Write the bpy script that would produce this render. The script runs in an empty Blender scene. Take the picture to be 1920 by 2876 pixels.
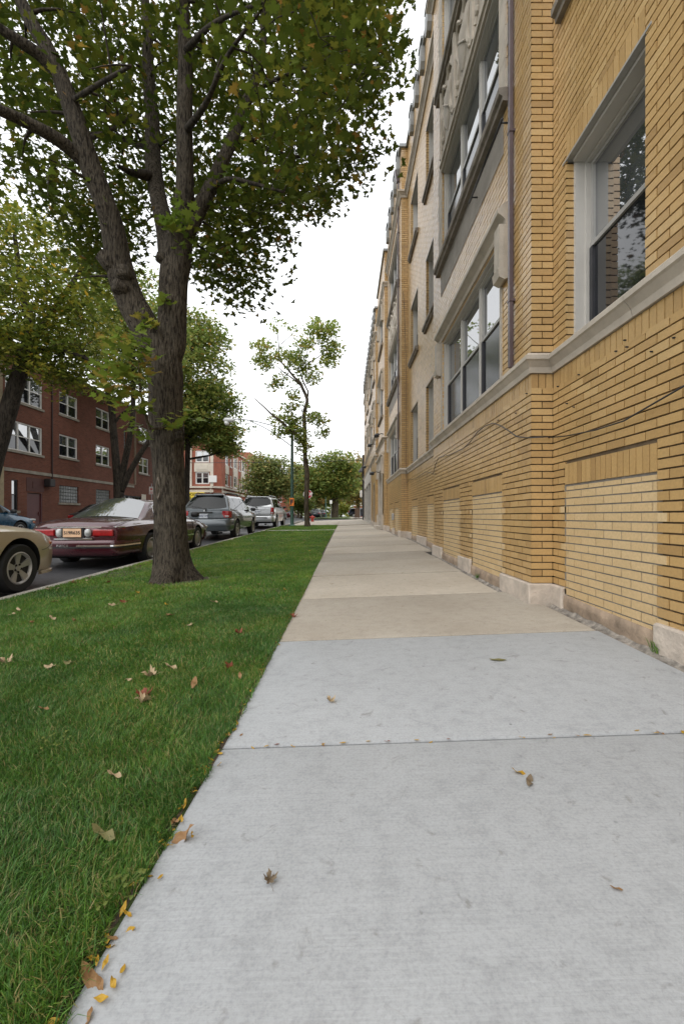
import bpy, math, random
import numpy as np
from mathutils import Vector, Matrix, noise
random.seed(11)
RNG = np.random.default_rng(11)
SC = bpy.context.scene
COL = SC.collection
F = 1180.0; CX = 971.0; CY = 1450.0; H = 0.92       # picture scale, vanishing point and eye height used while surveying the place

def P(px, py, Y):
    return Vector(((px - CX) / F * Y, Y, H - (py - CY) / F * Y))

# ------------------------------------------------------------------ terrain
def slope(y):
    if y < 0: return 0.0175 * y
    if y < 42: return 0.0175 * y
    return 0.735 + 0.09 * (1 - math.exp(-(y - 42) * 0.0175 / 0.09))
def z_walk(x, y): return -0.06 + slope(y) + 0.035 * x
def z_lawn(x, y):
    z = -0.0775 + slope(y) + 0.012 * (x + 0.5)
    return z + 0.018 * noise.noise(Vector((x * 0.9, y * 0.9, 3.1))) * min(1, max(0, (-0.5 - x) * 2)) * min(1, max(0, (x + 3.8) * 2))
def z_road(x, y):
    t = (x + 9.2) / 5.3
    return -0.27 + slope(y) + 0.09 * max(0.0, 1 - t * t)
def G(px, py, zf=None, dz=0.0):
    zf = zf or z_walk
    Y = 3.0
    for _ in range(60):
        x = (px - CX) / F * Y
        z = zf(x, Y) + dz
        Y += 0.6 * ((H - z) * F / max(4.0, (py - CY)) - Y)
        Y = min(max(Y, 0.3), 80)
    x = (px - CX) / F * Y
    return Vector((x, Y, zf(x, Y) + dz))

# ------------------------------------------------------------------ object helpers
def tag(o, label=None, cat=None, group=None, kind=None):
    if label: o['label'] = label
    if cat: o['category'] = cat
    if group: o['group'] = group
    if kind: o['kind'] = kind
    return o
def empty(name, loc, label, cat, group=None, rz=0.0, rx=0.0):
    o = bpy.data.objects.new(name, None); COL.objects.link(o)
    o.empty_display_size = 0.2
    o.location = loc; o.rotation_euler = (rx, 0, rz)
    return tag(o, label, cat, group)
def children_of(o): return [c for c in bpy.data.objects if c.parent == o]
def copy_tree(o, parent=None):
    c = o.copy(); COL.objects.link(c)
    if parent: c.parent = parent
    for ch in children_of(o): copy_tree(ch, c)
    return c
def put(name, me, parent=None, world=False):
    o = bpy.data.objects.new(name, me); COL.objects.link(o)
    if parent is not None:
        o.parent = parent
        if world:
            loc = Vector((0, 0, 0)); p = parent
            while p is not None:
                loc += p.location if p.type == 'EMPTY' else Vector((0, 0, 0)); p = p.parent
            if parent.type == 'EMPTY':
                o.matrix_parent_inverse = Matrix.Translation(-parent.location)
    return o

class MB:
    def __init__(s): s.v = []; s.f = []; s.m = []; s.t = []
    def add(s, verts, faces, m=0, t=0.5):
        b = len(s.v); s.v += [tuple(p) for p in verts]
        for f in faces: s.f.append(tuple(b + i for i in f)); s.m.append(m); s.t.append(t)
    def quad(s, a, b, c, d, m=0, t=0.5): s.add((a, b, c, d), ((0, 1, 2, 3),), m, t)
    def box(s, x0, x1, y0, y1, z0, z1, m=0, t=0.5):
        v = [(x0,y0,z0),(x1,y0,z0),(x1,y1,z0),(x0,y1,z0),(x0,y0,z1),(x1,y0,z1),(x1,y1,z1),(x0,y1,z1)]
        s.add(v, ((0,3,2,1),(4,5,6,7),(0,1,5,4),(1,2,6,5),(2,3,7,6),(3,0,4,7)), m, t)
    def cbox(s, x0, x1, y0, y1, z0, z1, c=0.01, m=0):
        # box with chamfered edges
        def ring(x0,x1,y0,y1,z,ch): return [(x0+ch,y0,z),(x1-ch,y0,z),(x1,y0+ch,z),(x1,y1-ch,z),(x1-ch,y1,z),(x0+ch,y1,z),(x0,y1-ch,z),(x0,y0+ch,z)]
        R = [ring(x0+c,x1-c,y0+c,y1-c,z0,c*0.5), ring(x0,x1,y0,y1,z0+c,c), ring(x0,x1,y0,y1,z1-c,c), ring(x0+c,x1-c,y0+c,y1-c,z1,c*0.5)]
        s.rings(R, m, True, True)
    def rings(s, R, m=0, cap0=True, cap1=True, closed=True, t=0.5):
        n = len(R[0]); b = len(s.v)
        for r in R: s.v += [tuple(p) for p in r]
        k = n if closed else n - 1
        for i in range(len(R) - 1):
            for j in range(k):
                s.f.append((b+i*n+j, b+i*n+(j+1)%n, b+(i+1)*n+(j+1)%n, b+(i+1)*n+j)); s.m.append(m); s.t.append(t)
        if cap0: s.f.append(tuple(b + j for j in reversed(range(n)))); s.m.append(m); s.t.append(t)
        if cap1: s.f.append(tuple(b + (len(R)-1)*n + j for j in range(n))); s.m.append(m); s.t.append(t)
    def tube(s, pts, rad, n=8, m=0, cap=True, t=0.5, wob=0.0):
        pts = [Vector(p) for p in pts]
        if not hasattr(rad, '__len__'): rad = [rad] * len(pts)
        R = []; ref = None
        for i, p in enumerate(pts):
            d = (pts[min(i+1, len(pts)-1)] - pts[max(i-1, 0)])
            if d.length < 1e-9: d = Vector((0,0,1))
            d.normalize()
            if ref is None:
                ref = Vector((1,0,0)) if abs(d.x) < 0.8 else Vector((0,1,0))
            a = (ref - d * ref.dot(d)).normalized(); ref = a
            b = d.cross(a)
            ring = []
            for j in range(n):
                th = 2*math.pi*j/n
                r = rad[i]
                if wob: r *= 1 + wob * noise.noise(Vector((math.cos(th)*1.7+p.x*2, math.sin(th)*1.7+p.y*2, p.z*2.2)))
                ring.append(p + (a*math.cos(th) + b*math.sin(th)) * r)
            R.append(ring)
        s.rings(R, m, cap, cap, t=t)
    def lathe(s, prof, n=24, m=0, axis='Z', o=(0,0,0), cap=True):
        # prof: list of (radius, along axis)
        R = []
        for r, h in prof:
            ring = []
            for j in range(n):
                th = 2*math.pi*j/n; c, q = r*math.cos(th), r*math.sin(th)
                p = (c, q, h) if axis == 'Z' else ((h, c, q) if axis == 'X' else (q, h, c))
                ring.append((p[0]+o[0], p[1]+o[1], p[2]+o[2]))
            R.append(ring)
        s.rings(R, m, cap, cap)
    def prism(s, poly, f, d0, d1, m=0):
        # poly in 2d, f(u,v,d)->point
        n = len(poly)
        a = [f(u, v, d0) for u, v in poly]; b = [f(u, v, d1) for u, v in poly]
        s.add(a + b, [tuple(range(n)), tuple(reversed(range(n, 2*n)))] + [(i, i+n, (i+1)%n+n, (i+1)%n) for i in range(n)], m)
    def build(s, name, mats, parent=None, world=False, smooth=False, sharp=None, tone=False):
        me = bpy.data.meshes.new(name)
        me.from_pydata(s.v, [], s.f)
        if not isinstance(mats, (list, tuple)): mats = [mats]
        for x in mats: me.materials.append(x)
        if len(mats) > 1: me.polygons.foreach_set('material_index', s.m)
        if tone:
            a = me.attributes.new('tone', 'FLOAT', 'FACE'); a.data.foreach_set('value', s.t)
        if smooth: me.polygons.foreach_set('use_smooth', [True]*len(s.f))
        me.update()
        if smooth and sharp: me.set_sharp_from_angle(angle=math.radians(sharp))
        return put(name, me, parent, world)

# ------------------------------------------------------------------ materials
def newmat(name):
    m = bpy.data.materials.new(name); m.use_nodes = True
    nt = m.node_tree; b = nt.nodes['Principled BSDF']
    return m, nt, b
def N(nt, t, **kw):
    n = nt.nodes.new(t)
    for k, v in kw.items():
        if k in n.inputs: n.inputs[k].default_value = v
        else: setattr(n, k, v)
    return n
def ramp(nt, fac, stops):
    r = nt.nodes.new('ShaderNodeValToRGB')
    e = r.color_ramp.elements
    while len(e) < len(stops): e.new(0.5)
    for i, (p, c) in enumerate(stops):
        e[i].position = p; e[i].color = (*c, 1) if len(c) == 3 else c
    nt.links.new(fac, r.inputs[0])
    return r.outputs[0]
def g3(v): return (v, v, v)
def mix(nt, a, b, fac, mode='MIX'):
    m = nt.nodes.new('ShaderNodeMix'); m.data_type = 'RGBA'; m.blend_type = mode
    for k, val in ((0, fac), (6, a), (7, b)):
        if isinstance(val, bpy.types.NodeSocket): nt.links.new(val, m.inputs[k])
        elif k == 0: m.inputs[0].default_value = val
        else: m.inputs[k].default_value = (*val, 1)
    return m.outputs[2]
def coords(nt, scale=(1,1,1), kind='Object'):
    tc = nt.nodes.new('ShaderNodeTexCoord'); mp = nt.nodes.new('ShaderNodeMapping')
    mp.inputs['Scale'].default_value = scale
    nt.links.new(tc.outputs[kind], mp.inputs[0])
    return mp.outputs[0]
def tex(nt, vec, scale, detail=4, rough=0.55, dist=0.0):
    n = N(nt, 'ShaderNodeTexNoise'); n.inputs['Scale'].default_value = scale
    n.inputs['Detail'].default_value = detail; n.inputs['Roughness'].default_value = rough
    n.inputs['Distortion'].default_value = dist
    nt.links.new(vec, n.inputs['Vector']); return n.outputs['Fac']
def bump(nt, b, h, strength, dist=0.01):
    bp = N(nt, 'ShaderNodeBump'); bp.inputs['Strength'].default_value = strength; bp.inputs['Distance'].default_value = dist
    nt.links.new(h, bp.inputs['Height']); nt.links.new(bp.outputs[0], b.inputs['Normal'])
def pm(name, c, rough=0.6, var=0.18, scale=6.0, bmp=0.0, bscale=60.0, metal=0.0, coat=0.0, spec=0.5, stretch=(1,1,1), c2=None):
    """plain procedural paint / stone / metal with two scales of variation"""
    m, nt, b = newmat(name)
    v = coords(nt, stretch)
    f = tex(nt, v, scale, 6, 0.62)
    lo = tuple(x * (1 - var) for x in c); hi = tuple(min(1, x * (1 + var)) for x in c)
    if c2: lo = c2
    nt.links.new(ramp(nt, f, [(0.3, lo), (0.7, hi)]), b.inputs['Base Color'])
    b.inputs['Roughness'].default_value = rough; b.inputs['Metallic'].default_value = metal
    b.inputs['Specular IOR Level'].default_value = spec
    if coat: b.inputs['Coat Weight'].default_value = coat; b.inputs['Coat Roughness'].default_value = 0.04
    if bmp: bump(nt, b, tex(nt, v, bscale, 3), bmp, 0.01)
    return m

def brick_unit(name, stops, rough, spec, stain=0.35):
    m, nt, b = newmat(name)
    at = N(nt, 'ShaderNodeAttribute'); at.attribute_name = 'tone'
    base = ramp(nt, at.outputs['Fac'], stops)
    v = coords(nt)
    big = tex(nt, v, 1.3, 5, 0.6)
    fine = tex(nt, v, 55, 3, 0.6)
    spots = tex(nt, v, 21, 4, 0.7)
    c = mix(nt, base, ramp(nt, big, [(0.35, g3(0.62)), (0.6, g3(1.0))]), stain, 'MULTIPLY')
    c = mix(nt, c, ramp(nt, fine, [(0.3, g3(0.82)), (0.7, g3(1.1))]), 0.6, 'MULTIPLY')
    c = mix(nt, c, ramp(nt, spots, [(0.22, g3(0.45)), (0.32, g3(1.0))]), 0.6, 'MULTIPLY')
    nt.links.new(c, b.inputs['Base Color'])
    b.inputs['Roughness'].default_value = rough; b.inputs['Specular IOR Level'].default_value = spec
    bump(nt, b, fine, 0.25, 0.004)
    return m

M = {}
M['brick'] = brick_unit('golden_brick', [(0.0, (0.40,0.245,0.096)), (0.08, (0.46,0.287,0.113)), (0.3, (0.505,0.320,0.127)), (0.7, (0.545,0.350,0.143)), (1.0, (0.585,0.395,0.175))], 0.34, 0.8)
M['brick_alias'] = M['brick']  # second key for the very same brick material
M['pale_brick'] = brick_unit('pale_infill_brick', [(0, (0.58,0.415,0.215)), (1, (0.64,0.475,0.265))], 0.55, 0.4, 0.15)
M['mortar'] = pm('dark_mortar', (0.130,0.094,0.057), 0.95, 0.3, 9, 0.4, 120)
M['mortar_pale'] = pm('grey_mortar', (0.21,0.195,0.17), 0.9, 0.2, 14, 0.4, 120)
M['stone'] = pm('limestone', (0.46,0.405,0.335), 0.75, 0.20, 3.5, 0.35, 70)
M['stone_dark'] = pm('weathered_limestone', (0.23,0.20,0.165), 0.8, 0.38, 5, 0.5, 60)
M['stone_base'] = pm('pitted_base_stone', (0.50,0.43,0.36), 0.85, 0.22, 7, 0.9, 45)
M['parge'] = pm('stained_parging', (0.30,0.225,0.16), 0.9, 0.4, 6, 0.9, 35)
M['rubble'] = pm('crumbled_concrete', (0.235,0.21,0.18), 0.95, 0.65, 16, 1.0, 40)
M['casing'] = pm('grey_casing_paint', (0.50,0.475,0.435), 0.5, 0.06, 3, 0.1, 20)
M['sash'] = pm('sash_metal', (0.36,0.35,0.33), 0.4, 0.08, 5)
M['dark_sash'] = pm('dark_sash_metal', (0.035,0.035,0.04), 0.45, 0.2, 5)
M['downspout'] = pm('plum_brown_downspout', (0.075,0.05,0.055), 0.4, 0.2, 4, 0.1, 30, coat=0.2)
M['black'] = pm('black_rubber', (0.012,0.012,0.013), 0.6, 0.3, 9)
M['blackmetal'] = pm('black_metal', (0.02,0.02,0.022), 0.4, 0.3, 9)
M['slate_cap'] = pm('blue_grey_coping', (0.26,0.27,0.27), 0.6, 0.25, 4, 0.3, 30)

def glassmat(name, c, rough=0.03, spec=0.6, var=0.3, wav=0.0, stretch=(1,1,1), ior=1.5):
    m, nt, b = newmat(name)
    v = coords(nt, stretch)
    f = tex(nt, v, 2.0, 3)
    nt.links.new(ramp(nt, f, [(0.3, tuple(x*(1-var) for x in c)), (0.7, tuple(x*(1+var) for x in c))]), b.inputs['Base Color'])
    b.inputs['Roughness'].default_value = rough; b.inputs['Specular IOR Level'].default_value = spec
    b.inputs['IOR'].default_value = ior
    if wav: bump(nt, b, tex(nt, v, 1.6, 1), wav, 0.02)
    return m
M['pane_up'] = glassmat('upper_pane_glass', (0.075,0.082,0.088), 0.015, 1.0, 0.4, 0.015, ior=2.6)
M['pane_low'] = glassmat('screened_pane_glass', (0.012,0.013,0.016), 0.03, 0.6, 0.5, 0.02, ior=1.7)
M['carglass'] = glassmat('tinted_car_glass', (0.010,0.012,0.012), 0.02, 0.30, 0.3)
M['backglass'] = glassmat('hazy_rear_glass', (0.05,0.055,0.055), 0.03, 1.0, 0.3, ior=2.3)

def mask_of(nt, f):
    return ramp(nt, f, [(0.52, g3(0)), (0.60, g3(0.8))])
def concrete(name, c_lo, c_hi, stain):
    m, nt, b = newmat(name)
    v = coords(nt)
    vb = coords(nt, (1.0, 30, 1))
    big = tex(nt, v, 0.9, 6, 0.6)
    med = tex(nt, v, 13, 8, 0.75)
    fin = tex(nt, v, 110, 4, 0.7)
    broom = tex(nt, vb, 5, 4, 0.6)
    sp = tex(nt, v, 14, 5, 0.6, 0.6)
    sp2 = tex(nt, v, 2.3, 4, 0.6)
    c = ramp(nt, big, [(0.30, c_lo), (0.68, c_hi)])
    c = mix(nt, c, ramp(nt, med, [(0.28, g3(0.72)), (0.52, g3(1.0)), (0.8, g3(1.06))]), 0.62, 'MULTIPLY')
    c = mix(nt, c, ramp(nt, broom, [(0.3, g3(0.88)), (0.7, g3(1.06))]), 0.6, 'MULTIPLY')
    c = mix(nt, c, ramp(nt, fin, [(0.28, g3(0.70)), (0.55, g3(1.0)), (0.8, g3(1.08))]), 0.65, 'MULTIPLY')
    spot = ramp(nt, sp, [(0.62, g3(1)), (0.72, stain)])
    spot2 = ramp(nt, sp2, [(0.52, g3(1)), (0.78, tuple(0.35+0.65*x for x in stain))])
    c = mix(nt, c, spot, 0.55, 'MULTIPLY'); c = mix(nt, c, spot2, 0.10, 'MULTIPLY')
    at = N(nt, 'ShaderNodeAttribute'); at.attribute_name = 'tone'
    c = mix(nt, c, ramp(nt, at.outputs['Fac'], [(0.0, (0.80,0.80,0.80)), (0.5, (1,1,1)), (1.0, (1.13,1.12,1.11))]), 1.0, 'MULTIPLY')
    vo = N(nt, 'ShaderNodeTexVoronoi'); vo.inputs['Scale'].default_value = 9.0; vo.inputs['Randomness'].default_value = 1.0; nt.links.new(v, vo.inputs['Vector'])
    c = mix(nt, c, ramp(nt, vo.outputs['Distance'], [(0.035, g3(0.42)), (0.075, g3(1.0))]), mask_of(nt, tex(nt, v, 1.7, 2)), 'MULTIPLY')
    nt.links.new(c, b.inputs['Base Color'])
    b.inputs['Roughness'].default_value = 0.82
    b.inputs['Specular IOR Level'].default_value = 0.35
    h = mix(nt, broom, fin, 0.45)
    bump(nt, b, h, 0.35, 0.004)
    return m
M['conc_new'] = concrete('new_grey_concrete', (0.368,0.382,0.394), (0.412,0.426,0.438), (0.50,0.47,0.42))
M['conc_old'] = concrete('old_tan_concrete', (0.395,0.345,0.280), (0.485,0.438,0.368), (0.55,0.48,0.38))
M['curb'] = concrete('curb_concrete', (0.30,0.28,0.24), (0.42,0.39,0.34), (0.5,0.45,0.4))
def asphalt():
    m, nt, b = newmat('damp_asphalt')
    v = coords(nt)
    big = tex(nt, v, 0.5, 5, 0.6); fin = tex(nt, v, 90, 3, 0.7); wet = tex(nt, v, 0.35, 4, 0.6)
    c = ramp(nt, big, [(0.3, (0.035,0.036,0.040)), (0.7, (0.075,0.076,0.080))])
    c = mix(nt, c, ramp(nt, fin, [(0.3, g3(0.6)), (0.7, g3(1.4))]), 0.7, 'MULTIPLY')
    nt.links.new(c, b.inputs['Base Color'])
    nt.links.new(ramp(nt, wet, [(0.35, g3(0.34)), (0.6, g3(0.62))]), b.inputs['Roughness'])
    bump(nt, b, fin, 0.35, 0.006)
    return m
M['asphalt'] = asphalt()
def soil():
    m, nt, b = newmat('lawn_soil')
    v = coords(nt)
    f = tex(nt, v, 3.0, 6, 0.65); fin = tex(nt, v, 60, 4, 0.7)
    c = ramp(nt, f, [(0.30, (0.040,0.060,0.016)), (0.55, (0.055,0.085,0.020)), (0.72, (0.075,0.062,0.035))])
    c = mix(nt, c, ramp(nt, fin, [(0.3, g3(0.5)), (0.7, g3(1.2))]), 0.8, 'MULTIPLY')
    nt.links.new(c, b.inputs['Base Color']); b.inputs['Roughness'].default_value = 0.95
    bump(nt, b, fin, 0.8, 0.02)
    return m
M['soil'] = soil()
def vegmat(name, stops, trans=0.35, rough=0.5, patch=None, spec=0.4):
    m, nt, b = newmat(name)
    at = N(nt, 'ShaderNodeAttribute'); at.attribute_name = 'tone'
    c = ramp(nt, at.outputs['Fac'], stops)
    if patch:
        v = coords(nt)
        p = tex(nt, v, patch[0], 4, 0.6)
        c = mix(nt, c, ramp(nt, p, [(0.35, patch[1]), (0.65, patch[2])]), 0.9, 'MULTIPLY')
    nt.links.new(c, b.inputs['Base Color']); b.inputs['Roughness'].default_value = rough
    b.inputs['Specular IOR Level'].default_value = spec
    tr = N(nt, 'ShaderNodeBsdfTranslucent'); nt.links.new(c, tr.inputs[0])
    mx = N(nt, 'ShaderNodeMixShader'); mx.inputs[0].default_value = trans
    nt.links.new(b.outputs[0], mx.inputs[1]); nt.links.new(tr.outputs[0], mx.inputs[2])
    nt.links.new(mx.outputs[0], nt.nodes['Material Output'].inputs[0])
    return m
M['grass'] = vegmat('grass_blades', [(0, (0.040,0.105,0.024)), (0.45, (0.082,0.195,0.034)), (0.8, (0.165,0.315,0.046)), (0.9, (0.26,0.28,0.08)), (1.0, (0.40,0.32,0.16))], 0.25, 0.5, (1.1, (0.70,0.80,0.85), (1.30,1.18,0.90)))
M['leaf_main'] = vegmat('maple_leaf', [(0, (0.040,0.066,0.010)), (0.5, (0.086,0.115,0.015)), (0.8, (0.155,0.155,0.021)), (0.92, (0.24,0.16,0.030)), (1, (0.26,0.11,0.03))], 0.58)
M['leaf_low'] = vegmat('low_turning_leaf', [(0, (0.13,0.21,0.03)), (0.55, (0.22,0.29,0.045)), (0.75, (0.36,0.29,0.055)), (1, (0.38,0.18,0.06))], 0.45)
M['leaf_yel'] = vegmat('yellowing_leaf', [(0, (0.070,0.115,0.020)), (0.45, (0.165,0.205,0.030)), (0.8, (0.33,0.30,0.040)), (1, (0.52,0.34,0.04))], 0.40)
M['leaf_mid'] = vegmat('green_leaf', [(0, (0.11,0.17,0.040)), (0.5, (0.20,0.26,0.060)), (0.8, (0.36,0.33,0.08)), (1, (0.50,0.31,0.08))], 0.48)
M['leaf_far'] = vegmat('far_leaf', [(0, (0.13,0.18,0.060)), (0.45, (0.22,0.27,0.085)), (0.78, (0.38,0.33,0.11)), (1, (0.54,0.30,0.10))], 0.45)
M['leaf_rust'] = vegmat('rust_leaf', [(0, (0.18,0.20,0.065)), (0.5, (0.32,0.27,0.09)), (1, (0.60,0.30,0.10))], 0.45)
def bark(name, lo, hi, su=26, bs=0.9):
    m, nt, b = newmat(name)
    v = coords(nt, (1, 1, 0.17)); v2 = coords(nt)
    f = tex(nt, v, su, 5, 0.62, 0.7); g = tex(nt, v2, 2.2, 4, 0.6); k = tex(nt, v2, 70, 3, 0.6)
    c = ramp(nt, f, [(0.38, lo), (0.54, hi), (0.72, tuple(min(1, x*1.45) for x in hi))])
    c = mix(nt, c, ramp(nt, g, [(0.3, (0.62,0.60,0.55)), (0.7, (1.12,1.1,1.05))]), 0.8, 'MULTIPLY')
    c = mix(nt, c, ramp(nt, k, [(0.3, g3(0.75)), (0.7, g3(1.1))]), 0.6, 'MULTIPLY')
    nt.links.new(c, b.inputs['Base Color']); b.inputs['Roughness'].default_value = 0.9
    b.inputs['Specular IOR Level'].default_value = 0.25
    bump(nt, b, f, bs, 0.06)
    return m
M['bark'] = bark('furrowed_maple_bark', (0.022,0.017,0.013), (0.105,0.089,0.070), 48, 0.9)
M['bark_dark'] = bark('dark_bark', (0.018,0.015,0.012), (0.060,0.050,0.040), 18, 0.5)
M['bark_thin'] = bark('brown_bark', (0.030,0.024,0.016), (0.105,0.085,0.060), 18, 0.5)
M['scar'] = pm('bare_wood_scar', (0.17,0.14,0.11), 0.85, 0.3, 12, 0.6, 50, stretch=(1,1,0.2))

M['leaf_thin'] = vegmat('thin_tree_leaf', [(0, (0.15,0.22,0.05)), (0.5, (0.26,0.33,0.075)), (0.8, (0.42,0.38,0.10)), (1, (0.52,0.32,0.09))], 0.52)
M['pane_screen'] = glassmat('insect_screen_glass', (0.016,0.017,0.021), 0.16, 0.4, 0.4, 0.02)
# ================================================================== bricks and the apartment building
CH = 0.0677; BL = 0.2095; REC = 0.016
class Bricks:
    """a brick skin: every brick a raised block over a recessed mortar sheet"""
    def __init__(s): s.q = []; s.t = []; s.m = []
    def face(s, a, b, c, d, m, t): s.q.append((a, b, c, d)); s.m.append(m); s.t.append(t)
    def brick(s, o, u, n, u0, u1, z0, z1, m, t, end0=True, end1=True, jit=0.0015):
        up = Vector((0,0,1))
        e = jit * (RNG.random() - 0.5) * 2
        def pt(a, z, d): return o + u * a + up * z + n * d
        A, B, C_, D = pt(u0,z0,e), pt(u1,z0,e), pt(u1,z1,e), pt(u0,z1,e)
        a, b, c, d = pt(u0,z0,-REC), pt(u1,z0,-REC), pt(u1,z1,-REC), pt(u0,z1,-REC)
        s.face(A, B, C_, D, m, t)
        s.face(D, C_, c, d, m, t); s.face(a, b, B, A, m, t)
        if end0: s.face(a, A, D, d, m, t)
        if end1: s.face(B, b, c, C_, m, t)
    def wall(s, o, u, n, U0, U1, Z0, Z1, holes=(), m=0, mm=1, zphase=0.0, bond=0.5, corner0=False, corner1=False, soldiers=(), phase=0.0, back=True, hj=0.0105, bj=0.012):
        o = Vector(o); u = Vector(u); n = Vector(n)
        allh = list(holes) + [sd[:4] for sd in soldiers]
        k0 = int(math.floor((Z0 - zphase) / CH)); k1 = int(math.ceil((Z1 - zphase) / CH))
        for k in range(k0, k1):
            z0 = max(Z0, zphase + k * CH + bj / 2); z1 = min(Z1, zphase + (k + 1) * CH - bj / 2)
            if z1 - z0 < 0.015: continue
            zc = (z0 + z1) / 2
            free = [(U0, U1)]
            for (h0, h1, hz0, hz1) in allh:
                if hz0 < zc < hz1:
                    nf = []
                    for a, b in free:
                        if h1 <= a or h0 >= b: nf.append((a, b)); continue
                        if h0 > a: nf.append((a, h0))
                        if h1 < b: nf.append((h1, b))
                    free = nf
            off = phase + (0.5 * BL if k % 2 else 0)
            for a, b in free:
                i = math.floor((a - off) / BL)
                x = off + i * BL
                while x < b - 1e-6:
                    s0, s1 = max(a, x), min(b, x + BL)
                    g0 = hj / 2 if s0 > a + 1e-6 else 0; g1 = hj / 2 if s1 < b - 1e-6 else 0
                    if s1 - s0 > 0.02:
                        e0 = not (s0 <= U0 + 1e-6 and corner0); e1 = not (s1 >= U1 - 1e-6 and corner1)
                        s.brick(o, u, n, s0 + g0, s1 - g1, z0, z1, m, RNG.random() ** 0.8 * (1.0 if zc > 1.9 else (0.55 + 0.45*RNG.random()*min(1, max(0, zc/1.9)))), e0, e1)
                    x += BL
        for sd in soldiers:
            a, b, z0, z1 = sd[:4]; mt = m
            w = CH; cnt = max(1, round((b - a) / w)); w = (b - a) / cnt
            for i in range(cnt):
                s.brick(o, u, n, a + i*w + 0.004, a + (i+1)*w - 0.004, z0 + 0.005, z1 - 0.005, mt, RNG.random() ** 1.2 * 0.8)
        if back:
            us = sorted({U0 + (REC if corner0 else 0), U1 - (REC if corner1 else 0), *[min(max(x, U0), U1) for h in holes for x in h[:2]]})
            zs = sorted({Z0, Z1, *[min(max(x, Z0), Z1) for h in holes for x in h[2:4]]})
            for i in range(len(us) - 1):
                for j in range(len(zs) - 1):
                    uc, zc = (us[i]+us[i+1])/2, (zs[j]+zs[j+1])/2
                    if us[i+1]-us[i] < 1e-5 or zs[j+1]-zs[j] < 1e-5: continue
                    if any(h[0] < uc < h[1] and h[2] < zc < h[3] for h in holes): continue
                    def pt(a, z): return o + u*a + Vector((0,0,z)) - n*REC
                    s.face(pt(us[i],zs[j]), pt(us[i+1],zs[j]), pt(us[i+1],zs[j+1]), pt(us[i],zs[j+1]), mm, 0.5)
    def build(s, name, mats, parent):
        nq = len(s.q)
        co = np.array([[tuple(p) for p in q] for q in s.q], dtype=np.float32).reshape(-1)
        me = bpy.data.meshes.new(name)
        me.vertices.add(nq*4); me.vertices.foreach_set('co', co)
        me.loops.add(nq*4); me.loops.foreach_set('vertex_index', np.arange(nq*4, dtype=np.int32))
        me.polygons.add(nq); me.polygons.foreach_set('loop_start', np.arange(nq, dtype=np.int32)*4)
        for x in mats: me.materials.append(x)
        me.polygons.foreach_set('material_index', np.array(s.m, dtype=np.int32))
        a = me.attributes.new('tone', 'FLOAT', 'FACE'); a.data.foreach_set('value', np.array(s.t, dtype=np.float32))
        me.update(calc_edges=True); me.validate()
        return put(name, me, parent, True)

def wpt(px, py, X): Y = F*X/(px-CX); return (X, Y, H-(py-CY)/F*Y)
apt = empty('apartment_building', (4.0, 14.0, 0.0), 'long three storey golden brick apartment building beside the sidewalk', 'building')
NX = Vector((-1,0,0)); UY = Vector((0,1,0)); UX = Vector((1,0,0)); NY = Vector((0,-1,0))
ROOF = 12.85
# windows: (y0, y1, z0, z1, lights, style)
FL = [(2.48, 4.15), (5.66, 7.30), (8.92, 10.55)]
def bay(y0): return [
    dict(y0=y0+0.81, y1=y0+3.74, z0=FL[0][0], z1=FL[0][1], n=3, style='hood'),
    dict(y0=y0+0.81, y1=y0+3.74, z0=FL[1][0], z1=FL[1][1], n=3, style='stone'),
    dict(y0=y0+0.81, y1=y0+3.74, z0=FL[2][0], z1=FL[2][1], n=3, style='stone3')]
def single(y0, y1): return [dict(y0=y0, y1=y1, z0=a, z1=b, n=1, style='plain') for a, b in FL]
SEC = [
  dict(x=2.00, y0=-4.0, y1=4.06, top=ROOF, wins=single(2.81,3.82)+single(0.2,1.2), patches=[(2.70,3.84)], sold=True),
  dict(x=1.79, y0=4.06, y1=8.60, top=ROOF, wins=bay(4.06), patches=[(4.82,5.98),(6.63,7.77)], sold=True),
  dict(x=2.00, y0=8.60, y1=13.60, top=ROOF, wins=single(9.3,10.5)+single(11.7,12.95), patches=[(9.35,10.4),(11.74,12.8)], sold=True),
  dict(x=1.79, y0=13.60, y1=18.05, top=ROOF, wins=bay(13.56), patches=[(14.3,15.4),(16.1,17.2)], sold=True),
  dict(x=1.66, y0=18.05, y1=22.0, top=12.3, wins=[dict(y0=18.95,y1=20.9,z0=5.5,z1=7.3,n=2,style='hood2'), dict(y0=18.95,y1=20.9,z0=8.75,z1=10.4,n=2,style='hood2')], patches=[], door=(18.75,21.3,0.30,3.55)),
  dict(x=1.56, y0=22.0, y1=36.0, top=11.8, wins=[dict(y0=a,y1=a+w,z0=z,z1=z+1.7,n=n,style='hood2') for z in (5.2,8.3) for a, w, n in ((22.7,1.1,1),(25.0,2.4,3),(29.0,1.2,1),(32.2,1.2,1))], patches=[], shop=(26.0,34.6,0.35,3.7), niche=(22.9,23.9,0.5,2.75)),
]
bk = Bricks()
sillb = MB(); cap = MB(); drk = MB()
def gzw(x, y): return z_walk(x, y)
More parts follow.
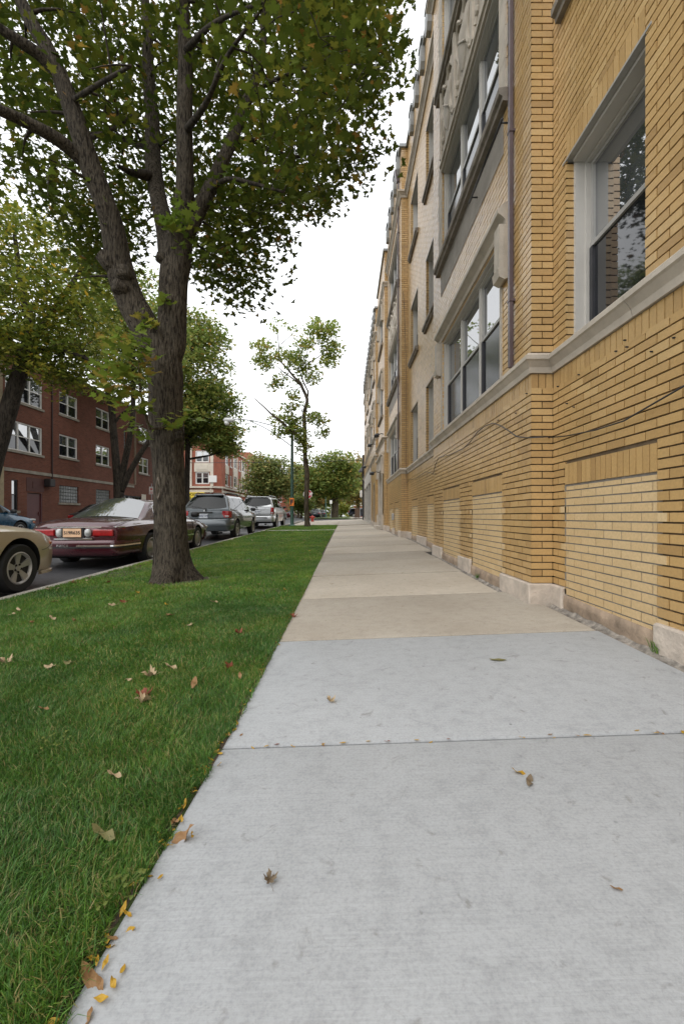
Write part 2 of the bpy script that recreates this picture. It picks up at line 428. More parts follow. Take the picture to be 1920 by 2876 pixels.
for si, s in enumerate(SEC):
    X, y0, y1, top = s['x'], s['y0'], s['y1'], s['top']
    holes = []; sold = []
    for w in s['wins']: holes.append((w['y0'], w['y1'], w['z0']-0.02, w['z1']))
    for a, b in s['patches']:
        holes.append((a, b, -0.3, 1.20)); sold.append((a, b, 1.205, 1.40))
    for k in ('door', 'shop', 'niche'):
        if k in s: h = s[k]; holes.append((h[0], h[1], h[2]-0.6, h[3]))
    zb = gzw(X, y0) - 0.1
    if si < 4: sold.append((y0, y1, 2.14, 2.30))
    if si == 0: sold.append((2.81, 3.82, 4.155, 4.35)); sold.append((2.81, 3.82, 7.305, 7.5))
    sold2 = [(max(a, y0+0.0), min(b, y1), c, d) for a, b, c, d in sold]
    prevx = SEC[si-1]['x'] if si else None; nextx = SEC[si+1]['x'] if si+1 < len(SEC) else 9
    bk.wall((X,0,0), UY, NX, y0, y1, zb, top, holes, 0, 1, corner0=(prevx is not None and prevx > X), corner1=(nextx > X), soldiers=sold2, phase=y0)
    # return wall facing the camera
    if prevx is not None and prevx > X:
        bk.wall((X,y0,0), UX, NY, 0, prevx - X + 0.0, zb, top, (), 0, 1, corner0=True, soldiers=([(0.0, prevx-X, 2.14, 2.30)] if si < 4 else []))
    if nextx > X:
        d = min(nextx, X + 6) - X
        bk.wall((X,y1,0), UX, -NY, 0, d, zb, top, (), 0, 1, corner0=True)
    # infilled basement openings, every pale brick a block, flush with the wall
    for a, b in s['patches']:
        zz = gzw(X, a) + 0.05; pale = Bricks(); parge = MB()
        pale.wall((X + 0.006,0,0), UY, NX, a + 0.012, b - 0.012, zz, 1.19, (), 0, 1, phase=a+0.05, hj=0.011, bj=0.011, back=False)
        pale.face(Vector((X+0.012,a-0.03,zz-0.3)), Vector((X+0.012,b+0.03,zz-0.3)), Vector((X+0.012,b+0.03,1.21)), Vector((X+0.012,a-0.03,1.21)), 1, 0.5)
        for kk in range(3):
            for (e, sg) in ((a, -1), (b, 1)):
                zc = (math.floor((0.25 + kk*0.33 + RNG.random()*0.1)/CH))*CH + 0.006
                l = 0.06 + 0.04*RNG.random()
                pale.brick(Vector((X-0.003,0,0)), UY, NX, min(e, e+sg*l), max(e, e+sg*l), zc, zc+CH-0.012, 0, RNG.random())
        parge.rings([[(X-0.010,a,gzw(X,a)-0.1),(X-0.016,a,gzw(X,a)+0.06),(X-0.006,a,gzw(X,a)+0.115),(X+0.05,a,gzw(X,a)+0.12)],
                     [(X-0.012,(a+b)/2,gzw(X,a)-0.1),(X-0.022,(a+b)/2,gzw(X,b)+0.05),(X-0.008,(a+b)/2,gzw(X,b)+0.105),(X+0.05,(a+b)/2,gzw(X,b)+0.11)],
                     [(X-0.010,b,gzw(X,b)-0.1),(X-0.016,b,gzw(X,b)+0.07),(X-0.006,b,gzw(X,b)+0.12),(X+0.05,b,gzw(X,b)+0.125)]], 0, False, False, closed=False)
        pale.build('infilled_window', [M['pale_brick'], M['mortar_pale']], apt); parge.build('base_curb', M['parge'], apt, True, True)
    # stone plinth between the infilled openings
    edges = [y0] + [e for p in s['patches'] for e in p] + [y1]
    if 'door' in s: edges = [y0, s['door'][0], s['door'][1], y1]
    if 'shop' in s: edges = [y0, s['niche'][0], s['niche'][1], s['shop'][0], s['shop'][1], y1]
    for i in range(0, len(edges), 2):
        a, b = edges[i], edges[i+1]
        nseg = max(1, int((b-a)/0.9))
        for j in range(nseg):
            ya, yb = a + (b-a)*j/nseg, a + (b-a)*(j+1)/nseg - (0.004 if j < nseg-1 else 0)
            zt = gzw(X, (ya+yb)/2) + 0.19 + (0.02 if si > 3 else 0); plinth = MB()
            if ya <= y0 + 1e-6 and prevx is not None and prevx > X: ya -= 0.03
            plinth.cbox(X-0.035, X+0.05 + (0.16 if prevx and prevx > X and j == 0 and i == 0 else 0), ya, yb, gzw(X, ya)-0.15, zt, 0.012); plinth.build('plinth_block', M['stone_base'], apt, True)
    # continuous sill course with a weathered wash and a cavetto under it
    def band(mb, z, hgt, prj, mitre=True, mi=0):
        prof = [(0.03, -hgt), (-prj*0.25, -hgt), (-prj*0.35, -hgt*0.72), (-prj*0.8, -hgt*0.45), (-prj, -hgt*0.38), (-prj, -0.03), (-prj*0.6, 0.0), (0.03, 0.012)]
        out0 = prevx is not None and prevx > X; in0 = prevx is not None and prevx < X
        out1 = nextx > X and nextx < 5; in1 = nextx < X
        nseg = max(1, int((y1-y0)/1.15))
        for j in range(nseg):
            p, q = y0+(y1-y0)*j/nseg, y0+(y1-y0)*(j+1)/nseg - (0.006 if j < nseg-1 else 0)
            s0 = (1 if out0 else (-1 if in0 and mitre else 0)) if j == 0 else 0
            s1 = (-1 if out1 else (1 if in1 and mitre else 0)) if j == nseg-1 else 0
            mb.rings([[(X+d, p+s0*d, z+h) for d, h in prof], [(X+d, q+s1*d, z+h) for d, h in prof]], mi, True, True)
        if out0: mb.rings([[((prevx+d if mitre else prevx+0.03), y0+d, z+h) for d, h in prof], [(X+d, y0+d, z+h) for d, h in prof]], mi, True, False)
        if out1: mb.rings([[(X+d, y1-d, z+h) for d, h in prof], [((nextx+d if mitre else nextx+0.03), y1-d, z+h) for d, h in prof]], mi, False, True)
    if si < 4: band(sillb, 2.48, 0.18, 0.085)
    if si < 4: band(cap, 11.45, 0.22, 0.13)
    if si == 4: band(cap, 4.35, 0.16, 0.12, False); band(cap, 11.0, 0.2, 0.1, False)
    if si == 5: band(cap, 5.15, 0.2, 0.1, False); band(cap, 4.15, 0.2, 0.1, False); band(cap, 10.6, 0.2, 0.1, False)
    # coping and projecting stone teeth along the parapet
    cap.box(X-0.07, X+0.35, y0-(0.07 if prevx and prevx > X else 0), y1-0.003, top, top+0.10, 1)
    yy = y0 + 0.45
    while yy < y1 - 0.3 and si != 4:
        teeth = MB()
        teeth.prism([(-0.16,top-0.03),(0.16,top-0.03),(0.16,top-0.42),(0.08,top-0.55),(-0.08,top-0.55),(-0.16,top-0.42)], lambda u_, v_, d_: (X+d_, yy+u_, v_), 0.02, -0.115)
        teeth.box(X-0.12, X+0.3, yy-0.21, yy+0.21, top+0.103, top+0.17)
        teeth.build('parapet_tooth', M['slate_cap'], apt, True)
        yy += 0.86
    drk.box(X+0.5, X+0.6, y0+0.01, y1-0.01, zb, top-0.2)
# deep inner wall so the openings never show daylight, and the roof and hidden sides
drk.box(2.45, 14.0, -4.0, 35.9, -0.3, 12.4)
bk.build('brick_wall', [M['brick'], M['mortar']], apt)
sillb.build('sill_course', M['stone'], apt, True)
cap.build('cornice', [M['stone'], M['slate_cap']], apt, True)
drk.build('building_core', M['black'], apt, True)

def window(sec, w):
    X, a, b, z0, z1, n = sec['x'], w['y0'], w['y1'], w['z0'], w['z1'], w['n']
    st = w['style']
    fr = MB()
    # brick reveal then painted casing, stepping back towards the sash
    rv, D = (0.07, 0.23) if n == 1 else (0.03, 0.135)
    for (e, sg) in ((b, -1), (a, 1)):
        # casing boards of the jambs
        t0, t1 = sorted((e, e + sg*0.028)); fr.box(X+rv, X+D+0.05, t0, t1, z0, z1-0.001)
        t0, t1 = sorted((e + sg*0.028, e + sg*0.05)); fr.box(X+D-0.075, X+D+0.05, t0, t1, z0, z1-0.03)
    fr.box(X+rv-0.02, X+D+0.05, a+0.03, b-0.03, z1-0.03, z1-0.002)
    fr.box(X+D-0.075, X+D+0.05, a+0.052, b-0.052, z1-0.055, z1-0.032)
    wd = (b - a - 0.10) / n
    for i in range(1, n):
        yc = a + 0.05 + wd*i
        fr.box(X+D-0.06, X+D+0.04, yc-0.028, yc+0.028, z0, z1-0.056)
    f = fr.build('window', M['casing'], apt, True)
    zm = z0 + (z1-z0)*0.52
    sash = MB(); lows = MB()
    for i in range(n):
        p, q = a+0.05+wd*i+(0.028 if i else 0), a+0.05+wd*(i+1)-(0.028 if i < n-1 else 0)
        xs = X + D - 0.035
        # upper sash
        for y_, y2_ in ((p, p+0.035), (q-0.035, q)): sash.box(xs, X+D+0.01, y_, y2_, zm+0.02, z1-0.057)
        sash.box(xs, X+D+0.01, p+0.036, q-0.036, z1-0.09, z1-0.058); sash.box(xs-0.008, X+D+0.01, p+0.001, q-0.001, zm-0.02, zm+0.019)
        for y_, y2_ in ((p, p+0.045), (q-0.045, q)): lows.box(xs-0.012, X+D+0.01, y_, y2_, z0+0.001, zm-0.022)
        lows.box(xs-0.012, X+D+0.01, p+0.046, q-0.046, z0+0.001, z0+0.05)
        up = MB(); up.box(X+D-0.012, X+D-0.006, p+0.02, q-0.02, zm, z1-0.07); up.build('upper_pane', M['pane_up'], f)
        lo = MB(); lo.box(X+D-0.022, X+D-0.016, p+0.02, q-0.02, z0+0.02, zm-0.01); lo.build('lower_pane', M['pane_low'] if n == 1 else M['pane_screen'], f)
    sash.build('sash', M['sash'], f); lows.build('screen_frame', M['dark_sash'], f)
    # brick reveals either side
    for e_, n_ in ((b, NY), (a, -NY)):
        rb = Bricks(); rb.wall((X+0.002,e_,0), UX, n_, 0, rv, z0, z1, (), 0, 1); rb.build('reveal', [M['brick'], M['mortar']], apt)
    L = MB()
    if st == 'plain':
        # steel lintel and grey soffit over the opening
        L.box(X-0.004, X+rv+0.12, a-0.06, b+0.06, z1, z1+0.018)
        L.box(X+rv, X+D, a+0.0, b-0.0, z1-0.0015, z1+0.0)
        L.build('lintel', M['sash'], apt, True)
        if z0 > 3:
            S = MB(); S.rings([[(X+0.1,yy,z0-0.145),(X-0.05,yy,z0-0.145),(X-0.055,yy,z0-0.10),(X-0.09,yy,z0-0.085),(X-0.09,yy,z0-0.02),(X+0.1,yy,z0)] for yy in (a-0.1, b+0.1)])
            S.build('sill', M['stone_dark'], apt, True)
    elif st in ('hood', 'hood2'):
        hz = z1 + 0.01
        prof = [(0.05,0.0),(-0.02,0.0),(-0.03,0.06),(-0.075,0.10),(-0.11,0.12),(-0.11,0.17),(-0.02,0.25),(0.05,0.25)]
        L.rings([[(X+d,yy,hz+h) for d, h in prof] for yy in (a-0.22, b+0.22)])
        dl = 0.62 if st == 'hood' else 0.75
        for e in (a-0.22, b+0.06):
            L.box(X-0.095, X+0.05, e, e+0.16, hz-dl+0.12, hz-0.001)
            L.prism([(0,hz-dl+0.12),(0,hz-dl+0.03),(-0.06,hz-dl),(-0.12,hz-dl+0.03),(-0.135,hz-dl+0.12)], lambda u_, v_, d_: (X+u_+0.02, d_, v_), e-0.015, e+0.175)
        L.box(X-0.012, X+0.06, a-0.06, a-0.001, z0, hz-0.002); L.box(X-0.012, X+0.06, b+0.001, b+0.06, z0, hz-0.002)
        L.build('hood_moulding', M['stone'], apt, True)
        if st == 'hood2':
            S = MB(); S.rings([[(X+0.1,yy,z0-0.13),(X-0.05,yy,z0-0.13),(X-0.09,yy,z0-0.085),(X-0.09,yy,z0-0.02),(X+0.1,yy,z0)] for yy in (a-0.1, b+0.1)])
            S.build('sill', M['stone_dark'], apt, True)
    else:
        # stone frame around the upper bay windows
        for e in (a-0.20, b+0.004):
            k = int((z1 - z0 + 0.2) / 0.42)
            for j in range(k+1):
                q0 = z0 + j*(z1-z0+0.2)/(k+1); q1 = z0 + (j+1)*(z1-z0+0.2)/(k+1) - 0.006
                L.box(X-0.022, X+0.08, e, e+0.196, q0, q1)
        for e in (a-0.32, b+0.2):
            for j in range(0, 7, 2):
                L.box(X-0.008, X+0.05, min(e, e+0.12), max(e, e+0.12), z0+j*0.24, z0+j*0.24+0.24)
        L.rings([[(X+0.06,yy,z1+0.002),(X-0.025,yy,z1+0.002),(X-0.03,yy,z1+0.06),(X-0.06,yy,z1+0.07),(X-0.06,yy,z1+0.12),(X-0.03,yy,z1+0.14),(X+0.06,yy,z1+0.14)] for yy in (a-0.004, b+0.0)])
        L.build('stone_surround', M['stone'], apt, True)
        S = MB(); S.rings([[(X+0.1,yy,z0-0.17),(X-0.07,yy,z0-0.17),(X-0.075,yy,z0-0.12),(X-0.11,yy,z0-0.10),(X-0.115,yy,z0-0.03),(X+0.1,yy,z0-0.0015)] for yy in (a-0.26, b+0.26)])
        S.build('sill', M['stone_dark'], apt, True)
        if st == 'stone':
            R = MB()
            zb, zt = z1+0.145, FL[2][0]-0.175
            R.box(X-0.015, X+0.06, a-0.004, b+0.003, zb, zt)
            R.box(X-0.04, X-0.0152, a+0.0, b-0.0, zb, zb+0.07); 
            for i in range(3):
                yc = a + (b-a)*(i+0.5)/3; zc = (zb+zt)/2
                # shield, bulging
                rings = []
                for k_, (sc_, d_) in enumerate(((1.0,-0.016),(0.97,-0.034),(0.8,-0.048),(0.4,-0.058),(0.05,-0.060))):
                    out = [(-0.21,0.34),(0,0.30),(0.21,0.34),(0.245,0.1),(0.20,-0.18),(0.10,-0.36),(0,-0.44),(-0.10,-0.36),(-0.20,-0.18),(-0.245,0.1)]
                    rings.append([(X+d_, yc+u_*sc_, zc+v_*sc_) for u_, v_ in out])
                R.rings(rings, 0, False, True)
                R.tube([(X-0.052,yc-0.19,zc-0.2),(X-0.062,yc,zc-0.02),(X-0.052,yc+0.19,zc+0.16)], 0.016, 6)
                for sg in (-1, 1):
                    pts = [(X-0.022, yc+sg*(0.30+0.07*math.sin(t*1.6)), zc+0.5-t*0.22) for t in [i_*0.5 for i_ in range(10)]]
                    R.tube(pts, [0.030+0.014*math.sin(i_*2.1) for i_ in range(10)], 6)
                    R.tube([(X-0.03, yc+sg*0.06, zc+0.36),(X-0.045, yc+sg*0.16, zc+0.46),(X-0.03, yc+sg*0.28, zc+0.44),(X-0.022,yc+sg*0.33,zc+0.33)], [0.025,0.04,0.035,0.02], 6)
                    R.lathe([(0.001,-0.035),(0.05,-0.02),(0.06,0),(0.05,0.02),(0.001,0.035)], 8, 0, 'X', (X-0.025, yc+sg*0.30, zc-0.36))
            for i in range(4):
                yc = a + (b-a)*i/3; R.box(X-0.055, X-0.0152, max(a, yc-0.045), min(b, yc+0.045), zb+0.071, zt-0.002)
            R.build('carved_panel', M['stone'], apt, True, True, 40)
            # parged patch under the sill
            K = MB(); K.box(X-0.006, X+0.02, a-0.1, b+0.1, z0-0.62, z0-0.172); K.build('parged_patch', pm('grey_parge', (0.30,0.27,0.235), 0.85, 0.2, 3, 0.3, 60), apt, True)
for s in SEC:
    for w in s['wins']: window(s, w)
# downspouts of the two bays
for Y_, X_ in ((4.47, 1.79), (14.06, 1.79)):
    d = MB()
    d.cbox(X_-0.062, X_-0.016, Y_-0.024, Y_+0.024, 2.50, 12.2, 0.006)
    for zz in (3.2, 5.0, 6.8, 8.6, 10.4): d.box(X_-0.066, X_+0.0, Y_-0.032, Y_+0.032, zz, zz+0.025)
    d.rings([[(X_-0.10,Y_-0.05,12.1),(X_-0.01,Y_-0.05,12.1),(X_-0.01,Y_+0.05,12.1),(X_-0.10,Y_+0.05,12.1)],[(X_-0.17,Y_-0.11,12.45),(X_-0.0,Y_-0.11,12.45),(X_-0.0,Y_+0.11,12.45),(X_-0.17,Y_+0.11,12.45)]])
    d.build('downspout', M['downspout'], apt, True)
# entrance: stone arch, door
dr = MB(); s = SEC[4]; X = s['x']; a, b, z0, z1 = s['door']
zf = gzw(X, 20)
def arch_ring(y0, y1, zb, zs, n=14):
    r = (y1-y0)/2; yc = (y0+y1)/2
    return [(y0, zb)] + [(yc - r*math.cos(math.pi*i/n), zs + r*0.8*math.sin(math.pi*i/n)) for i in range(n+1)] + [(y1, zb)]
outer = [(a, zf), (a, z1), (b, z1), (b, zf)]
def open_panel(mb, Xf, y0, y1, zt, ring, th, m=0):
    # stone panel with an arched opening: strips between the arch and the rectangle
    n = len(ring)
    for i in range(n-1):
        (ya, za), (yb, zb_) = ring[i], ring[i+1]
        if abs(yb-ya) < 1e-6: continue
        for XX in (Xf,):
            mb.quad((XX,ya,za),(XX,yb,zb_),(XX,yb,zt),(XX,ya,zt), m)
        mb.quad((Xf,ya,za),(Xf+th,ya,za),(Xf+th,yb,zb_),(Xf,yb,zb_), m)
    ya, yb = ring[0][0], ring[-1][0]; zb = ring[0][1]
    mb.quad((Xf,y0,zb),(Xf,ya,zb),(Xf,ya,zt),(Xf,y0,zt), m); mb.quad((Xf,yb,zb),(Xf,y1,zb),(Xf,y1,zt),(Xf,yb,zt), m)
    mb.quad((Xf,ya,zb),(Xf,ya,ring[1][1]),(Xf+th,ya,ring[1][1]),(Xf+th,ya,zb), m); mb.quad((Xf,yb,zb),(Xf+th,yb,zb),(Xf+th,yb,ring[-2][1]),(Xf,yb,ring[-2][1]), m)
open_panel(dr, X-0.03, a, b, z1, arch_ring(a+0.45, b-0.45, zf, 2.45), 0.38)
dr.box(X-0.10, X+0.0, a-0.12, a, zf, 1.0); dr.box(X-0.10, X+0.0, b, b+0.12, zf, 1.0)
dr.rings([[(X+d,yy,z1+h) for d, h in [(0.05,0.0),(-0.03,0.0),(-0.10,0.08),(-0.13,0.10),(-0.13,0.17),(0.05,0.25)]] for yy in (a-0.25, b+0.25)])
for e in (a-0.25, b+0.07): dr.box(X-0.11, X+0.0, e, e+0.18, z1-0.75, z1-0.001)
dr.box(X-0.28, X-0.031, a+0.1, b-0.1, zf-0.2, zf+0.13)
dr.build('entrance_surround', M['stone'], apt, True)
d2 = MB(); d2.box(X+0.30, X+0.34, a+0.4, b-0.4, zf, 3.5); d2.build('entrance_door', pm('door_paint', (0.30,0.27,0.22), 0.5, 0.1), apt, True)
# storefront in the far part
s = SEC[5]; X = s['x']; a, b, z0, z1 = s['shop']
sf = MB(); zf = gzw(X, 30)
for yy in (a, 28.7, 31.5, b-0.16): sf.box(X-0.05, X+0.2, yy, yy+0.16, zf-0.2, z1-0.62)
sf.box(X-0.05, X+0.2, a, b, z1-0.6, z1+0.24); sf.box(X-0.03, X+0.2, a+0.161, b-0.161, zf-0.2, zf+0.10)
sf.build('storefront_frame', pm('pale_storefront_stone', (0.50,0.47,0.42), 0.7, 0.12, 3, 0.2, 40), apt, True)
sg = MB()
for y_, y2_ in ((a+0.161, 28.7-0.001), (28.861, 31.499), (31.661, b-0.161)):
    sg.box(X+0.08, X+0.12, y_, y2_, zf+0.101, z1-0.601)
sg.build('boarded_shop_window', pm('dark_grey_shutter', (0.060,0.058,0.058), 0.9, 0.2, 3, 0.2, 30, spec=0.1), apt, True)
a, b, z0, z1 = s['niche']
nc = MB(); open_panel(nc, X-0.001, a, b, z1+0.02, arch_ring(a+0.06, b-0.06, gzw(X,23)-0.1, 2.35), 0.22)
nc.box(X+0.2, X+0.24, a, b, gzw(X,23)-0.1, z1); nc.build('arched_side_door', pm('niche_stone', (0.27,0.22,0.16), 0.7, 0.2), apt, True)
# flood lamps and cameras over the doors
for (Y_, X_, Z_) in ((18.6, 1.60, 4.55), (22.4, 1.50, 4.75), (27.6, 1.46, 4.2), (20.4,1.5,3.05)):
    l = MB(); l.tube([(X_+0.12,Y_,Z_),(X_-0.05,Y_,Z_+0.03),(X_-0.16,Y_-0.05,Z_-0.02)], 0.022, 6)
    l.lathe([(0.03,-0.02),(0.07,0.0),(0.09,0.14),(0.085,0.16)], 10, 0, 'X', (X_-0.3, Y_-0.06, Z_-0.05)); l.cbox(X_-0.34, X_-0.16, Y_+0.05, Y_+0.2, Z_-0.12, Z_+0.02, 0.02)
    l.build('floodlight', M['blackmetal'], apt, True, True, 40)
# small meter box by the infilled windows of the second bay
bx = MB(); bx.cbox(1.79-0.07, 1.79-0.001, 15.62, 15.82, 0.78, 1.03, 0.01); bx.build('vent_box', pm('galvanised_metal', (0.45,0.47,0.48), 0.4, 0.1, 6, metal=0.6), apt, True)
# crumbled strip between pavement and wall
def strip(y0, y1, xa, xb, n=40):
    rs = MB(); R = []
    for i in range(n+1):
        y = y0 + (y1-y0)*i/n
        row = []
        for j in range(7):
            x = xa + (xb-xa)*j/6
            row.append((x, y, z_walk(x, y) - 0.026 + 0.030*(j/6)**2 + 0.016*noise.noise(Vector((x*16, y*11, 5))) + 0.010*noise.noise(Vector((x*50, y*37, 5)))))
        R.append(row)
    rs.rings(R, 0, False, False, closed=False); tag(rs.build('rubble_strip', M['rubble'], None, False, False), kind='structure')
strip(-1.0, 4.0, 1.89, 1.978, 120); strip(4.1, 8.55, 1.71, 1.765, 80); strip(8.65, 13.5, 1.89, 1.975, 60); strip(13.7, 18.0, 1.71, 1.765, 40)
# thin rod fixed under the second floor sill, and nails left in the brickwork
rd = MB(); rd.tube([(1.70,4.57,5.25),(1.70,5.80,5.25)], 0.014, 6); rd.tube([(1.79,4.62,5.25),(1.70,4.62,5.25)], 0.01, 5); rd.tube([(1.79,5.7,5.25),(1.70,5.7,5.25)], 0.01, 5); rd.build('awning_rod', M['blackmetal'], apt, True, True)
for px_, py_, X_ in ((1757,955,2.0),(1627,1052,2.0),(1895,948,2.0),(1832,987,2.0),(1593,1133,2.0),(1613,1143,2.0),(1732,986,2.0),(1763,974,2.0),(1568,1085,2.0),(1480,1105,1.79),(1450,1160,1.79),(1400,1180,1.79)):
    q = wpt(px_, py_, X_); nl = MB(); nl.lathe([(0.006,0.004),(0.006,-0.014),(0.003,-0.02)], 6, 0, 'X', q); nl.build('wall_nail', M['blackmetal'], apt, True)
# cable strung along the wall
cb = MB()
main = [wpt(2100,975,1.955), wpt(1920,1084,1.955), wpt(1840,1130,1.955), wpt(1751,1182,1.955), wpt(1670,1208,1.955), wpt(1592,1224,1.955), wpt(1540,1229,1.955), (1.94,4.02,H+0.76), (1.765,4.03,H+0.755), wpt(1478,1229,1.765), wpt(1450,1226,1.765), wpt(1425,1208,1.765), wpt(1405,1195,1.765), wpt(1384,1188,1.765), wpt(1362,1196,1.765), wpt(1341,1212,1.765), wpt(1318,1243,1.765), wpt(1298,1261,1.765), wpt(1260,1278,1.765), wpt(1232,1284,1.765), wpt(1222,1305,1.765), wpt(1216,1330,1.765)]
cb.tube(main, 0.006, 6)
tag(cb.build('wall_cable', M['blackmetal'], None, False, True), 'thin black cable drooping along the golden brick wall under the sill course', 'cable')
cb = MB()
cb.tube([wpt(1222,1330,1.765),(1.95,8.65,H+0.85),wpt(1194,1325,1.96),wpt(1180,1335,1.96),wpt(1165,1345,1.96),wpt(1150,1346,1.96),(1.95,13.5,1.98),(1.93,13.52,2.6),(1.93,13.52,6.0),(1.88,13.54,7.6),(1.84,13.55,8.2)], 0.006, 5)
tag(cb.build('wall_cable', M['blackmetal'], None, False, True), 'dark cable running up the brick return of the second bay', 'cable')
# ================================================================== ground, road, kerbs
def sheet(name, xs, ys, zf, m, label=None, kind='structure', smooth=True, side=None):
    mb = MB()
    R = [[(x, y, zf(x, y)) for x in xs] for y in ys]
    mb.rings(R, 0, False, False, closed=False)
    mb.f = [tuple(reversed(f)) for f in mb.f] if R[1][0][1] > R[0][0][1] and False else mb.f
    if side:
        pass
    o = mb.build(name, m, None, False, smooth, None, True)
    return tag(o, kind=kind)
def lin(a, b, n): return [a + (b-a)*i/n for i in range(n+1)]
GR = pm('far_ground_earth', (0.10,0.11,0.05), 0.95, 0.3, 0.4)
sheet('ground', [-900,-120,-60,-35,-24,-17,-4.3,-3.9,2.3,5,20,60,120,900], [-60,-20,-4,5,15,25,36,50,70,100,160,400,1500], lambda x, y: slope(max(min(y, 150), -30)) - 0.62, GR)
sheet('road', lin(-14.55, -4.08, 26), [-12,-6] + lin(-3, 75, 60) + [85,100,130,180,260], z_road, M['asphalt'])
def z_cross(x, y): return -0.245 + slope(y)
sheet('cross_street', [-80,-40,-24,-14.54], lin(38.2, 46.8, 6), z_cross, M['asphalt'])
sheet('cross_street', [-4.09,-2,0,2,6,14,40,80], lin(38.2, 46.8, 6), lambda x, y: z_cross(x, y) + 0.03*min(1, (x+4.09)/2), M['asphalt'])
M['joint_dirt'] = pm('joint_dirt', (0.035,0.03,0.024), 0.95, 0.3, 9)
# pavement: every slab a block with tooled edges
sw = MB(); joints = [-2.9, -1.35, 0.22] + [1.757, 3.17, 4.68, 6.25] + [7.8 + 1.53*i for i in range(12)]
old = MB()
def xe(y): return -0.515 - 0.040*max(0.0, 2.0 - y)
def slab(mb, x0, x1, y0, y1, zf, m, th=0.12, r=0.014, g=0.006, nx=6, dz=0.0, t=0.5, edge=False):
    x0 += g; x1 -= g; y0 += g; y1 -= g
    xs = [x0, x0+r*0.35, x0+r] + [x0+(x1-x0)*i/nx for i in range(1, nx)] + [x1-r, x1-r*0.35, x1]
    ys = [y0, y0+r*0.35, y0+r, (y0+y1)/2, y1-r, y1-r*0.35, y1]
    def dep(x, y):
        d = min(x-x0, x1-x, y-y0, y1-y)
        return 0 if d >= r-1e-6 else (-0.0035 if d > 1e-6 else -0.010)
    sh = (lambda x, y: (xe(y) + 0.515) * (x1 - x)/(x1 - x0)) if edge else (lambda x, y: 0.0)
    mb.rings([[(x + sh(x, y), y, zf(x, y) + dz + dep(x, y)) for x in xs] for y in ys], m, False, False, closed=False, t=t)
    per = [(x0,y0),(x1,y0),(x1,y1),(x0,y1)]
    for i in range(4):
        a, b = per[i], per[(i+1)%4]
        mb.quad((a[0]+sh(*a),a[1],zf(*a)+dz-0.010),(b[0]+sh(*b),b[1],zf(*b)+dz-0.010),(b[0]+sh(*b),b[1],zf(*b)+dz-th),(a[0]+sh(*a),a[1],zf(*a)+dz-th), m, t)
def wall_edge(y): return 1.905 if (y < 4.06 or 8.6 < y < 13.6) else (1.725 if y < 18.05 else 1.5)
for i in range(len(joints)-1):
    a, b = joints[i], joints[i+1]
    mi = 0 if b < 3.3 else 1
    slab(sw, -0.515, wall_edge((a+b)/2) , a, b, z_walk, mi, r=(0.016 if mi == 0 else 0.03), g=(0.007 if mi == 0 else 0.013), t=(0.5 if mi == 0 else (0.15,0.75,0.35,0.6,0.2,0.85,0.4)[i%7]), edge=True, dz=(0.0 if mi == 0 else 0.007*math.sin(i*2.3)))
sw.box(-0.47, 2.2, -3, 26, -0.5, -0.4)
tag(sw.build('sidewalk', [M['conc_new'], M['conc_old']], None, False, True, 30, True), kind='structure')
sheet('sidewalk_bed', [-0.56, 0.5, 2.1], lin(-3, 26, 16), lambda x, y: z_walk(x, y) - 0.045, M['joint_dirt'])
# wide corner pavement beyond the lawn
cp = MB()
for i in range(5):
    for j in range(8):
        y0 = 25.85 + 1.53*j
        if i < 4: slab(cp, -3.75+0.815*i, -3.75+0.815*(i+1), y0, y0+1.53, z_walk, 0, nx=2, t=0.6+0.3*math.sin(i*3+j*2))
        else: slab(cp, -0.49, 1.5, y0, y0+1.53, z_walk, 0, nx=3)
tag(cp.build('corner_pavement', [M['conc_old']], None, False, True, 30, True), kind='structure')
# courtesy walk across the lawn
cw = MB(); slab(cw, -3.75, -0.50, 19.55, 20.15, z_lawn, 0, nx=8, dz=0.012)
tag(cw.build('carriage_walk', M['curb'], None, False, True, 30, True), kind='structure')
# kerbs
kb = MB()
def kerb(x0, x1, y0, y1, zf, face=+1, L=3.0):
    n = int((y1-y0)/L)
    for i in range(n):
        a, b = y0 + (y1-y0)*i/n + 0.004, y0 + (y1-y0)*(i+1)/n - 0.004
        R = []
        for y in (a, (a+b)/2, b):
            z = zf(x1 if face > 0 else x0, y)
            prof = [(x1, z-0.35), (x1, z-0.005), (x1-0.01, z), (x0+0.03, z-0.002), (x0+0.008, z-0.012), (x0, z-0.04), (x0-0.02, z-0.35)]
            if face < 0: prof = [(x0+x1-x, zz) for x, zz in prof]
            R.append([(x, y, zz) for x, zz in prof])
        kb.rings(R, 0, True, True)
def z_kerb(x, y): return -0.0775 + slope(y) + 0.012*(-3.3)
kerb(-4.08, -3.9, -6, 37.6, z_kerb)
# rounded corner at the side street
R = []
for i in range(13):
    th = math.pi/2*i/12; r = 0.0
kerb(-14.72, -14.54, -6, 37.0, lambda x, y: -0.13 + slope(y), -1)
tag(kb.build('kerb', M['curb'], None, False, True, 35, True), kind='structure')
sheet('far_sidewalk', [-16.6,-15.6,-14.7], lin(-6, 37.4, 20), lambda x, y: -0.12 + slope(y) - 0.02*(x+14.7), M['curb'])
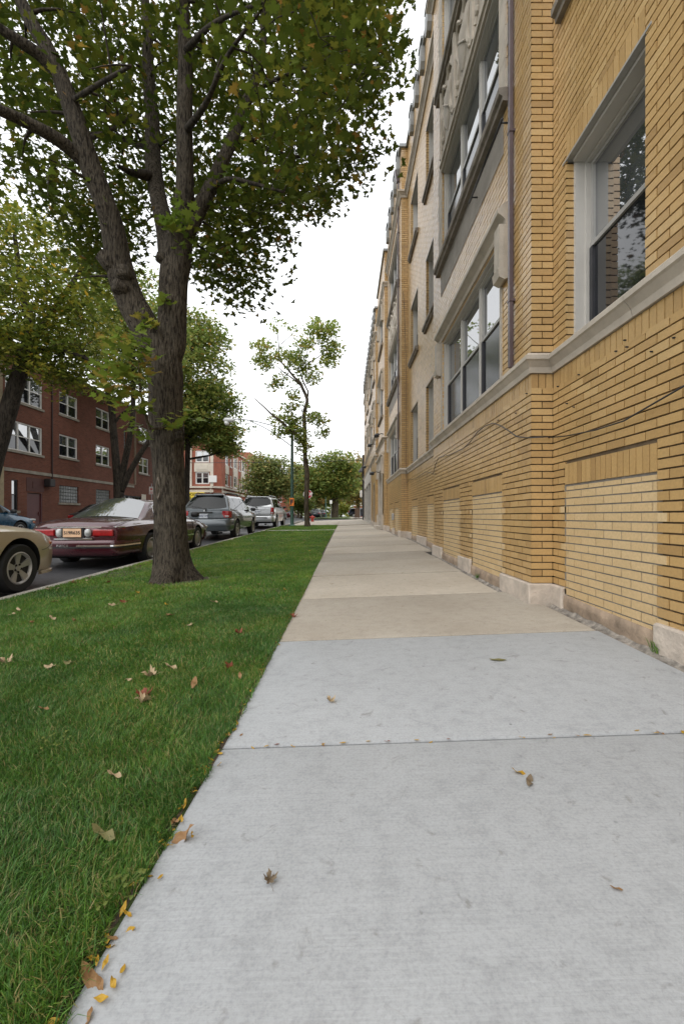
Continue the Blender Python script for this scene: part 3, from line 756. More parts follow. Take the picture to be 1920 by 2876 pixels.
# lawn bed and grass
lx = lin(-3.91, -0.53, 22)
sheet('lawn_bed', lx, lin(-3, 19.55, 60), lambda x, y: z_lawn(x, y) - 0.006, M['soil'])
sheet('lawn_bed', lx, lin(20.15, 25.85, 14), lambda x, y: z_lawn(x, y) - 0.006, M['soil'])
def z_far(x, y): return -0.10 + slope(y)
sheet('far_lawn', lin(-3.9, 0.55, 6), lin(47.2, 140, 30), lambda x, y: z_far(x, y) + 0.03*noise.noise(Vector((x, y, 0))), pm('far_lawn_green', (0.085,0.125,0.028), 0.9, 0.4, 0.8, 0.6, 20))
sheet('far_lawn', lin(-40, -15, 6), lin(47.2, 140, 30), lambda x, y: z_far(x, y) - 0.1, pm('far_lawn_green_b', (0.075,0.11,0.028), 0.9, 0.4, 0.8))
sheet('driveway', lin(0.56, 12, 6), lin(47.2, 120, 12), lambda x, y: z_far(x, y), M['conc_old'])

def blades(regions, zf, name, excl=()):
    pos = []; hs = []; ws = []
    for (x0, x1, y0, y1, n, h, w, clipf) in regions:
        x = x0 + (x1-x0)*RNG.random(n); y = y0 + (y1-y0)*RNG.random(n)
        if clipf is not None:
            k = clipf(x, y); x, y = x[k], y[k]
        pos.append(np.stack([x, y], 1)); hs.append(np.full(len(x), h)); ws.append(np.full(len(x), w))
    pos = np.concatenate(pos); hs = np.concatenate(hs); ws = np.concatenate(ws)
    keep = np.ones(len(pos), bool)
    for (ex, ey, er, pr) in excl:
        d = np.hypot(pos[:,0]-ex, pos[:,1]-ey)
        keep &= ~((d < er) & (RNG.random(len(pos)) < pr))
    pos, hs, ws = pos[keep], hs[keep], ws[keep]; n = len(pos)
    # patchiness from smooth value noise on a lattice
    def lat(freq, seed):
        r = np.random.default_rng(seed); g = r.random((64, 64))
        u = (pos[:,0]*freq) % 63; v = (pos[:,1]*freq) % 63
        i, j = u.astype(int), v.astype(int); fu, fv = u-i, v-j
        fu = fu*fu*(3-2*fu); fv = fv*fv*(3-2*fv)
        return (g[i,j]*(1-fu)*(1-fv)+g[i+1,j]*fu*(1-fv)+g[i,j+1]*(1-fu)*fv+g[i+1,j+1]*fu*fv)
    p1 = lat(0.8, 1); p2 = lat(2.7, 2); p3 = lat(7.0, 4)
    patch = 0.45*p1+0.35*p2+0.2*p3
    keep = RNG.random(n) < np.clip(0.35 + 1.5*(p2*0.6+p3*0.4), 0, 1)
    pos, hs, ws, patch, p3, p1 = pos[keep], hs[keep], ws[keep], patch[keep], p3[keep], p1[keep]; p2 = p2[keep]; n = len(pos)
    z = np.array([zf(x, y) for x, y in pos])
    h = hs*(0.55+0.75*RNG.random(n))*(0.75+0.5*patch); w = ws*(0.7+0.6*RNG.random(n))
    az = RNG.random(n)*2*np.pi; lean = np.clip(RNG.normal(0.75, 0.40, n), 0.02, 1.5)
    comb = p3*6.0
    az = np.where(RNG.random(n) < 0.5, comb + RNG.normal(0, 0.8, n), az)
    dx, dy = np.cos(az), np.sin(az); saz = RNG.random(n)*2*np.pi; sx, sy = np.cos(saz), np.sin(saz)
    base = np.stack([pos[:,0], pos[:,1], z-0.004], 1)
    def at(f, wf, k):
        ang = lean*f
        out = h*f*np.sin(ang); up = h*f*np.cos(ang*0.85)
        c = base + np.stack([dx*out, dy*out, up], 1)
        return c + np.stack([sx*w*wf*k, sy*w*wf*k, np.zeros(n)], 1)
    V = np.stack([at(0,0.5,-1), at(0,0.5,1), at(0.55,0.45,1), at(0.55,0.45,-1), at(1.0,0.0,0)], 1)
    idx = np.arange(n, dtype=np.int32)[:,None]*5
    loops = np.concatenate([idx+np.array([[0,1,2,3]]), idx+np.array([[3,2,4]])], 1).astype(np.int32).reshape(-1)
    starts = np.stack([np.arange(n)*7, np.arange(n)*7+4], 1).astype(np.int32).reshape(-1)
    me = bpy.data.meshes.new(name)
    me.vertices.add(n*5); me.vertices.foreach_set('co', V.astype(np.float32).reshape(-1))
    me.loops.add(n*7); me.loops.foreach_set('vertex_index', loops)
    me.polygons.add(n*2); me.polygons.foreach_set('loop_start', starts)
    tone = np.clip(0.08 + 0.62*RNG.random(n)*(0.55+0.6*patch) + 0.14*patch, 0, 0.82)
    tone = np.clip(tone + 0.22*np.clip((pos[:,1]-3.6+2.0*(p1-0.5))/2.5, 0, 1), 0, 0.84)  # farther grass coloured lighter, standing in for brighter light on that lawn
    dead = RNG.random(n) < 0.07 + 0.13*p2; tone[dead] = 0.88 + 0.12*RNG.random(dead.sum())
    a = me.attributes.new('tone', 'FLOAT', 'FACE'); a.data.foreach_set('value', np.repeat(tone, 2).astype(np.float32))
    me.materials.append(M['grass']); me.update(calc_edges=True)
    return tag(put(name, me), kind='stuff')
TREE = (-2.42, 5.98)
inview = lambda x, y: (x > -0.86*y - 0.35) & (x < -0.528 - 0.040*np.maximum(0, 2.0 - y))
outview = lambda x, y: (x <= -0.86*y - 0.35)
lawnside = lambda x, y: x < -0.528 - 0.040*np.maximum(0, 2.0 - y)
tr_ex = [(TREE[0], TREE[1], 0.30, 1.0), (TREE[0]+0.05, TREE[1]-0.05, 0.42, 0.75), (TREE[0]+0.45, TREE[1]+0.15, 0.22, 0.6), (-1.3, 6.6, 0.22, 0.5), (-2.0, 8.3, 0.3, 0.5), (-0.95, 5.2, 0.25, 0.4), (-3.6,6.6,0.35,0.6),(-3.6,7.4,0.35,0.6), (-2.2,24.0,0.2,1.0)]
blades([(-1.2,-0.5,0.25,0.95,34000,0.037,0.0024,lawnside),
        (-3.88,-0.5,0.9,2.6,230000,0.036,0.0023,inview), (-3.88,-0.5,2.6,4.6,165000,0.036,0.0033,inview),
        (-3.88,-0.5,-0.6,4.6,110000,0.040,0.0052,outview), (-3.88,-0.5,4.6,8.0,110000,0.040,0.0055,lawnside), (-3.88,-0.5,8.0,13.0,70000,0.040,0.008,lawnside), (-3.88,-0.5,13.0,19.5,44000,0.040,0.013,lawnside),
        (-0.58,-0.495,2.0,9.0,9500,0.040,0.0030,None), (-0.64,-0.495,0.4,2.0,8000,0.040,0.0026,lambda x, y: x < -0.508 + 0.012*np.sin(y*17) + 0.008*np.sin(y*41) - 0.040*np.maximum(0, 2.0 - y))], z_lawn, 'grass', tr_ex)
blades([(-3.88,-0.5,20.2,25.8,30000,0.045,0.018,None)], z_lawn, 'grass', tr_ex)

def soil_patch(x, y, rx, ry, seed, dz=0.003):
    mb = MB(); r_ = random.Random(seed); ph = r_.random()*6; R = []
    for k in (0.0, 0.4, 0.7, 0.9, 1.0):
        R.append([(x+rx*k*math.cos(t)*(1+0.22*math.sin(3*t+ph)+0.12*math.sin(7*t)), y+ry*k*math.sin(t)*(1+0.2*math.sin(4*t+ph)), 0) for t in [6.2832*i/28 for i in range(28)]])
    R = [[(a, b, z_lawn(a, b) + dz + 0.012*noise.noise(Vector((a*9, b*9, seed))) - (0.012 if k == 4 else 0)) for a, b, _ in rg] for k, rg in enumerate(R)]
    mb.rings(R, 0, False, False); tag(mb.build('bare_soil', M['bare_soil'], None, False, True), kind='structure')
M['bare_soil'] = pm('bare_soil', (0.095,0.075,0.055), 0.95, 0.45, 14, 1.0, 60)
for q in ((TREE[0]+0.06, TREE[1]-0.06, 0.40, 0.36, 1), (TREE[0]+0.52, TREE[1]+0.16, 0.26, 0.13, 2), (-1.35, 6.6, 0.20, 0.12, 3), (-2.0, 8.3, 0.28, 0.16, 4), (-0.95, 5.2, 0.2, 0.12, 5), (-3.6, 6.9, 0.22, 0.7, 6), (-2.2, 24.0, 0.3, 0.3, 7)): soil_patch(*q)
mb = MB(); mb.rings([[(xe(y)-0.05-0.02*noise.noise(Vector((y*6,0,0))), y, z_lawn(-0.56, y)-0.001), (xe(y)-0.02, y, z_walk(-0.53, y)-0.002+0.006*noise.noise(Vector((y*20,1,0)))), (xe(y)+0.010+0.008*noise.noise(Vector((y*14,3,0))), y, z_walk(-0.5, y)-0.011)] for y in lin(0.2, 19, 320)], 0, False, False, closed=False)
tag(mb.build('soil_edge', M['bare_soil'], None, False, True), kind='structure')
# ================================================================== trees
MAPLE = np.array([(0,-0.02),(0.10,-0.10),(0.30,-0.16),(0.24,0.02),(0.52,0.02),(0.46,0.14),(0.62,0.34),(0.36,0.32),(0.34,0.44),(0.16,0.38),(0.20,0.62),(0.10,0.62),(0.0,0.92),
                  (-0.10,0.62),(-0.20,0.62),(-0.16,0.38),(-0.34,0.44),(-0.36,0.32),(-0.62,0.34),(-0.46,0.14),(-0.52,0.02),(-0.24,0.02),(-0.30,-0.16),(-0.10,-0.10)])
SIMPLE = np.array([(0,-0.05),(0.35,-0.12),(0.55,0.25),(0.22,0.38),(0,0.85),(-0.22,0.38),(-0.55,0.25),(-0.35,-0.12)])
DIAM = np.array([(0,-0.3),(0.45,0.1),(0.05,0.75),(-0.4,0.25)])
def leaf_mesh(name, centres, tones, size, shape, mats, tilt=0.55, droop=0.35, seed=3, parent=None, out_c=None):
    r = np.random.default_rng(seed); n = len(centres); k = len(shape)
    az = r.random(n)*2*np.pi
    # leaf normal: mostly up with spread
    nx, ny = r.normal(0, tilt, n), r.normal(0, tilt, n); nz = np.ones(n)
    nn = np.stack([nx, ny, nz], 1); nn /= np.linalg.norm(nn, axis=1)[:,None]
    d = np.stack([np.cos(az), np.sin(az), -droop*np.ones(n)+r.normal(0,0.25,n)], 1)
    d -= nn*np.sum(d*nn, 1)[:,None]; d /= np.linalg.norm(d, axis=1)[:,None]
    e = np.cross(d, nn)
    sz = size*(0.55+0.75*r.random(n))
    sh = shape
    V = centres[:,None,:] + (e[:,None,:]*sh[None,:,0,None] + d[:,None,:]*sh[None,:,1,None])*sz[:,None,None]
    # gentle cup along the midrib
    V += nn[:,None,:]*(0.22*np.abs(sh[None,:,0,None])**1.3 - 0.10*sh[None,:,1,None]**2)*sz[:,None,None]
    me = bpy.data.meshes.new(name)
    me.vertices.add(n*k); me.vertices.foreach_set('co', V.astype(np.float32).reshape(-1))
    me.loops.add(n*k); me.loops.foreach_set('vertex_index', np.arange(n*k, dtype=np.int32))
    me.polygons.add(n); me.polygons.foreach_set('loop_start', np.arange(n, dtype=np.int32)*k)
    a = me.attributes.new('tone', 'FLOAT', 'FACE'); a.data.foreach_set('value', np.asarray(tones, dtype=np.float32))
    me.materials.append(mats); me.update(calc_edges=True)
    return put(name, me, parent, True)
def clump_leaves(clumps, per, sig, r, tone_spread=0.35):
    C = []; T = []
    for (x, y, z, s) in clumps:
        n = max(3, int(per*s*s*(0.7+0.6*r.random())))
        p = r.normal(0, 1, (n, 3)); p /= np.maximum(1, np.linalg.norm(p, axis=1)/1.5)[:,None]
        q = np.array([x, y, z]) + p*np.array(sig)*s
        C.append(q); T.append(np.clip(r.random() * 0.35 + r.random(n)*0.55 + (r.random(n) < 0.07)*0.35, 0, 1))
    return np.concatenate(C), np.concatenate(T)
def bez(a, b, c, n):
    return [a*(1-t)**2 + b*2*t*(1-t) + c*t*t for t in [i/n for i in range(n+1)]]
def grow(mb, nodes, clumps, r, r0=0.045, r1=0.008, n=5, maxrad=None, sag=0.15):
    """twigs from the nearest limb to each leaf clump, working outwards so twigs branch from twigs"""
    pts = [Vector(p) for p, _ in nodes]; rad = [q for _, q in nodes]
    A = np.array([tuple(p) for p in pts])
    order = []
    for c in clumps:
        d = np.min(np.linalg.norm(A - np.array(c[:3]), axis=1)); order.append((d, c))
    order.sort(key=lambda q: q[0])
    for d, c in order:
        c = Vector(c[:3]); D = np.linalg.norm(A - np.array(tuple(c)), axis=1)
        # prefer joints below the clump
        pen = D + 0.6*np.maximum(0, A[:,2] - c.z)
        i = int(np.argmin(pen)); p = Vector(A[i]); L = (c-p).length
        if L < 0.05: continue
        midp = (p+c)/2 + Vector((r.normal(0,0.08)*L, r.normal(0,0.08)*L, sag*L))
        k = max(3, min(7, int(L/0.3)+2))
        path = bez(p, midp, c, k)
        ra = min(rad[i]*0.6, r0*min(1.6, 0.45+L*0.45)); rr = [ra + (r1-ra)*t/k for t in range(k+1)]
        mb.tube(path, rr, n, 1, False)
        A = np.concatenate([A, np.array([tuple(q) for q in path[1:]])]); rad += rr[1:]
def limb_nodes(pts, rad, n=4):
    out = []
    for i in range(len(pts)-1):
        for j in range(n):
            t = j/n; out.append((pts[i].lerp(pts[i+1], t), rad[i]+(rad[i+1]-rad[i])*t))
    out.append((pts[-1], rad[-1])); return out
def smooth_path(pts, rad, n=6):
    P_, R_ = [], []
    m = len(pts)
    for i in range(m-1):
        p0, p1, p2, p3 = pts[max(0,i-1)], pts[i], pts[i+1], pts[min(m-1,i+2)]
        for j in range(n):
            t = j/n
            P_.append(0.5*((2*p1)+(p2-p0)*t+(2*p0-5*p1+4*p2-p3)*t*t+(3*p1-p0-3*p2+p3)*t**3)); R_.append(rad[i]+(rad[i+1]-rad[i])*t)
    P_.append(pts[-1]); R_.append(rad[-1]); return P_, R_

D2S = 1920/1568
def Q(x, y, Y): return P(x*D2S, y*D2S, Y)      # survey point read off the 1568-wide print
def wd(w, Y): return w*D2S/F*Y/2

# ---- the big street maple beside the pavement
mt = empty('maple_tree', (TREE[0], TREE[1], z_lawn(*TREE)), 'large street maple with a thick furrowed trunk forking low, in the near lawn', 'tree')
tk = MB()
zb = z_lawn(*TREE)
def limb(spec, n=16, wob=0.10, sub=6, m=0):
    pts = [Q(x, y, Y) for x, y, Y, w in spec]; rad = [wd(w, Y) for x, y, Y, w in spec]
    p, q = smooth_path(pts, rad, sub)
    tk.tube(p, q, n, m, True, wob=wob)
    return limb_nodes(pts, rad, 5)
# root flare with lobes, then the bole
R = []
bole = [(398,1352,5.98,112),(398,1335,5.98,104),(398,1318,5.98,93),(396,1295,5.98,83),(394,1260,5.98,75),(391,1200,5.98,70),(388,1120,5.98,67),(384,1040,5.98,68),(382,1000,5.98,75),(381,960,5.98,73),(380,900,5.98,72),(380,860,5.98,74),(376,820,5.98,75),(372,780,5.98,78)]
bp, br = smooth_path([Q(x,y,Y) for x,y,Y,w in bole], [wd(w,Y) for x,y,Y,w in bole], 5)
for i, (p, q) in enumerate(zip(bp, br)):
    ring = []
    h = p.z - zb
    for j in range(44):
        th = 2*math.pi*j/44; c, s_ = math.cos(th), math.sin(th)
        fl = max(0, 1 - max(0, h)/0.42)**2
        lob = 0.20*fl*(math.sin(th*3+0.8)+0.6*math.sin(th*5+2.0)) + 0.22*fl*max(0, math.cos(th-0.15))**6
        rr = q*(1 + lob + 0.045*noise.noise(Vector((c*1.5, s_*1.5, h*1.1))) + 0.030*noise.noise(Vector((c*5, s_*5, h*2.2))) + 0.022*math.sin(th*15 + 2.5*noise.noise(Vector((c*2, s_*2, h*1.3)))))
        ring.append((p.x + c*rr, p.y + s_*rr, p.z))
    R.append(ring)
tk.rings(R, 0, False, True)
nodes = []
left = [(372,860,5.98,40),(352,800,5.95,62),(330,745,5.9,64),(305,700,5.85,62),(282,640,5.8,60),(270,590,5.75,54),(258,520,5.7,50),(240,465,5.62,47),(215,400,5.55,46),(188,320,5.45,43),(165,250,5.4,40),(140,180,5.35,36),(108,110,5.3,33),(72,50,5.25,28),(30,-40,5.2,25),(-40,-220,5.1,18),(-120,-420,5.0,9)]
right = [(384,860,5.98,44),(391,790,5.98,66),(394,720,5.98,62),(398,650,5.98,62),(404,600,6.0,64),(410,555,6.0,58),(418,500,6.0,44),(424,440,5.95,40),(424,360,5.9,37),(423,280,5.9,35),(424,200,5.85,33),(424,130,5.8,30),(420,40,5.8,27),(410,-120,5.8,20),(400,-320,5.9,10)]
centre = [(398,640,6.02,44),(388,580,6.15,46),(378,520,6.35,42),(364,460,6.6,38),(354,400,6.8,36),(350,330,7.0,34),(348,260,7.1,30),(340,170,7.2,26),(338,60,7.3,22),(320,-120,7.5,12)]
rbr = [(425,545,6.0,36),(450,490,6.05,36),(478,440,6.1,32),(505,380,6.2,29),(528,330,6.3,27),(550,270,6.4,24),(570,220,6.5,20),(590,170,6.6,18),(603,110,6.7,15),(604,20,6.8,13),(615,-150,7.0,7)]
lb = [(192,372,5.50,28),(165,345,5.4,30),(130,318,5.25,29),(90,295,5.1,27),(45,272,4.95,25),(0,252,4.8,24),(-90,215,4.6,18),(-220,120,4.3,9)]
lb2 = [(140,185,5.36,26),(95,130,5.2,26),(45,95,5.05,24),(-20,50,4.9,18),(-150,-60,4.6,9)]
for sp, nn in ((left,22),(right,22),(centre,16),(rbr,14),(lb,14),(lb2,12)): nodes += limb(sp, nn, 0.10)
for sp in ([(350,405,6.8,20),(330,400,6.5,22),(300,395,6.3,14),(270,380,6.1,8)], [(560,250,6.4,14),(600,200,6.3,10),(660,170,6.2,8),(740,140,6.0,5)], [(528,330,6.3,16),(575,320,6.6,12),(620,345,6.9,9),(690,360,7.1,5)],
           [(478,440,6.1,14),(520,410,5.7,10),(580,420,5.5,8),(650,440,5.4,5)], [(424,300,5.9,16),(470,240,5.2,12),(520,130,4.6,9),(600,20,4.2,6)], [(422,120,5.8,16),(480,60,5.2,11),(560,20,4.7,8),(680,-20,4.3,5)],
           [(350,330,7.0,14),(310,330,7.6,10),(260,310,8.0,7)], [(160,235,5.4,14),(230,190,5.0,10),(300,150,4.6,7)], [(188,320,5.45,12),(250,300,6.2,9),(310,260,6.8,6)]):
    nodes += limb(sp, 8, 0.08, 4, 1)
# knots, stubs and scars on the bole
for (x, y, Y, r_, a_) in ((283,622,5.62,0.10,0.3),(268,655,5.64,0.10,-0.6),(250,585,5.70,0.085,-1.2),(366,985,5.80,0.10,0.1),(412,1000,5.86,0.07,0.9),(366,590,5.85,0.07,-1.0)):
    p = Q(x, y, Y); d = Vector((math.sin(a_), -math.cos(a_), 0.15)).normalized(); q = p + d*0.02
    tk.tube([p-d*0.16, p-d*0.05, p+d*0.02, p+d*0.045, p+d*0.03, p-d*0.01], [r_*1.25, r_*1.15, r_*0.95, r_*0.75, r_*0.5, r_*0.1], 12, 0, True, wob=0.3)
p = Q(240,600,5.7); tk.tube([Q(272,620,5.75), Q(252,600,5.7), Q(234,580,5.65)], [0.14,0.13,0.11], 12, 0, True, wob=0.15)
sc = MB()
for (x, y, Y, w, h) in ((362,1120,5.765,9,44),):
    p = Q(x, y, Y)
    sc.rings([[(p.x+math.cos(t)*wd(w*k,Y), p.y+dy_+0.01*math.cos(t*3), p.z+math.sin(t)*wd(h*1.2*k,Y)) for t in [2*math.pi*i/14 for i in range(14)]] for k, dy_ in ((1.1,0.05),(1.0,-0.004),(0.8,0.002),(0.55,0.018),(0.2,0.022))], 0, False, True)
for (x, y, Y, w, h, a_) in ((48,82,5.05,8,60,0.45),(150,520,5.55,1,1,0),):
    if w > 2:
        p = Q(x, y, Y)
# crown: leaf clumps through the volume of the crown
poly = [(-260,-500),(700,-500),(955,-60),(940,60),(925,150),(890,180),(868,215),(850,270),(830,320),(850,380),(800,430),(765,500),(690,500),(660,555),(612,575),(604,650),(566,735),(520,690),(478,640),(452,610),(440,570),(400,470),(330,470),(318,560),(296,640),(240,700),(175,640),(110,520),(60,440),(-20,420),(-260,330)]
def inpoly(x, y, poly):
    c = False; j = len(poly)-1
    for i in range(len(poly)):
        xi, yi = poly[i]; xj, yj = poly[j]
        if (yi > y) != (yj > y) and x < (xj-xi)*(y-yi)/(yj-yi)+xi: c = not c
        j = i
    return c
LP2 = []
for sp in (left, right, centre, rbr, lb):
    for i in range(len(sp)-1):
        for t in (0, .33, .66): LP2.append(tuple(sp[i][k]+(sp[i+1][k]-sp[i][k])*t for k in (0,1)) + ((sp[i][3]*(1-t)+sp[i+1][3]*t)*0.5, sp[i][2]))
LP2 = [q for q in LP2 if -60 < q[1] < 760]
r = np.random.default_rng(5); cl = []
NA = np.array([tuple(p) for p, _ in nodes])
tries = 0
while len(cl) < 1250 and tries < 400000:
    tries += 1
    p = np.array([-2.6, 6.4, 8.4]) + r.uniform(-1, 1, 3)*np.array([5.0, 5.0, 5.3])
    e = (p - np.array([-2.6, 6.4, 8.4]))/np.array([4.9, 4.7, 5.2])
    q = np.linalg.norm(e)
    if q > 1 or p[1] < 2.2 or p[0] > 0.95: continue
    if p[2] < 3.6: continue
    sx = (CX + p[0]/p[1]*F)/D2S; sy = (CY - (p[2]-H)/p[1]*F)/D2S
    s = 0.75+0.5*r.random()
    mrg = 0.36*s*F/p[1]/D2S*0.85
    if not inpoly(sx, sy, poly): continue
    if not (inpoly(sx+mrg, sy, poly) and inpoly(sx, sy+mrg*0.8, poly)) and r.random() < 0.85: continue
    if sx < 115 and 285 < sy < 420 and r.random() < 0.75: continue
    if 430 < sy < 700 and sx < 180 and r.random() < 0.5: continue
    if 330 < sx < 440 and 400 < sy < 640 and p[1] < 6.3: continue
    # limbs stay readable from below
    if p[1] < 7.0 and any(abs(sx-lx_) < lw_ + mrg*0.9 and abs(sy-ly_) < lw_ + mrg*0.7 and p[1] < lY_ + 0.25 for lx_, ly_, lw_, lY_ in LP2) and r.random() < (0.95 if sy > 260 else 0.72): continue
    # thin middle of crown
    dn = np.min(np.linalg.norm(NA-p, axis=1))
    if dn < 0.28 and p[1] < 6.2: continue
    if dn > 2.6: continue
    if p[1] < 5.2 and sx < 560 and r.random() < 0.7: continue
    cl.append((p[0], p[1], p[2], s))
# the drooping skirt: sprays hanging at the lower right and beside the left limb
for (x, y, Y, dx_, dy_, n) in ((500,470,6.6,40,40,7),(560,450,6.8,45,45,9),(620,430,6.9,45,50,10),(680,430,7.0,40,40,9),(735,430,7.0,35,40,9),(790,390,7.1,35,40,9),(825,360,7.1,25,25,5),(500,530,6.6,35,25,5),(560,520,6.8,40,25,7),(610,520,6.9,30,25,6),(470,600,6.4,20,30,4),(500,620,6.5,25,30,5),(545,600,6.6,25,30,5),(580,640,6.7,18,25,4),(555,690,6.7,14,25,4),(525,660,6.6,20,25,4),
   (735,480,7.0,25,18,4),(800,240,6.8,25,25,5),(840,190,6.6,25,22,5),(890,140,6.5,14,18,4),(840,100,6.4,30,35,6),(875,60,6.3,20,35,5),
   (235,480,7.2,40,30,8),(200,520,7.4,50,40,10),(250,560,7.2,35,40,8),(215,600,7.4,35,40,8),(260,640,7.0,25,30,6),(180,580,7.6,35,40,7),(320,440,7.8,30,30,7),(150,480,7.4,40,30,7),(330,540,7.4,22,40,6),(110,420,6.6,40,30,5),(60,370,6.0,40,25,4),(90,340,5.4,30,30,3)):
    for i in range(n):
        q = Q(x + r.normal(0, dx_*0.6), y + r.normal(0, dy_*0.6), Y + r.normal(0, 0.4)); cl.append((q.x, q.y, q.z, 0.6+0.35*r.random())) if abs(q.x) < 20 and q.x < 0.75 else None
grow(tk, nodes, cl, r, 0.04, 0.006)
C_, T_ = clump_leaves(cl, 27, (0.34,0.34,0.16), r)
T_ = T_*0.95
tk.build('trunk', [M['bark'], M['bark_dark']], mt, True, True)
sc.build('bark_scar', M['scar'], mt, True, True)
leaf_mesh('crown', C_, T_, 0.098, MAPLE, M['leaf_main'], 0.5, 0.35, 21, mt)
# low turning sprays on the bole
low = []
for (x, y, Y, s) in ((300,800,5.2,.8),(330,770,5.3,.5),(255,860,5.0,.8),(290,880,5.2,.9),(325,850,5.4,.6),(240,900,5.1,.5),(300,930,5.3,.8),(330,930,5.4,.5),(330,990,5.5,.5),(270,830,5.0,.6),(300,970,5.4,.4),(355,740,5.7,.35),(400,980,5.55,.35),(415,945,5.6,.45),(440,950,5.5,.4),(390,970,5.5,.35),(400,510,5.7,.5),(425,490,5.7,.45),(395,530,5.75,.45),(385,690,5.7,.35),(405,460,5.8,.4),(370,680,5.7,.25),(320,720,5.6,.35),(270,770,5.3,.5),(345,820,5.5,.4),(250,780,5.6,.5)):
    q = Q(x, y, Y); low.append((q.x, q.y, q.z, s))
lt = MB()
ln = limb_nodes([Q(383,980,5.78),Q(345,985,5.6),Q(335,960,5.5),Q(322,900,5.45),Q(318,830,5.4)], [0.022,0.018,0.016,0.012,0.006], 4)
lt.tube([p for p, _ in ln], [q for _, q in ln], 6, 1)
grow(lt, ln + [(Q(400,1000,5.8),0.02),(Q(410,500,5.9),0.02),(Q(372,780,5.75),0.02)], low, r, 0.012, 0.003, 4, sag=0.05)
lt.build('twig_foliage', [M['bark'], M['bark_thin']], mt, True, True)
C_, T_ = clump_leaves(low, 52, (0.20,0.20,0.13), r)
leaf_mesh('turning_foliage', C_, T_, 0.125, MAPLE, M['leaf_low'], 0.45, 0.5, 22, mt)

def simple_tree(name, label, base, trunk_specs, crown, nclump, per, sig, lsize, lmat, barkm, group=None, shape=SIMPLE, seed=1, cat='tree', skip=None, flat=0.5, twr=0.05):
    """crown: list of ellipsoids (centre, radii, weight)"""
    r = np.random.default_rng(seed)
    root = empty(name, base, label, cat, group)
    mb = MB(); nodes = []
    for pts, rad in trunk_specs:
        p, q = smooth_path([Vector(x) for x in pts], rad, 4)
        mb.tube(p, q, 10, 0, True, wob=0.12); nodes += limb_nodes([Vector(x) for x in pts], rad, 4)
    cl = []
    wts = np.array([c[2] for c in crown]); wts = wts/wts.sum(); t = 0
    while len(cl) < nclump and t < nclump*60:
        t += 1
        c = crown[r.choice(len(crown), p=wts)]
        e = r.normal(0, 1, 3); e /= np.linalg.norm(e); e *= (0.25+0.75*r.random()**0.45)
        p = np.array(c[0]) + e*np.array(c[1])
        # lumpy outline
        k = noise.noise(Vector((p[0]*0.55+seed, p[1]*0.55, p[2]*0.6)))
        if np.linalg.norm(e) > 0.82 + 0.30*k: continue
        if skip and skip(p): continue
        cl.append((p[0], p[1], p[2], 0.7+0.6*r.random()))
    grow(mb, nodes, cl, r, twr, 0.01, 4)
    mb.build('trunk', [barkm, barkm], root, True, True)
    C_, T_ = clump_leaves(cl, per, sig, r)
    leaf_mesh('crown', C_, T_, lsize, shape, lmat, 0.6, 0.4, seed+40, root)
    return root
def sp(px, py, Y): return tuple(P(px, py, Y))
GRP = 'street trees along the far kerb'
# leaning tree at the far kerb, left
Yk = 17.0
simple_tree('maple_tree', 'yellow-green maple with a leaning dark trunk before the dark red block', (-15.2,Yk,0.1),
  [([(-15.3,Yk,0.05),(-15.05,Yk,1.5),sp(-40,1370,Yk),sp(0,1235,Yk),sp(40,1100,Yk),sp(70,1000,Yk),sp(85,920,Yk),sp(60,800,Yk),sp(40,650,Yk)], [0.42,0.34,0.32,0.31,0.30,0.27,0.2,0.13,0.06]),
   ([sp(66,1010,Yk),sp(110,985,Yk-.3),sp(170,985,Yk-.6),sp(240,1005,Yk-1),sp(300,1040,Yk-1.2)], [0.13,0.11,0.09,0.07,0.03]),
   ([sp(75,980,Yk),sp(130,900,Yk-.5),sp(200,800,Yk-1),sp(260,700,Yk-1)], [0.15,0.12,0.09,0.04]), ([sp(60,1000,Yk),sp(-20,900,Yk+.5),sp(-90,780,Yk+1)], [0.14,0.12,0.05])],
  [((-12.7,17,9.9),(3.6,3.6,4.2),4), ((-15.6,17,10.0),(3.6,3.5,4.4),3), ((-10.8,16,8.0),(1.9,2.2,2.4),1.2), ((-11.5,16.2,6.9),(1.5,1.6,0.8),0.4)], 560, 32, (0.52,0.52,0.24), 0.17, M['leaf_yel'], M['bark_dark'], GRP, SIMPLE, 61,
  skip=lambda p: (p[2] < 6.6 and p[0] < -12.6) or p[2] < 5.9)
Yk = 26.9
simple_tree('maple_tree', 'many-stemmed dark maple fanning from one low base in front of the red brick building', (-14.6,Yk,0.3),
  [([sp(334,1490,Yk),sp(334,1400,Yk),sp(326,1300,Yk),sp(318,1200,Yk),sp(312,1140,Yk),sp(296,1080,Yk),sp(270,1000,Yk),sp(250,900,Yk)], [0.36,0.30,0.24,0.21,0.19,0.14,0.1,0.05]),
   ([sp(336,1400,Yk),sp(346,1320,Yk),sp(366,1220,Yk-.4),sp(374,1150,Yk-.6),sp(372,1050,Yk-.8),sp(380,950,Yk-.8)], [0.24,0.2,0.17,0.15,0.11,0.06]),
   ([sp(340,1380,Yk),sp(365,1325,Yk),sp(400,1265,Yk),sp(428,1225,Yk),sp(470,1150,Yk),sp(490,1050,Yk)], [0.2,0.18,0.16,0.15,0.11,0.05]),
   ([sp(320,1190,Yk),sp(345,1160,Yk),sp(372,1150,Yk)], [0.09,0.08,0.07])],
  [((-14.9,26.9,11.3),(3.9,3.6,3.6),3), ((-12.6,26.6,12.0),(2.8,3.0,4.6),2), ((-14.6,26.5,14.4),(3.2,3.2,3.2),1.5)], 430, 34, (0.65,0.65,0.30), 0.20, M['leaf_mid'], M['bark_dark'], GRP, SIMPLE, 62, skip=lambda p: p[2] < 8.0)
Yk = 35.5
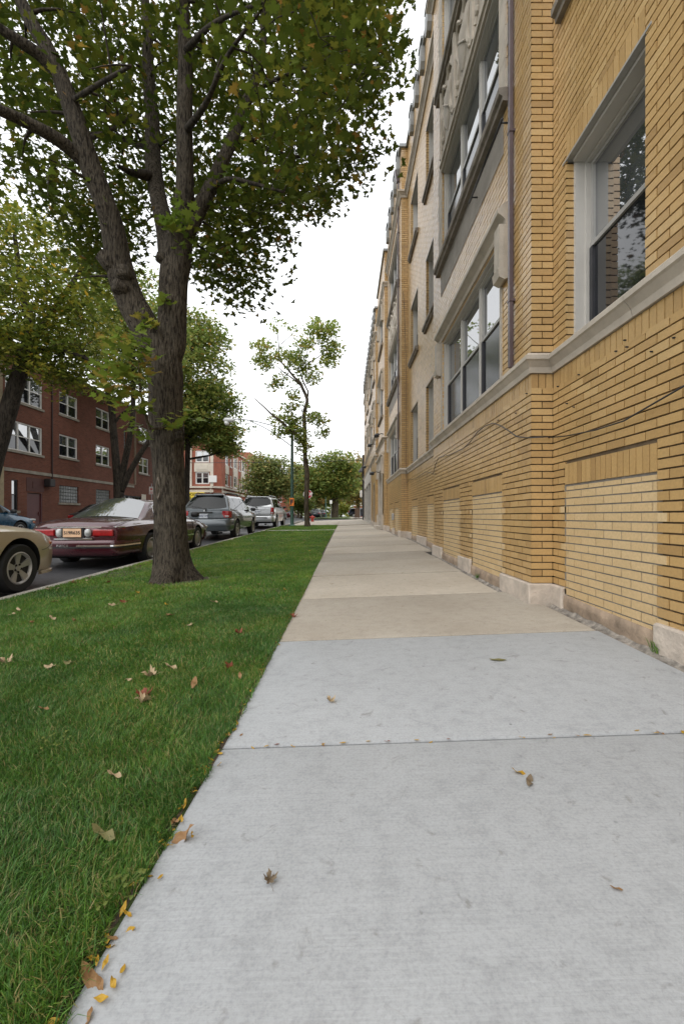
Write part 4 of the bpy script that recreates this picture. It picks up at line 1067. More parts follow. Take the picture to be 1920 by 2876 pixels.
simple_tree('maple_tree', 'tall full-crowned maple rising behind the big street maple, hiding the shop corner', (-13.5,Yk,0.4),
  [([sp(524,1470,Yk),sp(524,1400,Yk),sp(526,1330,Yk),sp(527,1270,Yk),sp(530,1180,Yk),sp(535,1050,Yk),sp(540,930,Yk)], [0.30,0.24,0.22,0.22,0.18,0.12,0.05]),
   ([sp(527,1290,Yk),sp(560,1284,Yk-.4),sp(600,1276,Yk-.8),sp(640,1262,Yk-1)], [0.10,0.09,0.06,0.03]), ([sp(528,1230,Yk),sp(570,1170,Yk),sp(610,1110,Yk)], [0.13,0.1,0.05])],
  [((-12.7,35.5,13.4),(3.5,3.3,5.2),3), ((-11.6,35.3,9.4),(3.3,3.0,3.2),2.2), ((-10.4,35.0,7.4),(1.9,2.0,1.3),0.9), ((-13.8,35.5,9.0),(2.0,2.5,3.0),1)], 620, 44, (0.62,0.62,0.30), 0.25, M['leaf_mid'], M['bark_dark'], GRP, SIMPLE, 63, skip=lambda p: p[2] < 5.9 or (p[2] < 7.0 and p[0] < -12.9))
# thin storm-broken tree in the far lawn
Yk = 24.0
def cp_(x, y, dY=0.0): return P(660 + x/3.92, 860 + y/3.92, Yk+dY)
tn = empty('young_tree', tuple(P(864,1480,Yk)), 'thin sparse tree with a broken top and bare side branch, standing before the stop sign', 'tree')
mb = MB(); nodes = []
for pts, rad in (([P(864,1484,Yk),P(863,1476,Yk),P(862,1466,Yk),P(861,1440,Yk),P(860,1400,Yk),P(862,1335,Yk),P(857,1290,Yk),P(856,1243,Yk),cp_(765,1350),cp_(760,1200),cp_(775,1110),cp_(792,1020),cp_(740,900),cp_(712,840),cp_(650,780),cp_(560,670),cp_(480,590),cp_(420,560)], [0.26,0.19,0.155,0.14,0.135,0.15,0.125,0.12,0.115,0.105,0.10,0.095,0.085,0.075,0.06,0.05,0.035,0.02]),
                 ([cp_(790,1010),cp_(802,970),cp_(803,925)], [0.06,0.055,0.05]), ([cp_(800,930),cp_(750,830,.2),cp_(715,720,.3),cp_(680,600,.3),cp_(640,420,.3)], [0.04,0.04,0.03,0.022,0.008]),
                 ([cp_(730,880),cp_(640,800,-.3),cp_(540,730,-.5),cp_(440,640,-.6)], [0.045,0.035,0.028,0.012]), ([cp_(730,700,.2),cp_(830,610,.2),cp_(940,540,.2),cp_(1030,430,.1)], [0.035,0.03,0.022,0.01]), ([cp_(760,640),cp_(790,520,.3),cp_(810,400,.4)], [0.025,0.02,0.01]),
                 ([cp_(480,590),cp_(480,440),cp_(465,290,-.2),cp_(440,120,-.2)], [0.03,0.026,0.018,0.005]), ([cp_(500,420),cp_(570,360),cp_(650,280),cp_(720,180)], [0.02,0.016,0.012,0.005]),
                 ([cp_(750,1520),cp_(690,1420,-.3),cp_(600,1360,-.6),cp_(500,1260,-.9),cp_(420,1205,-1),cp_(320,1110,-1.2),cp_(212,1014,-1.4)], [0.10,0.09,0.08,0.06,0.05,0.035,0.02]), ([cp_(770,1280),cp_(830,1240,.2),cp_(900,1230,.3),cp_(980,1270,.4)], [0.03,0.025,0.018,0.008])):
    p, q = smooth_path(pts, rad, 3); mb.tube(p, q, 9, 0, True, wob=0.15); nodes += limb_nodes(pts, rad, 3)
r = np.random.default_rng(9); cl = []
for (x, y, rx, ry, n) in ((310,440,110,60,9),(330,620,120,75,13),(450,840,100,55,8),(490,530,70,60,6),(440,200,80,110,7),(650,240,60,60,4),(860,205,65,40,6),(1050,230,75,65,8),(930,310,110,90,14),(770,400,110,70,9),(1080,450,100,100,12),(1010,580,80,70,9),(800,720,110,90,13),(850,830,35,60,3),(640,960,65,50,6),(560,1260,130,110,16),(650,1320,100,110,15),(630,1120,60,50,5),(860,1220,80,70,8),(950,1250,50,50,4),(980,1370,40,50,4),(450,1400,45,55,4),(690,1450,60,50,5),(620,600,90,80,8),(700,560,80,60,6),(760,1530,70,40,5),(740,1100,30,30,2),(540,180,60,60,2),(760,1600,60,60,3)):
    for i in range(n):
        a, b_ = r.normal(0, 0.5, 2); q = cp_(x+np.clip(a,-1,1)*rx, y+np.clip(b_,-1,1)*ry, r.normal(0, 0.45)); cl.append((q.x, q.y, q.z, 0.55+0.35*r.random() if y > 300 or x > 700 else 0.4))
grow(mb, nodes, cl, r, 0.02, 0.004, 4)
mb.build('trunk', [M['bark_thin'], M['bark_thin']], tn, True, True)
C_, T_ = clump_leaves(cl, 58, (0.38,0.38,0.24), r)
leaf_mesh('crown', C_, T_, 0.165, SIMPLE, M['leaf_thin'], 0.6, 0.4, 91, tn)
# trees beyond the side street
FT = 'trees beyond the side street'
def far_tree(label, px, Y, py_top, hw, tr, lm, seed, base=None, trunk_px=None, n=260, ls=0.33, per=26, lowz=1.8, name='maple_tree'):
    s = F/Y; X = (px-CX)/s; top = H+(CY-py_top)/s; zb = slope(Y)-0.1; hw_m = hw/s
    tx = ((trunk_px or px)-CX)/s
    c = [((X,Y,zb+lowz+(top-zb-lowz)*0.52),(hw_m,hw_m*0.9,(top-zb-lowz)*0.52),3), ((X-hw_m*0.35,Y-0.5,zb+lowz+(top-zb-lowz)*0.35),(hw_m*0.75,hw_m*0.7,(top-zb-lowz)*0.33),1.2), ((X+hw_m*0.35,Y-0.3,zb+lowz+(top-zb-lowz)*0.4),(hw_m*0.75,hw_m*0.7,(top-zb-lowz)*0.36),1.2)]
    return simple_tree(name, label, (tx,Y,zb), [([(tx,Y,zb-0.1),(tx,Y,zb+0.4),(tx+0.1,Y,zb+lowz+0.6),(X,Y,zb+(top-zb)*0.5),(X,Y,zb+(top-zb)*0.85)], [tr*1.5,tr*1.1,tr,tr*0.5,0.05])] +
        [([(tx+0.05,Y,zb+lowz+0.3),(X+k*hw_m*0.3,Y-0.4,zb+(top-zb)*0.45),(X+k*hw_m*0.7,Y-0.3,zb+(top-zb)*0.6)], [tr*0.7,tr*0.4,0.04]) for k in (-1,1)],
        c, n, per, (0.75,0.75,0.36), ls, lm, M['bark_thin'], FT, DIAM, seed, twr=0.08)
far_tree('broad green maple just left of the street lamp, hiding the far brick walls', 752, 54, 1264, 66, 0.22, M['leaf_far'], 71, n=420)
far_tree('great spreading maple with a massive trunk across the side street', 930, 55, 1262, 84, 0.42, M['leaf_mid'], 72, trunk_px=939, n=560)
FT8 = far_tree('rust-tinged maple crowded against the end of the golden brick building', 1004, 72, 1262, 60, 0.3, M['leaf_rust'], 73, n=330, ls=0.4)
print('T8', [tuple(v) for v in (Vector(o_.bound_box[0]), Vector(o_.bound_box[6]))] if (o_:=children_of(bpy.data.objects[-1] if False else FT8)[-1]) else 0)
far_tree('light green tree showing between the lamp post and the thin tree', 838, 70, 1296, 50, 0.22, M['leaf_far'], 74, n=300, ls=0.4)
far_tree('pale orange tree at the end of the street behind the thin tree', 884, 92, 1318, 44, 0.25, M['leaf_rust'], 75, n=260, ls=0.5)
far_tree('dark tree behind the broad green maple beyond the silver truck', 702, 78, 1300, 50, 0.25, M['leaf_far'], 76, n=260, ls=0.45)
far_tree('low bright green tree behind the orange sign post', 846, 58, 1392, 24, 0.12, M['leaf_mid'], 77, n=120, ls=0.25, lowz=0.9, name='small_tree')
far_tree('olive tree half hidden behind the massive trunk, right of it', 958, 84, 1408, 20, 0.15, M['leaf_yel'], 78, n=110, ls=0.28, lowz=0.7, name='small_tree')
far_tree('tall dark tree far down the street on the left', 792, 100, 1320, 46, 0.3, M['leaf_far'], 79, n=260, ls=0.55)
far_tree('far tree closing the street behind the parked cars', 905, 120, 1330, 60, 0.3, M['leaf_mid'], 80, n=260, ls=0.6)
far_tree('tree behind the fence, far right at the end of the street', 1030, 100, 1330, 60, 0.3, M['leaf_mid'], 81, n=240, ls=0.55)

# the wood closing the far end of the street
r = np.random.default_rng(33); cl = []
for i in range(900):
    x = r.uniform(-60, 40); cl.append((x, 135 + r.normal(0, 3), slope(135) - 0.3 + (5.5+2.5*noise.noise(Vector((x*0.12,0,0))))*r.random()**0.8, 1.0))
C_, T_ = clump_leaves(cl, 16, (1.2,1.2,0.8), r)
o = leaf_mesh('far_wood', C_, T_, 0.8, DIAM, M['leaf_mid'], 0.7, 0.3, 133, None); tag(o, kind='stuff')
HT = 'clipped bushes at the end of the street'
def bush(x, Y, w_, h_, lab, lm, seed):
    r = np.random.default_rng(seed); cl = []
    for i in range(60):
        a = r.random()*6.28; k = r.random()**0.5; z = h_*r.random()
        cl.append((x+math.cos(a)*k*w_*(1-0.4*z/h_), Y+math.sin(a)*k*w_*0.6, slope(Y)-0.1+z, 0.8))
    root = empty('bush', (x, Y, slope(Y)-0.1), lab, 'bush')
    mb = MB(); mb.tube([(x,Y,slope(Y)-0.2),(x,Y,slope(Y)+h_*0.6)], 0.06, 6); mb.build('stem', M['bark_thin'], root, True)
    C_, T_ = clump_leaves(cl, 22, (0.3,0.3,0.25), r); leaf_mesh('foliage', C_, T_, 0.2, DIAM, lm, 0.6, 0.3, seed, root)
bush(-15.5, 78, 2.6, 2.6, 'dark bush beyond the side street behind the silver sport utility car', M['leaf_mid'], 201)
bush(-11.0, 88, 2.2, 2.2, 'green bush at the end of the street behind the orange sign post', M['leaf_mid'], 202)
bush(-6.5, 100, 3.0, 2.4, 'broad bush closing the street behind the near black sedan', M['leaf_far'], 203)
bush(-1.9, 82, 1.3, 1.7, 'dark rounded bush right of the massive far trunk', M['leaf_mid'], 204)
bush(1.2, 97, 3.0, 2.2, 'bush row behind the navy blue minivan', M['leaf_mid'], 205)
# ================================================================== buildings across the street
def wallbrick(name, c1, c2, mort, sx=1.0, rough=0.85):
    m, nt, b = newmat(name)
    tc = nt.nodes.new('ShaderNodeTexCoord'); sp_ = nt.nodes.new('ShaderNodeSeparateXYZ'); cm = nt.nodes.new('ShaderNodeCombineXYZ')
    ad = N(nt, 'ShaderNodeMath'); ad.operation = 'ADD'
    nt.links.new(tc.outputs['Object'], sp_.inputs[0]); nt.links.new(sp_.outputs[0], ad.inputs[0]); nt.links.new(sp_.outputs[1], ad.inputs[1])
    nt.links.new(ad.outputs[0], cm.inputs[0]); nt.links.new(sp_.outputs[2], cm.inputs[1])
    br = N(nt, 'ShaderNodeTexBrick'); br.inputs['Scale'].default_value = 1.0
    br.inputs['Brick Width'].default_value = 0.215; br.inputs['Row Height'].default_value = 0.0677; br.inputs['Mortar Size'].default_value = 0.009
    br.inputs['Color1'].default_value = (*c1,1); br.inputs['Color2'].default_value = (*c2,1); br.inputs['Mortar'].default_value = (*mort,1)
    br.inputs['Bias'].default_value = -0.1
    nt.links.new(cm.outputs[0], br.inputs['Vector'])
    v = coords(nt); big = tex(nt, v, 0.35, 5, 0.6); med = tex(nt, v, 3, 5, 0.6)
    c = mix(nt, br.outputs['Color'], ramp(nt, big, [(0.3, g3(0.72)), (0.7, g3(1.12))]), 0.8, 'MULTIPLY')
    c = mix(nt, c, ramp(nt, med, [(0.3, g3(0.8)), (0.7, g3(1.1))]), 0.6, 'MULTIPLY')
    nt.links.new(c, b.inputs['Base Color']); b.inputs['Roughness'].default_value = rough; b.inputs['Specular IOR Level'].default_value = 0.3
    bump(nt, b, br.outputs['Fac'], -0.5, 0.008)
    return m
RB = wallbrick('dark_red_brick', (0.185,0.062,0.038), (0.125,0.040,0.026), (0.15,0.095,0.07))
OB = wallbrick('orange_red_brick', (0.40,0.115,0.065), (0.33,0.09,0.05), (0.30,0.16,0.12))
CB = wallbrick('cream_brick', (0.36,0.29,0.19), (0.30,0.24,0.15), (0.25,0.2,0.15))
WHITE = pm('white_window_frame', (0.66,0.65,0.62), 0.5, 0.06, 3)
LIME = pm('grey_belt_stone', (0.27,0.245,0.20), 0.8, 0.3, 2.5, 0.2, 20)
CREAM = pm('cream_terracotta', (0.60,0.54,0.45), 0.6, 0.12, 1.5, 0.15, 12)
MAROON = pm('maroon_steel_door', (0.10,0.035,0.035), 0.5, 0.1)
GLB = pm('glass_block', (0.16,0.17,0.17), 0.2, 0.45, 9, 0.5, 5)
def facade(mb, axis, c, u0, u1, z0, z1, holes, th, m=0, sgn=1):
    """wall sheet with real openings and reveals. axis 'X': plane x=c; axis 'Y': plane y=c; reveal goes -sgn*th"""
    us = sorted({u0, u1, *[h[0] for h in holes], *[h[1] for h in holes]}); zs = sorted({z0, z1, *[h[2] for h in holes], *[h[3] for h in holes]})
    pt = (lambda u, z, d: (c - sgn*d, u, z)) if axis == 'X' else (lambda u, z, d: (u, c - sgn*d, z))
    for i in range(len(us)-1):
        for j in range(len(zs)-1):
            uc, zc = (us[i]+us[i+1])/2, (zs[j]+zs[j+1])/2
            if any(h[0] < uc < h[1] and h[2] < zc < h[3] for h in holes): continue
            mb.quad(pt(us[i],zs[j],0), pt(us[i+1],zs[j],0), pt(us[i+1],zs[j+1],0), pt(us[i],zs[j+1],0), m)
    for a, b, z0_, z1_ in [h[:4] for h in holes]:
        mb.quad(pt(a,z0_,0),pt(a,z1_,0),pt(a,z1_,th),pt(a,z0_,th), m); mb.quad(pt(b,z0_,0),pt(b,z0_,th),pt(b,z1_,th),pt(b,z1_,0), m)
        mb.quad(pt(a,z1_,0),pt(b,z1_,0),pt(b,z1_,th),pt(a,z1_,th), m); mb.quad(pt(a,z0_,0),pt(a,z0_,th),pt(b,z0_,th),pt(b,z0_,0), m)
def bbox(mb, axis, c, sgn, u0, u1, z0, z1, d0, d1, m=0):
    a, b = sorted((c - sgn*d0, c - sgn*d1))
    if axis == 'X': mb.box(a, b, u0, u1, z0, z1, m)
    else: mb.box(u0, u1, a, b, z0, z1, m)
def win(parent, axis, c, sgn, a, b, z0, z1, n, frame=WHITE, fw=0.07, depth=0.10, sill=LIME, up=None, rail=True):
    f = MB()
    bbox(f, axis, c, sgn, a, a+fw, z0, z1, depth-0.06, depth+0.03); bbox(f, axis, c, sgn, b-fw, b, z0, z1, depth-0.06, depth+0.03)
    bbox(f, axis, c, sgn, a+fw, b-fw, z1-fw, z1, depth-0.06, depth+0.03); bbox(f, axis, c, sgn, a+fw, b-fw, z0, z0+fw, depth-0.06, depth+0.03)
    w = (b-a-2*fw)/n
    for i in range(1, n): bbox(f, axis, c, sgn, a+fw+w*i-fw*0.55, a+fw+w*i+fw*0.55, z0+fw, z1-fw, depth-0.05, depth+0.03)
    zm = (z0+z1)/2+0.03
    if rail: bbox(f, axis, c, sgn, a+fw+0.002, b-fw-0.002, zm-0.025, zm+0.025, depth-0.03, depth+0.03)
    fo = f.build('window', frame, parent, True)
    for i in range(n):
        p, q = a+fw+w*i, a+fw+w*(i+1)
        u_ = MB(); bbox(u_, axis, c, sgn, p, q, zm, z1-fw, depth+0.004, depth+0.02); u_.build('upper_pane', M['pane_up'] if up is None else up, fo)
        l_ = MB(); bbox(l_, axis, c, sgn, p, q, z0+fw, zm, depth+0.0, depth+0.018); l_.build('lower_pane', M['pane_low'], fo)
    if sill:
        s_ = MB(); bbox(s_, axis, c, sgn, a-0.08, b+0.08, z0-0.12, z0-0.002, -0.07, 0.12); s_.build('sill', sill, parent, True)
# ---- dark red brick block
XB = -16.5
red = empty('brick_building', (-22, 28, 0), 'dark red brick block with white windows and a grey stone belt across the street', 'building')
RW = [(20.35,22.85,6.72,8.22,3),(20.35,22.85,4.22,5.70,3),(24.2,25.85,6.86,8.15,2),(24.2,25.85,4.40,5.68,2),(27.75,29.35,6.86,8.15,2),(27.75,29.35,4.40,5.68,2),(33.5,35.15,6.86,8.15,2),(33.5,35.15,4.40,5.68,2)]
GBK = [(24.2,25.95,1.72,2.72,'b'),(27.75,29.4,1.72,2.72,'b'),(31.25,31.55,4.5,7.4,'b'),(20.75,21.15,1.2,2.75,'w'),(21.75,22.85,0.05,2.15,'d'),(30.9,33.9,1.0,2.5,'s')]
mb = MB()
facade(mb, 'X', XB, 20.2, 36.4, -0.2, 9.25, RW and [h[:4] for h in RW]+[h[:4] for h in GBK], 0.2)
mb.box(-27, XB-0.0, 36.401, 36.43, -0.2, 9.25); mb.box(-27, XB-0.001, 20.18, 20.199, 0, 9.25)
mb.box(-27, -26.98, 20.2, 36.4, 0, 9.25)
for h in RW+GBK: pass
mb.build('brick_wall', RB, red, True)
mb = MB(); mb.box(-26.9, XB-0.22, 20.25, 36.35, 0, 9.0); mb.build('building_core', M['black'], red, True)
mb = MB(); mb.box(-27.05, XB+0.06, 20.15, 36.45, 9.253, 9.37); mb.build('coping', pm('dark_coping', (0.05,0.045,0.04), 0.7), red, True)
mb = MB(); mb.box(XB-0.02, XB+0.05, 20.2, 32.7, 3.14, 3.30); mb.build('belt_course', LIME, red, True)
mb = MB(); mb.box(XB-0.02, XB+0.06, 32.72, 32.98, 3.4, 9.0); mb.box(XB-0.02, XB+0.06, 31.0, 32.72, 3.32, 3.42); mb.build('stone_strip', CREAM if False else pm('tan_strip', (0.20,0.145,0.10), 0.8), red, True)
for a, b, z0, z1, n in RW: win(red, 'X', XB, 1, a, b, z0, z1, n)
for a, b, z0, z1, k in GBK:
    if k == 'b':
        g = MB(); nz = max(2, int((z1-z0)/0.2)); ny = max(1, int((b-a)/0.2))
        for i in range(ny):
            for j in range(nz):
                y0_, y1_ = a+(b-a)*i/ny, a+(b-a)*(i+1)/ny; za, zb_ = z0+(z1-z0)*j/nz, z0+(z1-z0)*(j+1)/nz
                g.cbox(XB-0.16, XB-0.06, y0_+0.008, y1_-0.008, za+0.008, zb_-0.008, 0.015)
        g.build('glass_block_window', GLB, red, True)
        if b-a > 1:
            s_ = MB(); s_.box(XB-0.1, XB+0.06, a-0.1, b+0.1, z0-0.12, z0-0.003); s_.build('sill', LIME, red, True)
    elif k == 'w': win(red, 'X', XB, 1, a, b, z0, z1, 1, M['dark_sash'], 0.05)
    elif k == 'd':
        g = MB(); g.box(XB-0.14, XB-0.08, a+0.06, b-0.06, z0, z1-0.03); g.box(XB-0.16, XB-0.01, a, a+0.058, z0, z1); g.box(XB-0.16, XB-0.01, b-0.058, b, z0, z1); g.box(XB-0.079, XB-0.03, b-0.2, b-0.15, 0.95, 1.15)
        g.build('door', MAROON, red, True)
        g = MB(); g.box(XB-0.01, XB+0.02, a-0.05, b+0.1, 2.22, 2.95); g.box(XB+0.021, XB+0.04, (a+b)/2-0.18, (a+b)/2+0.18, 2.4, 2.75); g.build('door_transom', pm('dark_transom', (0.085,0.035,0.03), 0.7), red, True)
    else:
        g = MB(); g.box(XB-0.15, XB-0.1, a, b, z0, z1)
        g.build('shop_window', M['pane_low'], red, True)
        g = MB()
        for i in range(4): y_ = a+(b-a)*i/3; g.box(XB-0.12, XB-0.03, max(a,y_-0.04), min(b,y_+0.04), z0, z1)
        g.box(XB-0.11, XB-0.04, a+0.041, b-0.041, 1.75, 1.83); g.box(XB-0.12, XB-0.03, a+0.041, b-0.041, z1-0.08, z1); g.build('shop_window_frame', M['blackmetal'], red, True)
        g = MB(); g.box(XB-0.01, XB+0.05, a-0.6, a-0.001, 0, 2.7); g.box(XB-0.01, XB+0.05, b+0.001, b+0.7, 0, 2.7); g.build('shop_pier', CREAM, red, True)
g = MB(); g.cbox(XB+0.002, XB+0.36, 22.95, 23.38, 2.55, 2.98, 0.03); g.build('wall_lamp_box', pm('black_lamp_box', (0.02,0.016,0.016), 0.5), red, True)
g = MB(); g.tube([(XB+0.05,23.55,9.2),(XB+0.05,23.55,2.6)], 0.04, 6); g.build('drainpipe', pm('dark_drain', (0.035,0.02,0.018), 0.6), red, True)
# ---- cream brick neighbour at the very left
cr = empty('brick_building', (-22, 14, 0), 'cream brick building whose corner pier adjoins the dark red block', 'building')
mb = MB(); CWs = [(10.5,12.2,4.4,5.8,2),(14.5,16.2,4.4,5.8,2),(10.5,12.2,7.0,8.3,2),(14.5,16.2,7.0,8.3,2)]
facade(mb, 'X', XB+0.06, 6.0, 20.14, -0.3, 9.6, [h[:4] for h in CWs], 0.2); mb.box(-27, XB-0.2, 6.0, 20.12, 0, 9.6); mb.build('brick_wall', CB, cr, True)
for a, b, z0, z1, n in CWs: win(cr, 'X', XB+0.06, 1, a, b, z0, z1, n)
mb = MB(); mb.box(XB-0.1, XB+0.12, 19.75, 20.14, -0.3, 3.3); mb.build('corner_pier', pm('cream_pier_stone', (0.33,0.27,0.17), 0.8, 0.2), cr, True)
# ---- orange brick corner block with the food shop, beyond the side street
YC = 50.0; XC = -15.0
cb_ = empty('corner_building', (-22, 60, 0.6), 'orange and cream corner block with a yellow food shop sign beyond the side street', 'building')
z0c = 0.55
south = [(-17.9,-16.25,4.75,6.2,2),(-17.9,-16.25,7.35,8.75,2),(-23.6,-21.9,4.75,6.2,2),(-23.6,-21.9,7.35,8.75,2),(-29,-27.3,4.75,6.2,2),(-29,-27.3,7.35,8.75,2)]
shopS = [(-28.0,-19.3,0.7,3.6)]
XE = XC - 0.75
mb = MB()
facade(mb, 'Y', YC, -36, XE, z0c-0.4, 9.9, [h[:4] for h in south]+shopS, 0.25, sgn=-1)
EW = []
for yy, w_, n in ((52.3,1.3,1),(54.5,0.75,1),(56.2,1.5,1),(59.0,0.75,1),(60.5,1.5,1),(63.2,0.75,1),(65.4,1.4,1),(68.2,0.8,1),(70.2,1.4,1)):
    for z_ in (4.75, 7.35): EW.append((yy, yy+w_, z_, z_+1.45, n))
eshop = [(58.6,60.2,0.8,3.2),(63.0,64.2,1.4,2.9)]
facade(mb, 'X', XC, YC+0.75, 74, z0c-0.4, 9.9, [h[:4] for h in EW]+eshop, 0.25)
mb.quad((XE,YC,3.75),(XC,YC+0.75,3.75),(XC,YC+0.75,9.9),(XE,YC,9.9))
mb.box(XC-6, XC-0.02, 74.02, 90, 0.3, 9.6); mb.box(XC-5, XC+0.9, 80, 84, 0.3, 10.4)
mb.box(XC-3.2, XC-0.3, 54.5, 61, 9.9, 10.6); mb.box(XC-3, XC-0.02, 66, 71, 9.902, 11.0)
mb.build('brick_wall', OB, cb_, True)
mb = MB(); mb.box(-35.9, XC-0.5, YC+1.8, 74, 0.3, 9.7); mb.box(-35.9,XC-1.2,YC+0.26,YC+1.79,0.3,9.7); mb.build('building_core', M['black'], cb_, True)
cm_ = MB()
for (a, b) in ((-19.05,-18.3),(-16.1,-15.75),(-21.4,-20.6),(-24.8,-24.0)): cm_.box(a, b, YC-0.14, YC+0.03, 4.52, 9.4)
for a in (-17.9,-23.6,-29.0): cm_.box(a-0.12, a+1.77, YC-0.08, YC+0.02, 6.22, 7.32); cm_.box(a+0.2, a+1.45, YC-0.12, YC-0.081, 6.45, 7.05)
for yy, w_ in ((52.3,1.3),(56.2,1.5),(60.5,1.5),(65.4,1.4),(70.2,1.4)): cm_.box(XC-0.02, XC+0.08, yy-0.05, yy+w_+0.05, 6.22, 7.3)
for yy, w_ in ((56.2,1.5),(60.5,1.5),(65.4,1.4)): cm_.box(XC-0.02, XC+0.06, yy-0.42, yy-0.002, 4.52, 9.0); cm_.box(XC-0.02, XC+0.06, yy+w_+0.002, yy+w_+0.42, 4.52, 9.0)
cm_.box(-36, XE, YC-0.25, YC+0.03, 4.28, 4.50); cm_.box(XC-0.03, XC+0.25, YC+0.75, 74, 4.28, 4.50)
cm_.prism([(XE-0.05,YC-0.25),(XE,YC+0.03),(XC-0.03,YC+0.74),(XC+0.25,YC+0.75),(XC+0.25,YC+0.6),(XE+0.1,YC-0.25)], lambda u, v, d: (u, v, d), 4.281, 4.501)
cm_.box(-36, XE, YC-0.12, YC+0.02, 3.77, 4.08); cm_.box(XC-0.02, XC+0.12, YC+0.75, 74, 3.77, 4.05)
cm_.prism([(XE-0.35,YC-0.13),(XC+0.13,YC+0.9),(XC-0.1,YC+1.1),(XE-0.5,YC+0.1)], lambda u, v, d: (u, v, d), 3.66, 4.26)
cm_.box(-36.1, XE+0.1, YC-0.2, YC+0.03, 9.902, 10.05); cm_.box(XC-0.03, XC+0.2, YC+0.5, 74, 9.35, 9.5)
cm_.box(-19.29, -18.9, YC-0.1, YC+0.1, 0.3, 3.63); cm_.box(XC-0.1, XC+0.1, 51.2, 51.7, 0.3, 3.63)
cm_.build('terracotta_trim', CREAM, cb_, True)
for a, b, z0, z1, n in south: win(cb_, 'Y', YC, -1, a, b, z0, z1, n, fw=0.14, sill=None)
for a, b, z0, z1, n in EW: win(cb_, 'X', XC, 1, a, b, z0, z1, n, fw=0.16, sill=WHITE)
mb = MB(); mb.box(-28.0, -19.3, YC+0.1, YC+0.14, 0.7, 3.6); mb.quad((-18.89,YC-0.02,0.3),(XE,YC-0.02,0.3),(XE,YC-0.02,3.63),(-18.89,YC-0.02,3.63)); mb.quad((XE,YC-0.02,0.3),(XC+0.02,YC+0.75,0.3),(XC+0.02,YC+0.75,3.63),(XE,YC-0.02,3.63)); mb.box(XC-0.16, XC-0.12, 58.6, 60.2, 0.8, 3.2); mb.box(XC-0.16, XC-0.12, 63.0, 64.2, 1.4, 2.9)
mb.build('shop_window', M['pane_low'], cb_, True)
YEL = pm('yellow_sign', (0.80,0.60,0.03), 0.5, 0.06, 2); SWH = pm('white_sign', (0.80,0.79,0.76), 0.5, 0.05, 2); INK = pm('black_ink', (0.015,0.015,0.015), 0.5); REDI = pm('red_ink', (0.55,0.03,0.03), 0.5)
def text(s, size, loc, rot, m, parent, name='lettering', ext=0.004, align='CENTER', bold=0.0):
    cu = bpy.data.curves.new('txt', 'FONT'); cu.body = s; cu.size = size; cu.align_x = align; cu.align_y = 'CENTER'; cu.extrude = ext; cu.offset = bold
    o = bpy.data.objects.new('txt', cu); COL.objects.link(o)
    dg = bpy.context.evaluated_depsgraph_get(); dg.update()
    me = bpy.data.meshes.new_from_object(o.evaluated_get(dg)); bpy.data.objects.remove(o)
    me.materials.clear(); me.materials.append(m)
    T = Matrix.Translation(Vector(loc)) @ rot.to_4x4()
    me.transform(T)
    return put(name, me, parent, True)
RS = Matrix.Rotation(math.pi/2, 3, 'X')          # faces -Y
sg_ = MB(); sg_.box(-20.6, -16.75, YC-0.28, YC-0.15, 2.86, 3.76); s_o = sg_.build('shop_sign', YEL, cb_, True)
for s_, z_, x_, c_, h_ in (('FOOD',3.50,-18.35,INK,0.46),('STORE',3.52,-17.25,REDI,0.32),('DRINKS',3.18,-18.7,INK,0.22),('CANDY',2.98,-18.5,INK,0.22)):
    text(s_, h_, (x_, YC-0.285, z_), RS, c_, cb_, 'lettering', bold=0.008)
sg_ = MB(); sg_.box(-16.25, -15.3, YC-0.28, YC-0.17, 4.95, 5.75); sg_.build('blank_sign', SWH, cb_, True)
sg_ = MB(); sg_.box(XC+0.01, XC+0.10, 51.8, 54.4, 2.75, 3.5); sg_.build('side_sign', YEL, cb_, True)
# ---- house glimpsed past the end of the golden building
hs = empty('house', (5.5, 84, 0.8), 'small brick and white house glimpsed at the far end beside the golden building', 'house')
mb = MB(); facade(mb, 'Y', 84, 1.6, 8, 0.4, 3.0, [(2.4,3.4,1.2,2.4)], 0.2, sgn=-1); mb.box(1.6, 1.62, 84.01, 90, 0.4, 3.0); mb.build('brick_wall', OB, hs, True)
mb = MB(); mb.box(1.5, 8.1, 83.95, 90, 3.0, 4.6); mb.build('upper_siding', WHITE, hs, True)
mb = MB(); mb.prism([(1.2,4.6),(8.4,4.6),(4.8,6.6)], lambda u, v, d: (u, d, v), 83.7, 90.2); mb.build('roof', pm('dark_shingle', (0.07,0.065,0.06), 0.9), hs, True)
win(hs, 'Y', 84, -1, 2.4, 3.4, 1.2, 2.4, 1, sill=None)
# houses glimpsed left, behind the trees
hs = empty('house', (-24, 96, 0.8), 'pale house front behind the trees at the end of the street, left side', 'house')
mb = MB(); hw = [(-19,-17.6,1.4,2.8),(-16,-14.6,1.4,2.8),(-19,-17.6,4.2,5.6),(-16,-14.6,4.2,5.6)]; facade(mb, 'Y', 96, -20, -13, 0.4, 6.2, hw, 0.2, sgn=-1); mb.box(-13.0, -12.98, 96.01, 106, 0.4, 6.2); mb.build('wall', OB, hs, True)
for h in hw: win(hs, 'Y', 96, -1, *h, 1, sill=WHITE)
mb = MB(); mb.prism([(-20.5,6.2),(-12.5,6.2),(-16.5,8.8)], lambda u, v, d: (u, d, v), 95.6, 106); mb.build('roof', pm('brown_shingle', (0.09,0.07,0.06), 0.9), hs, True)

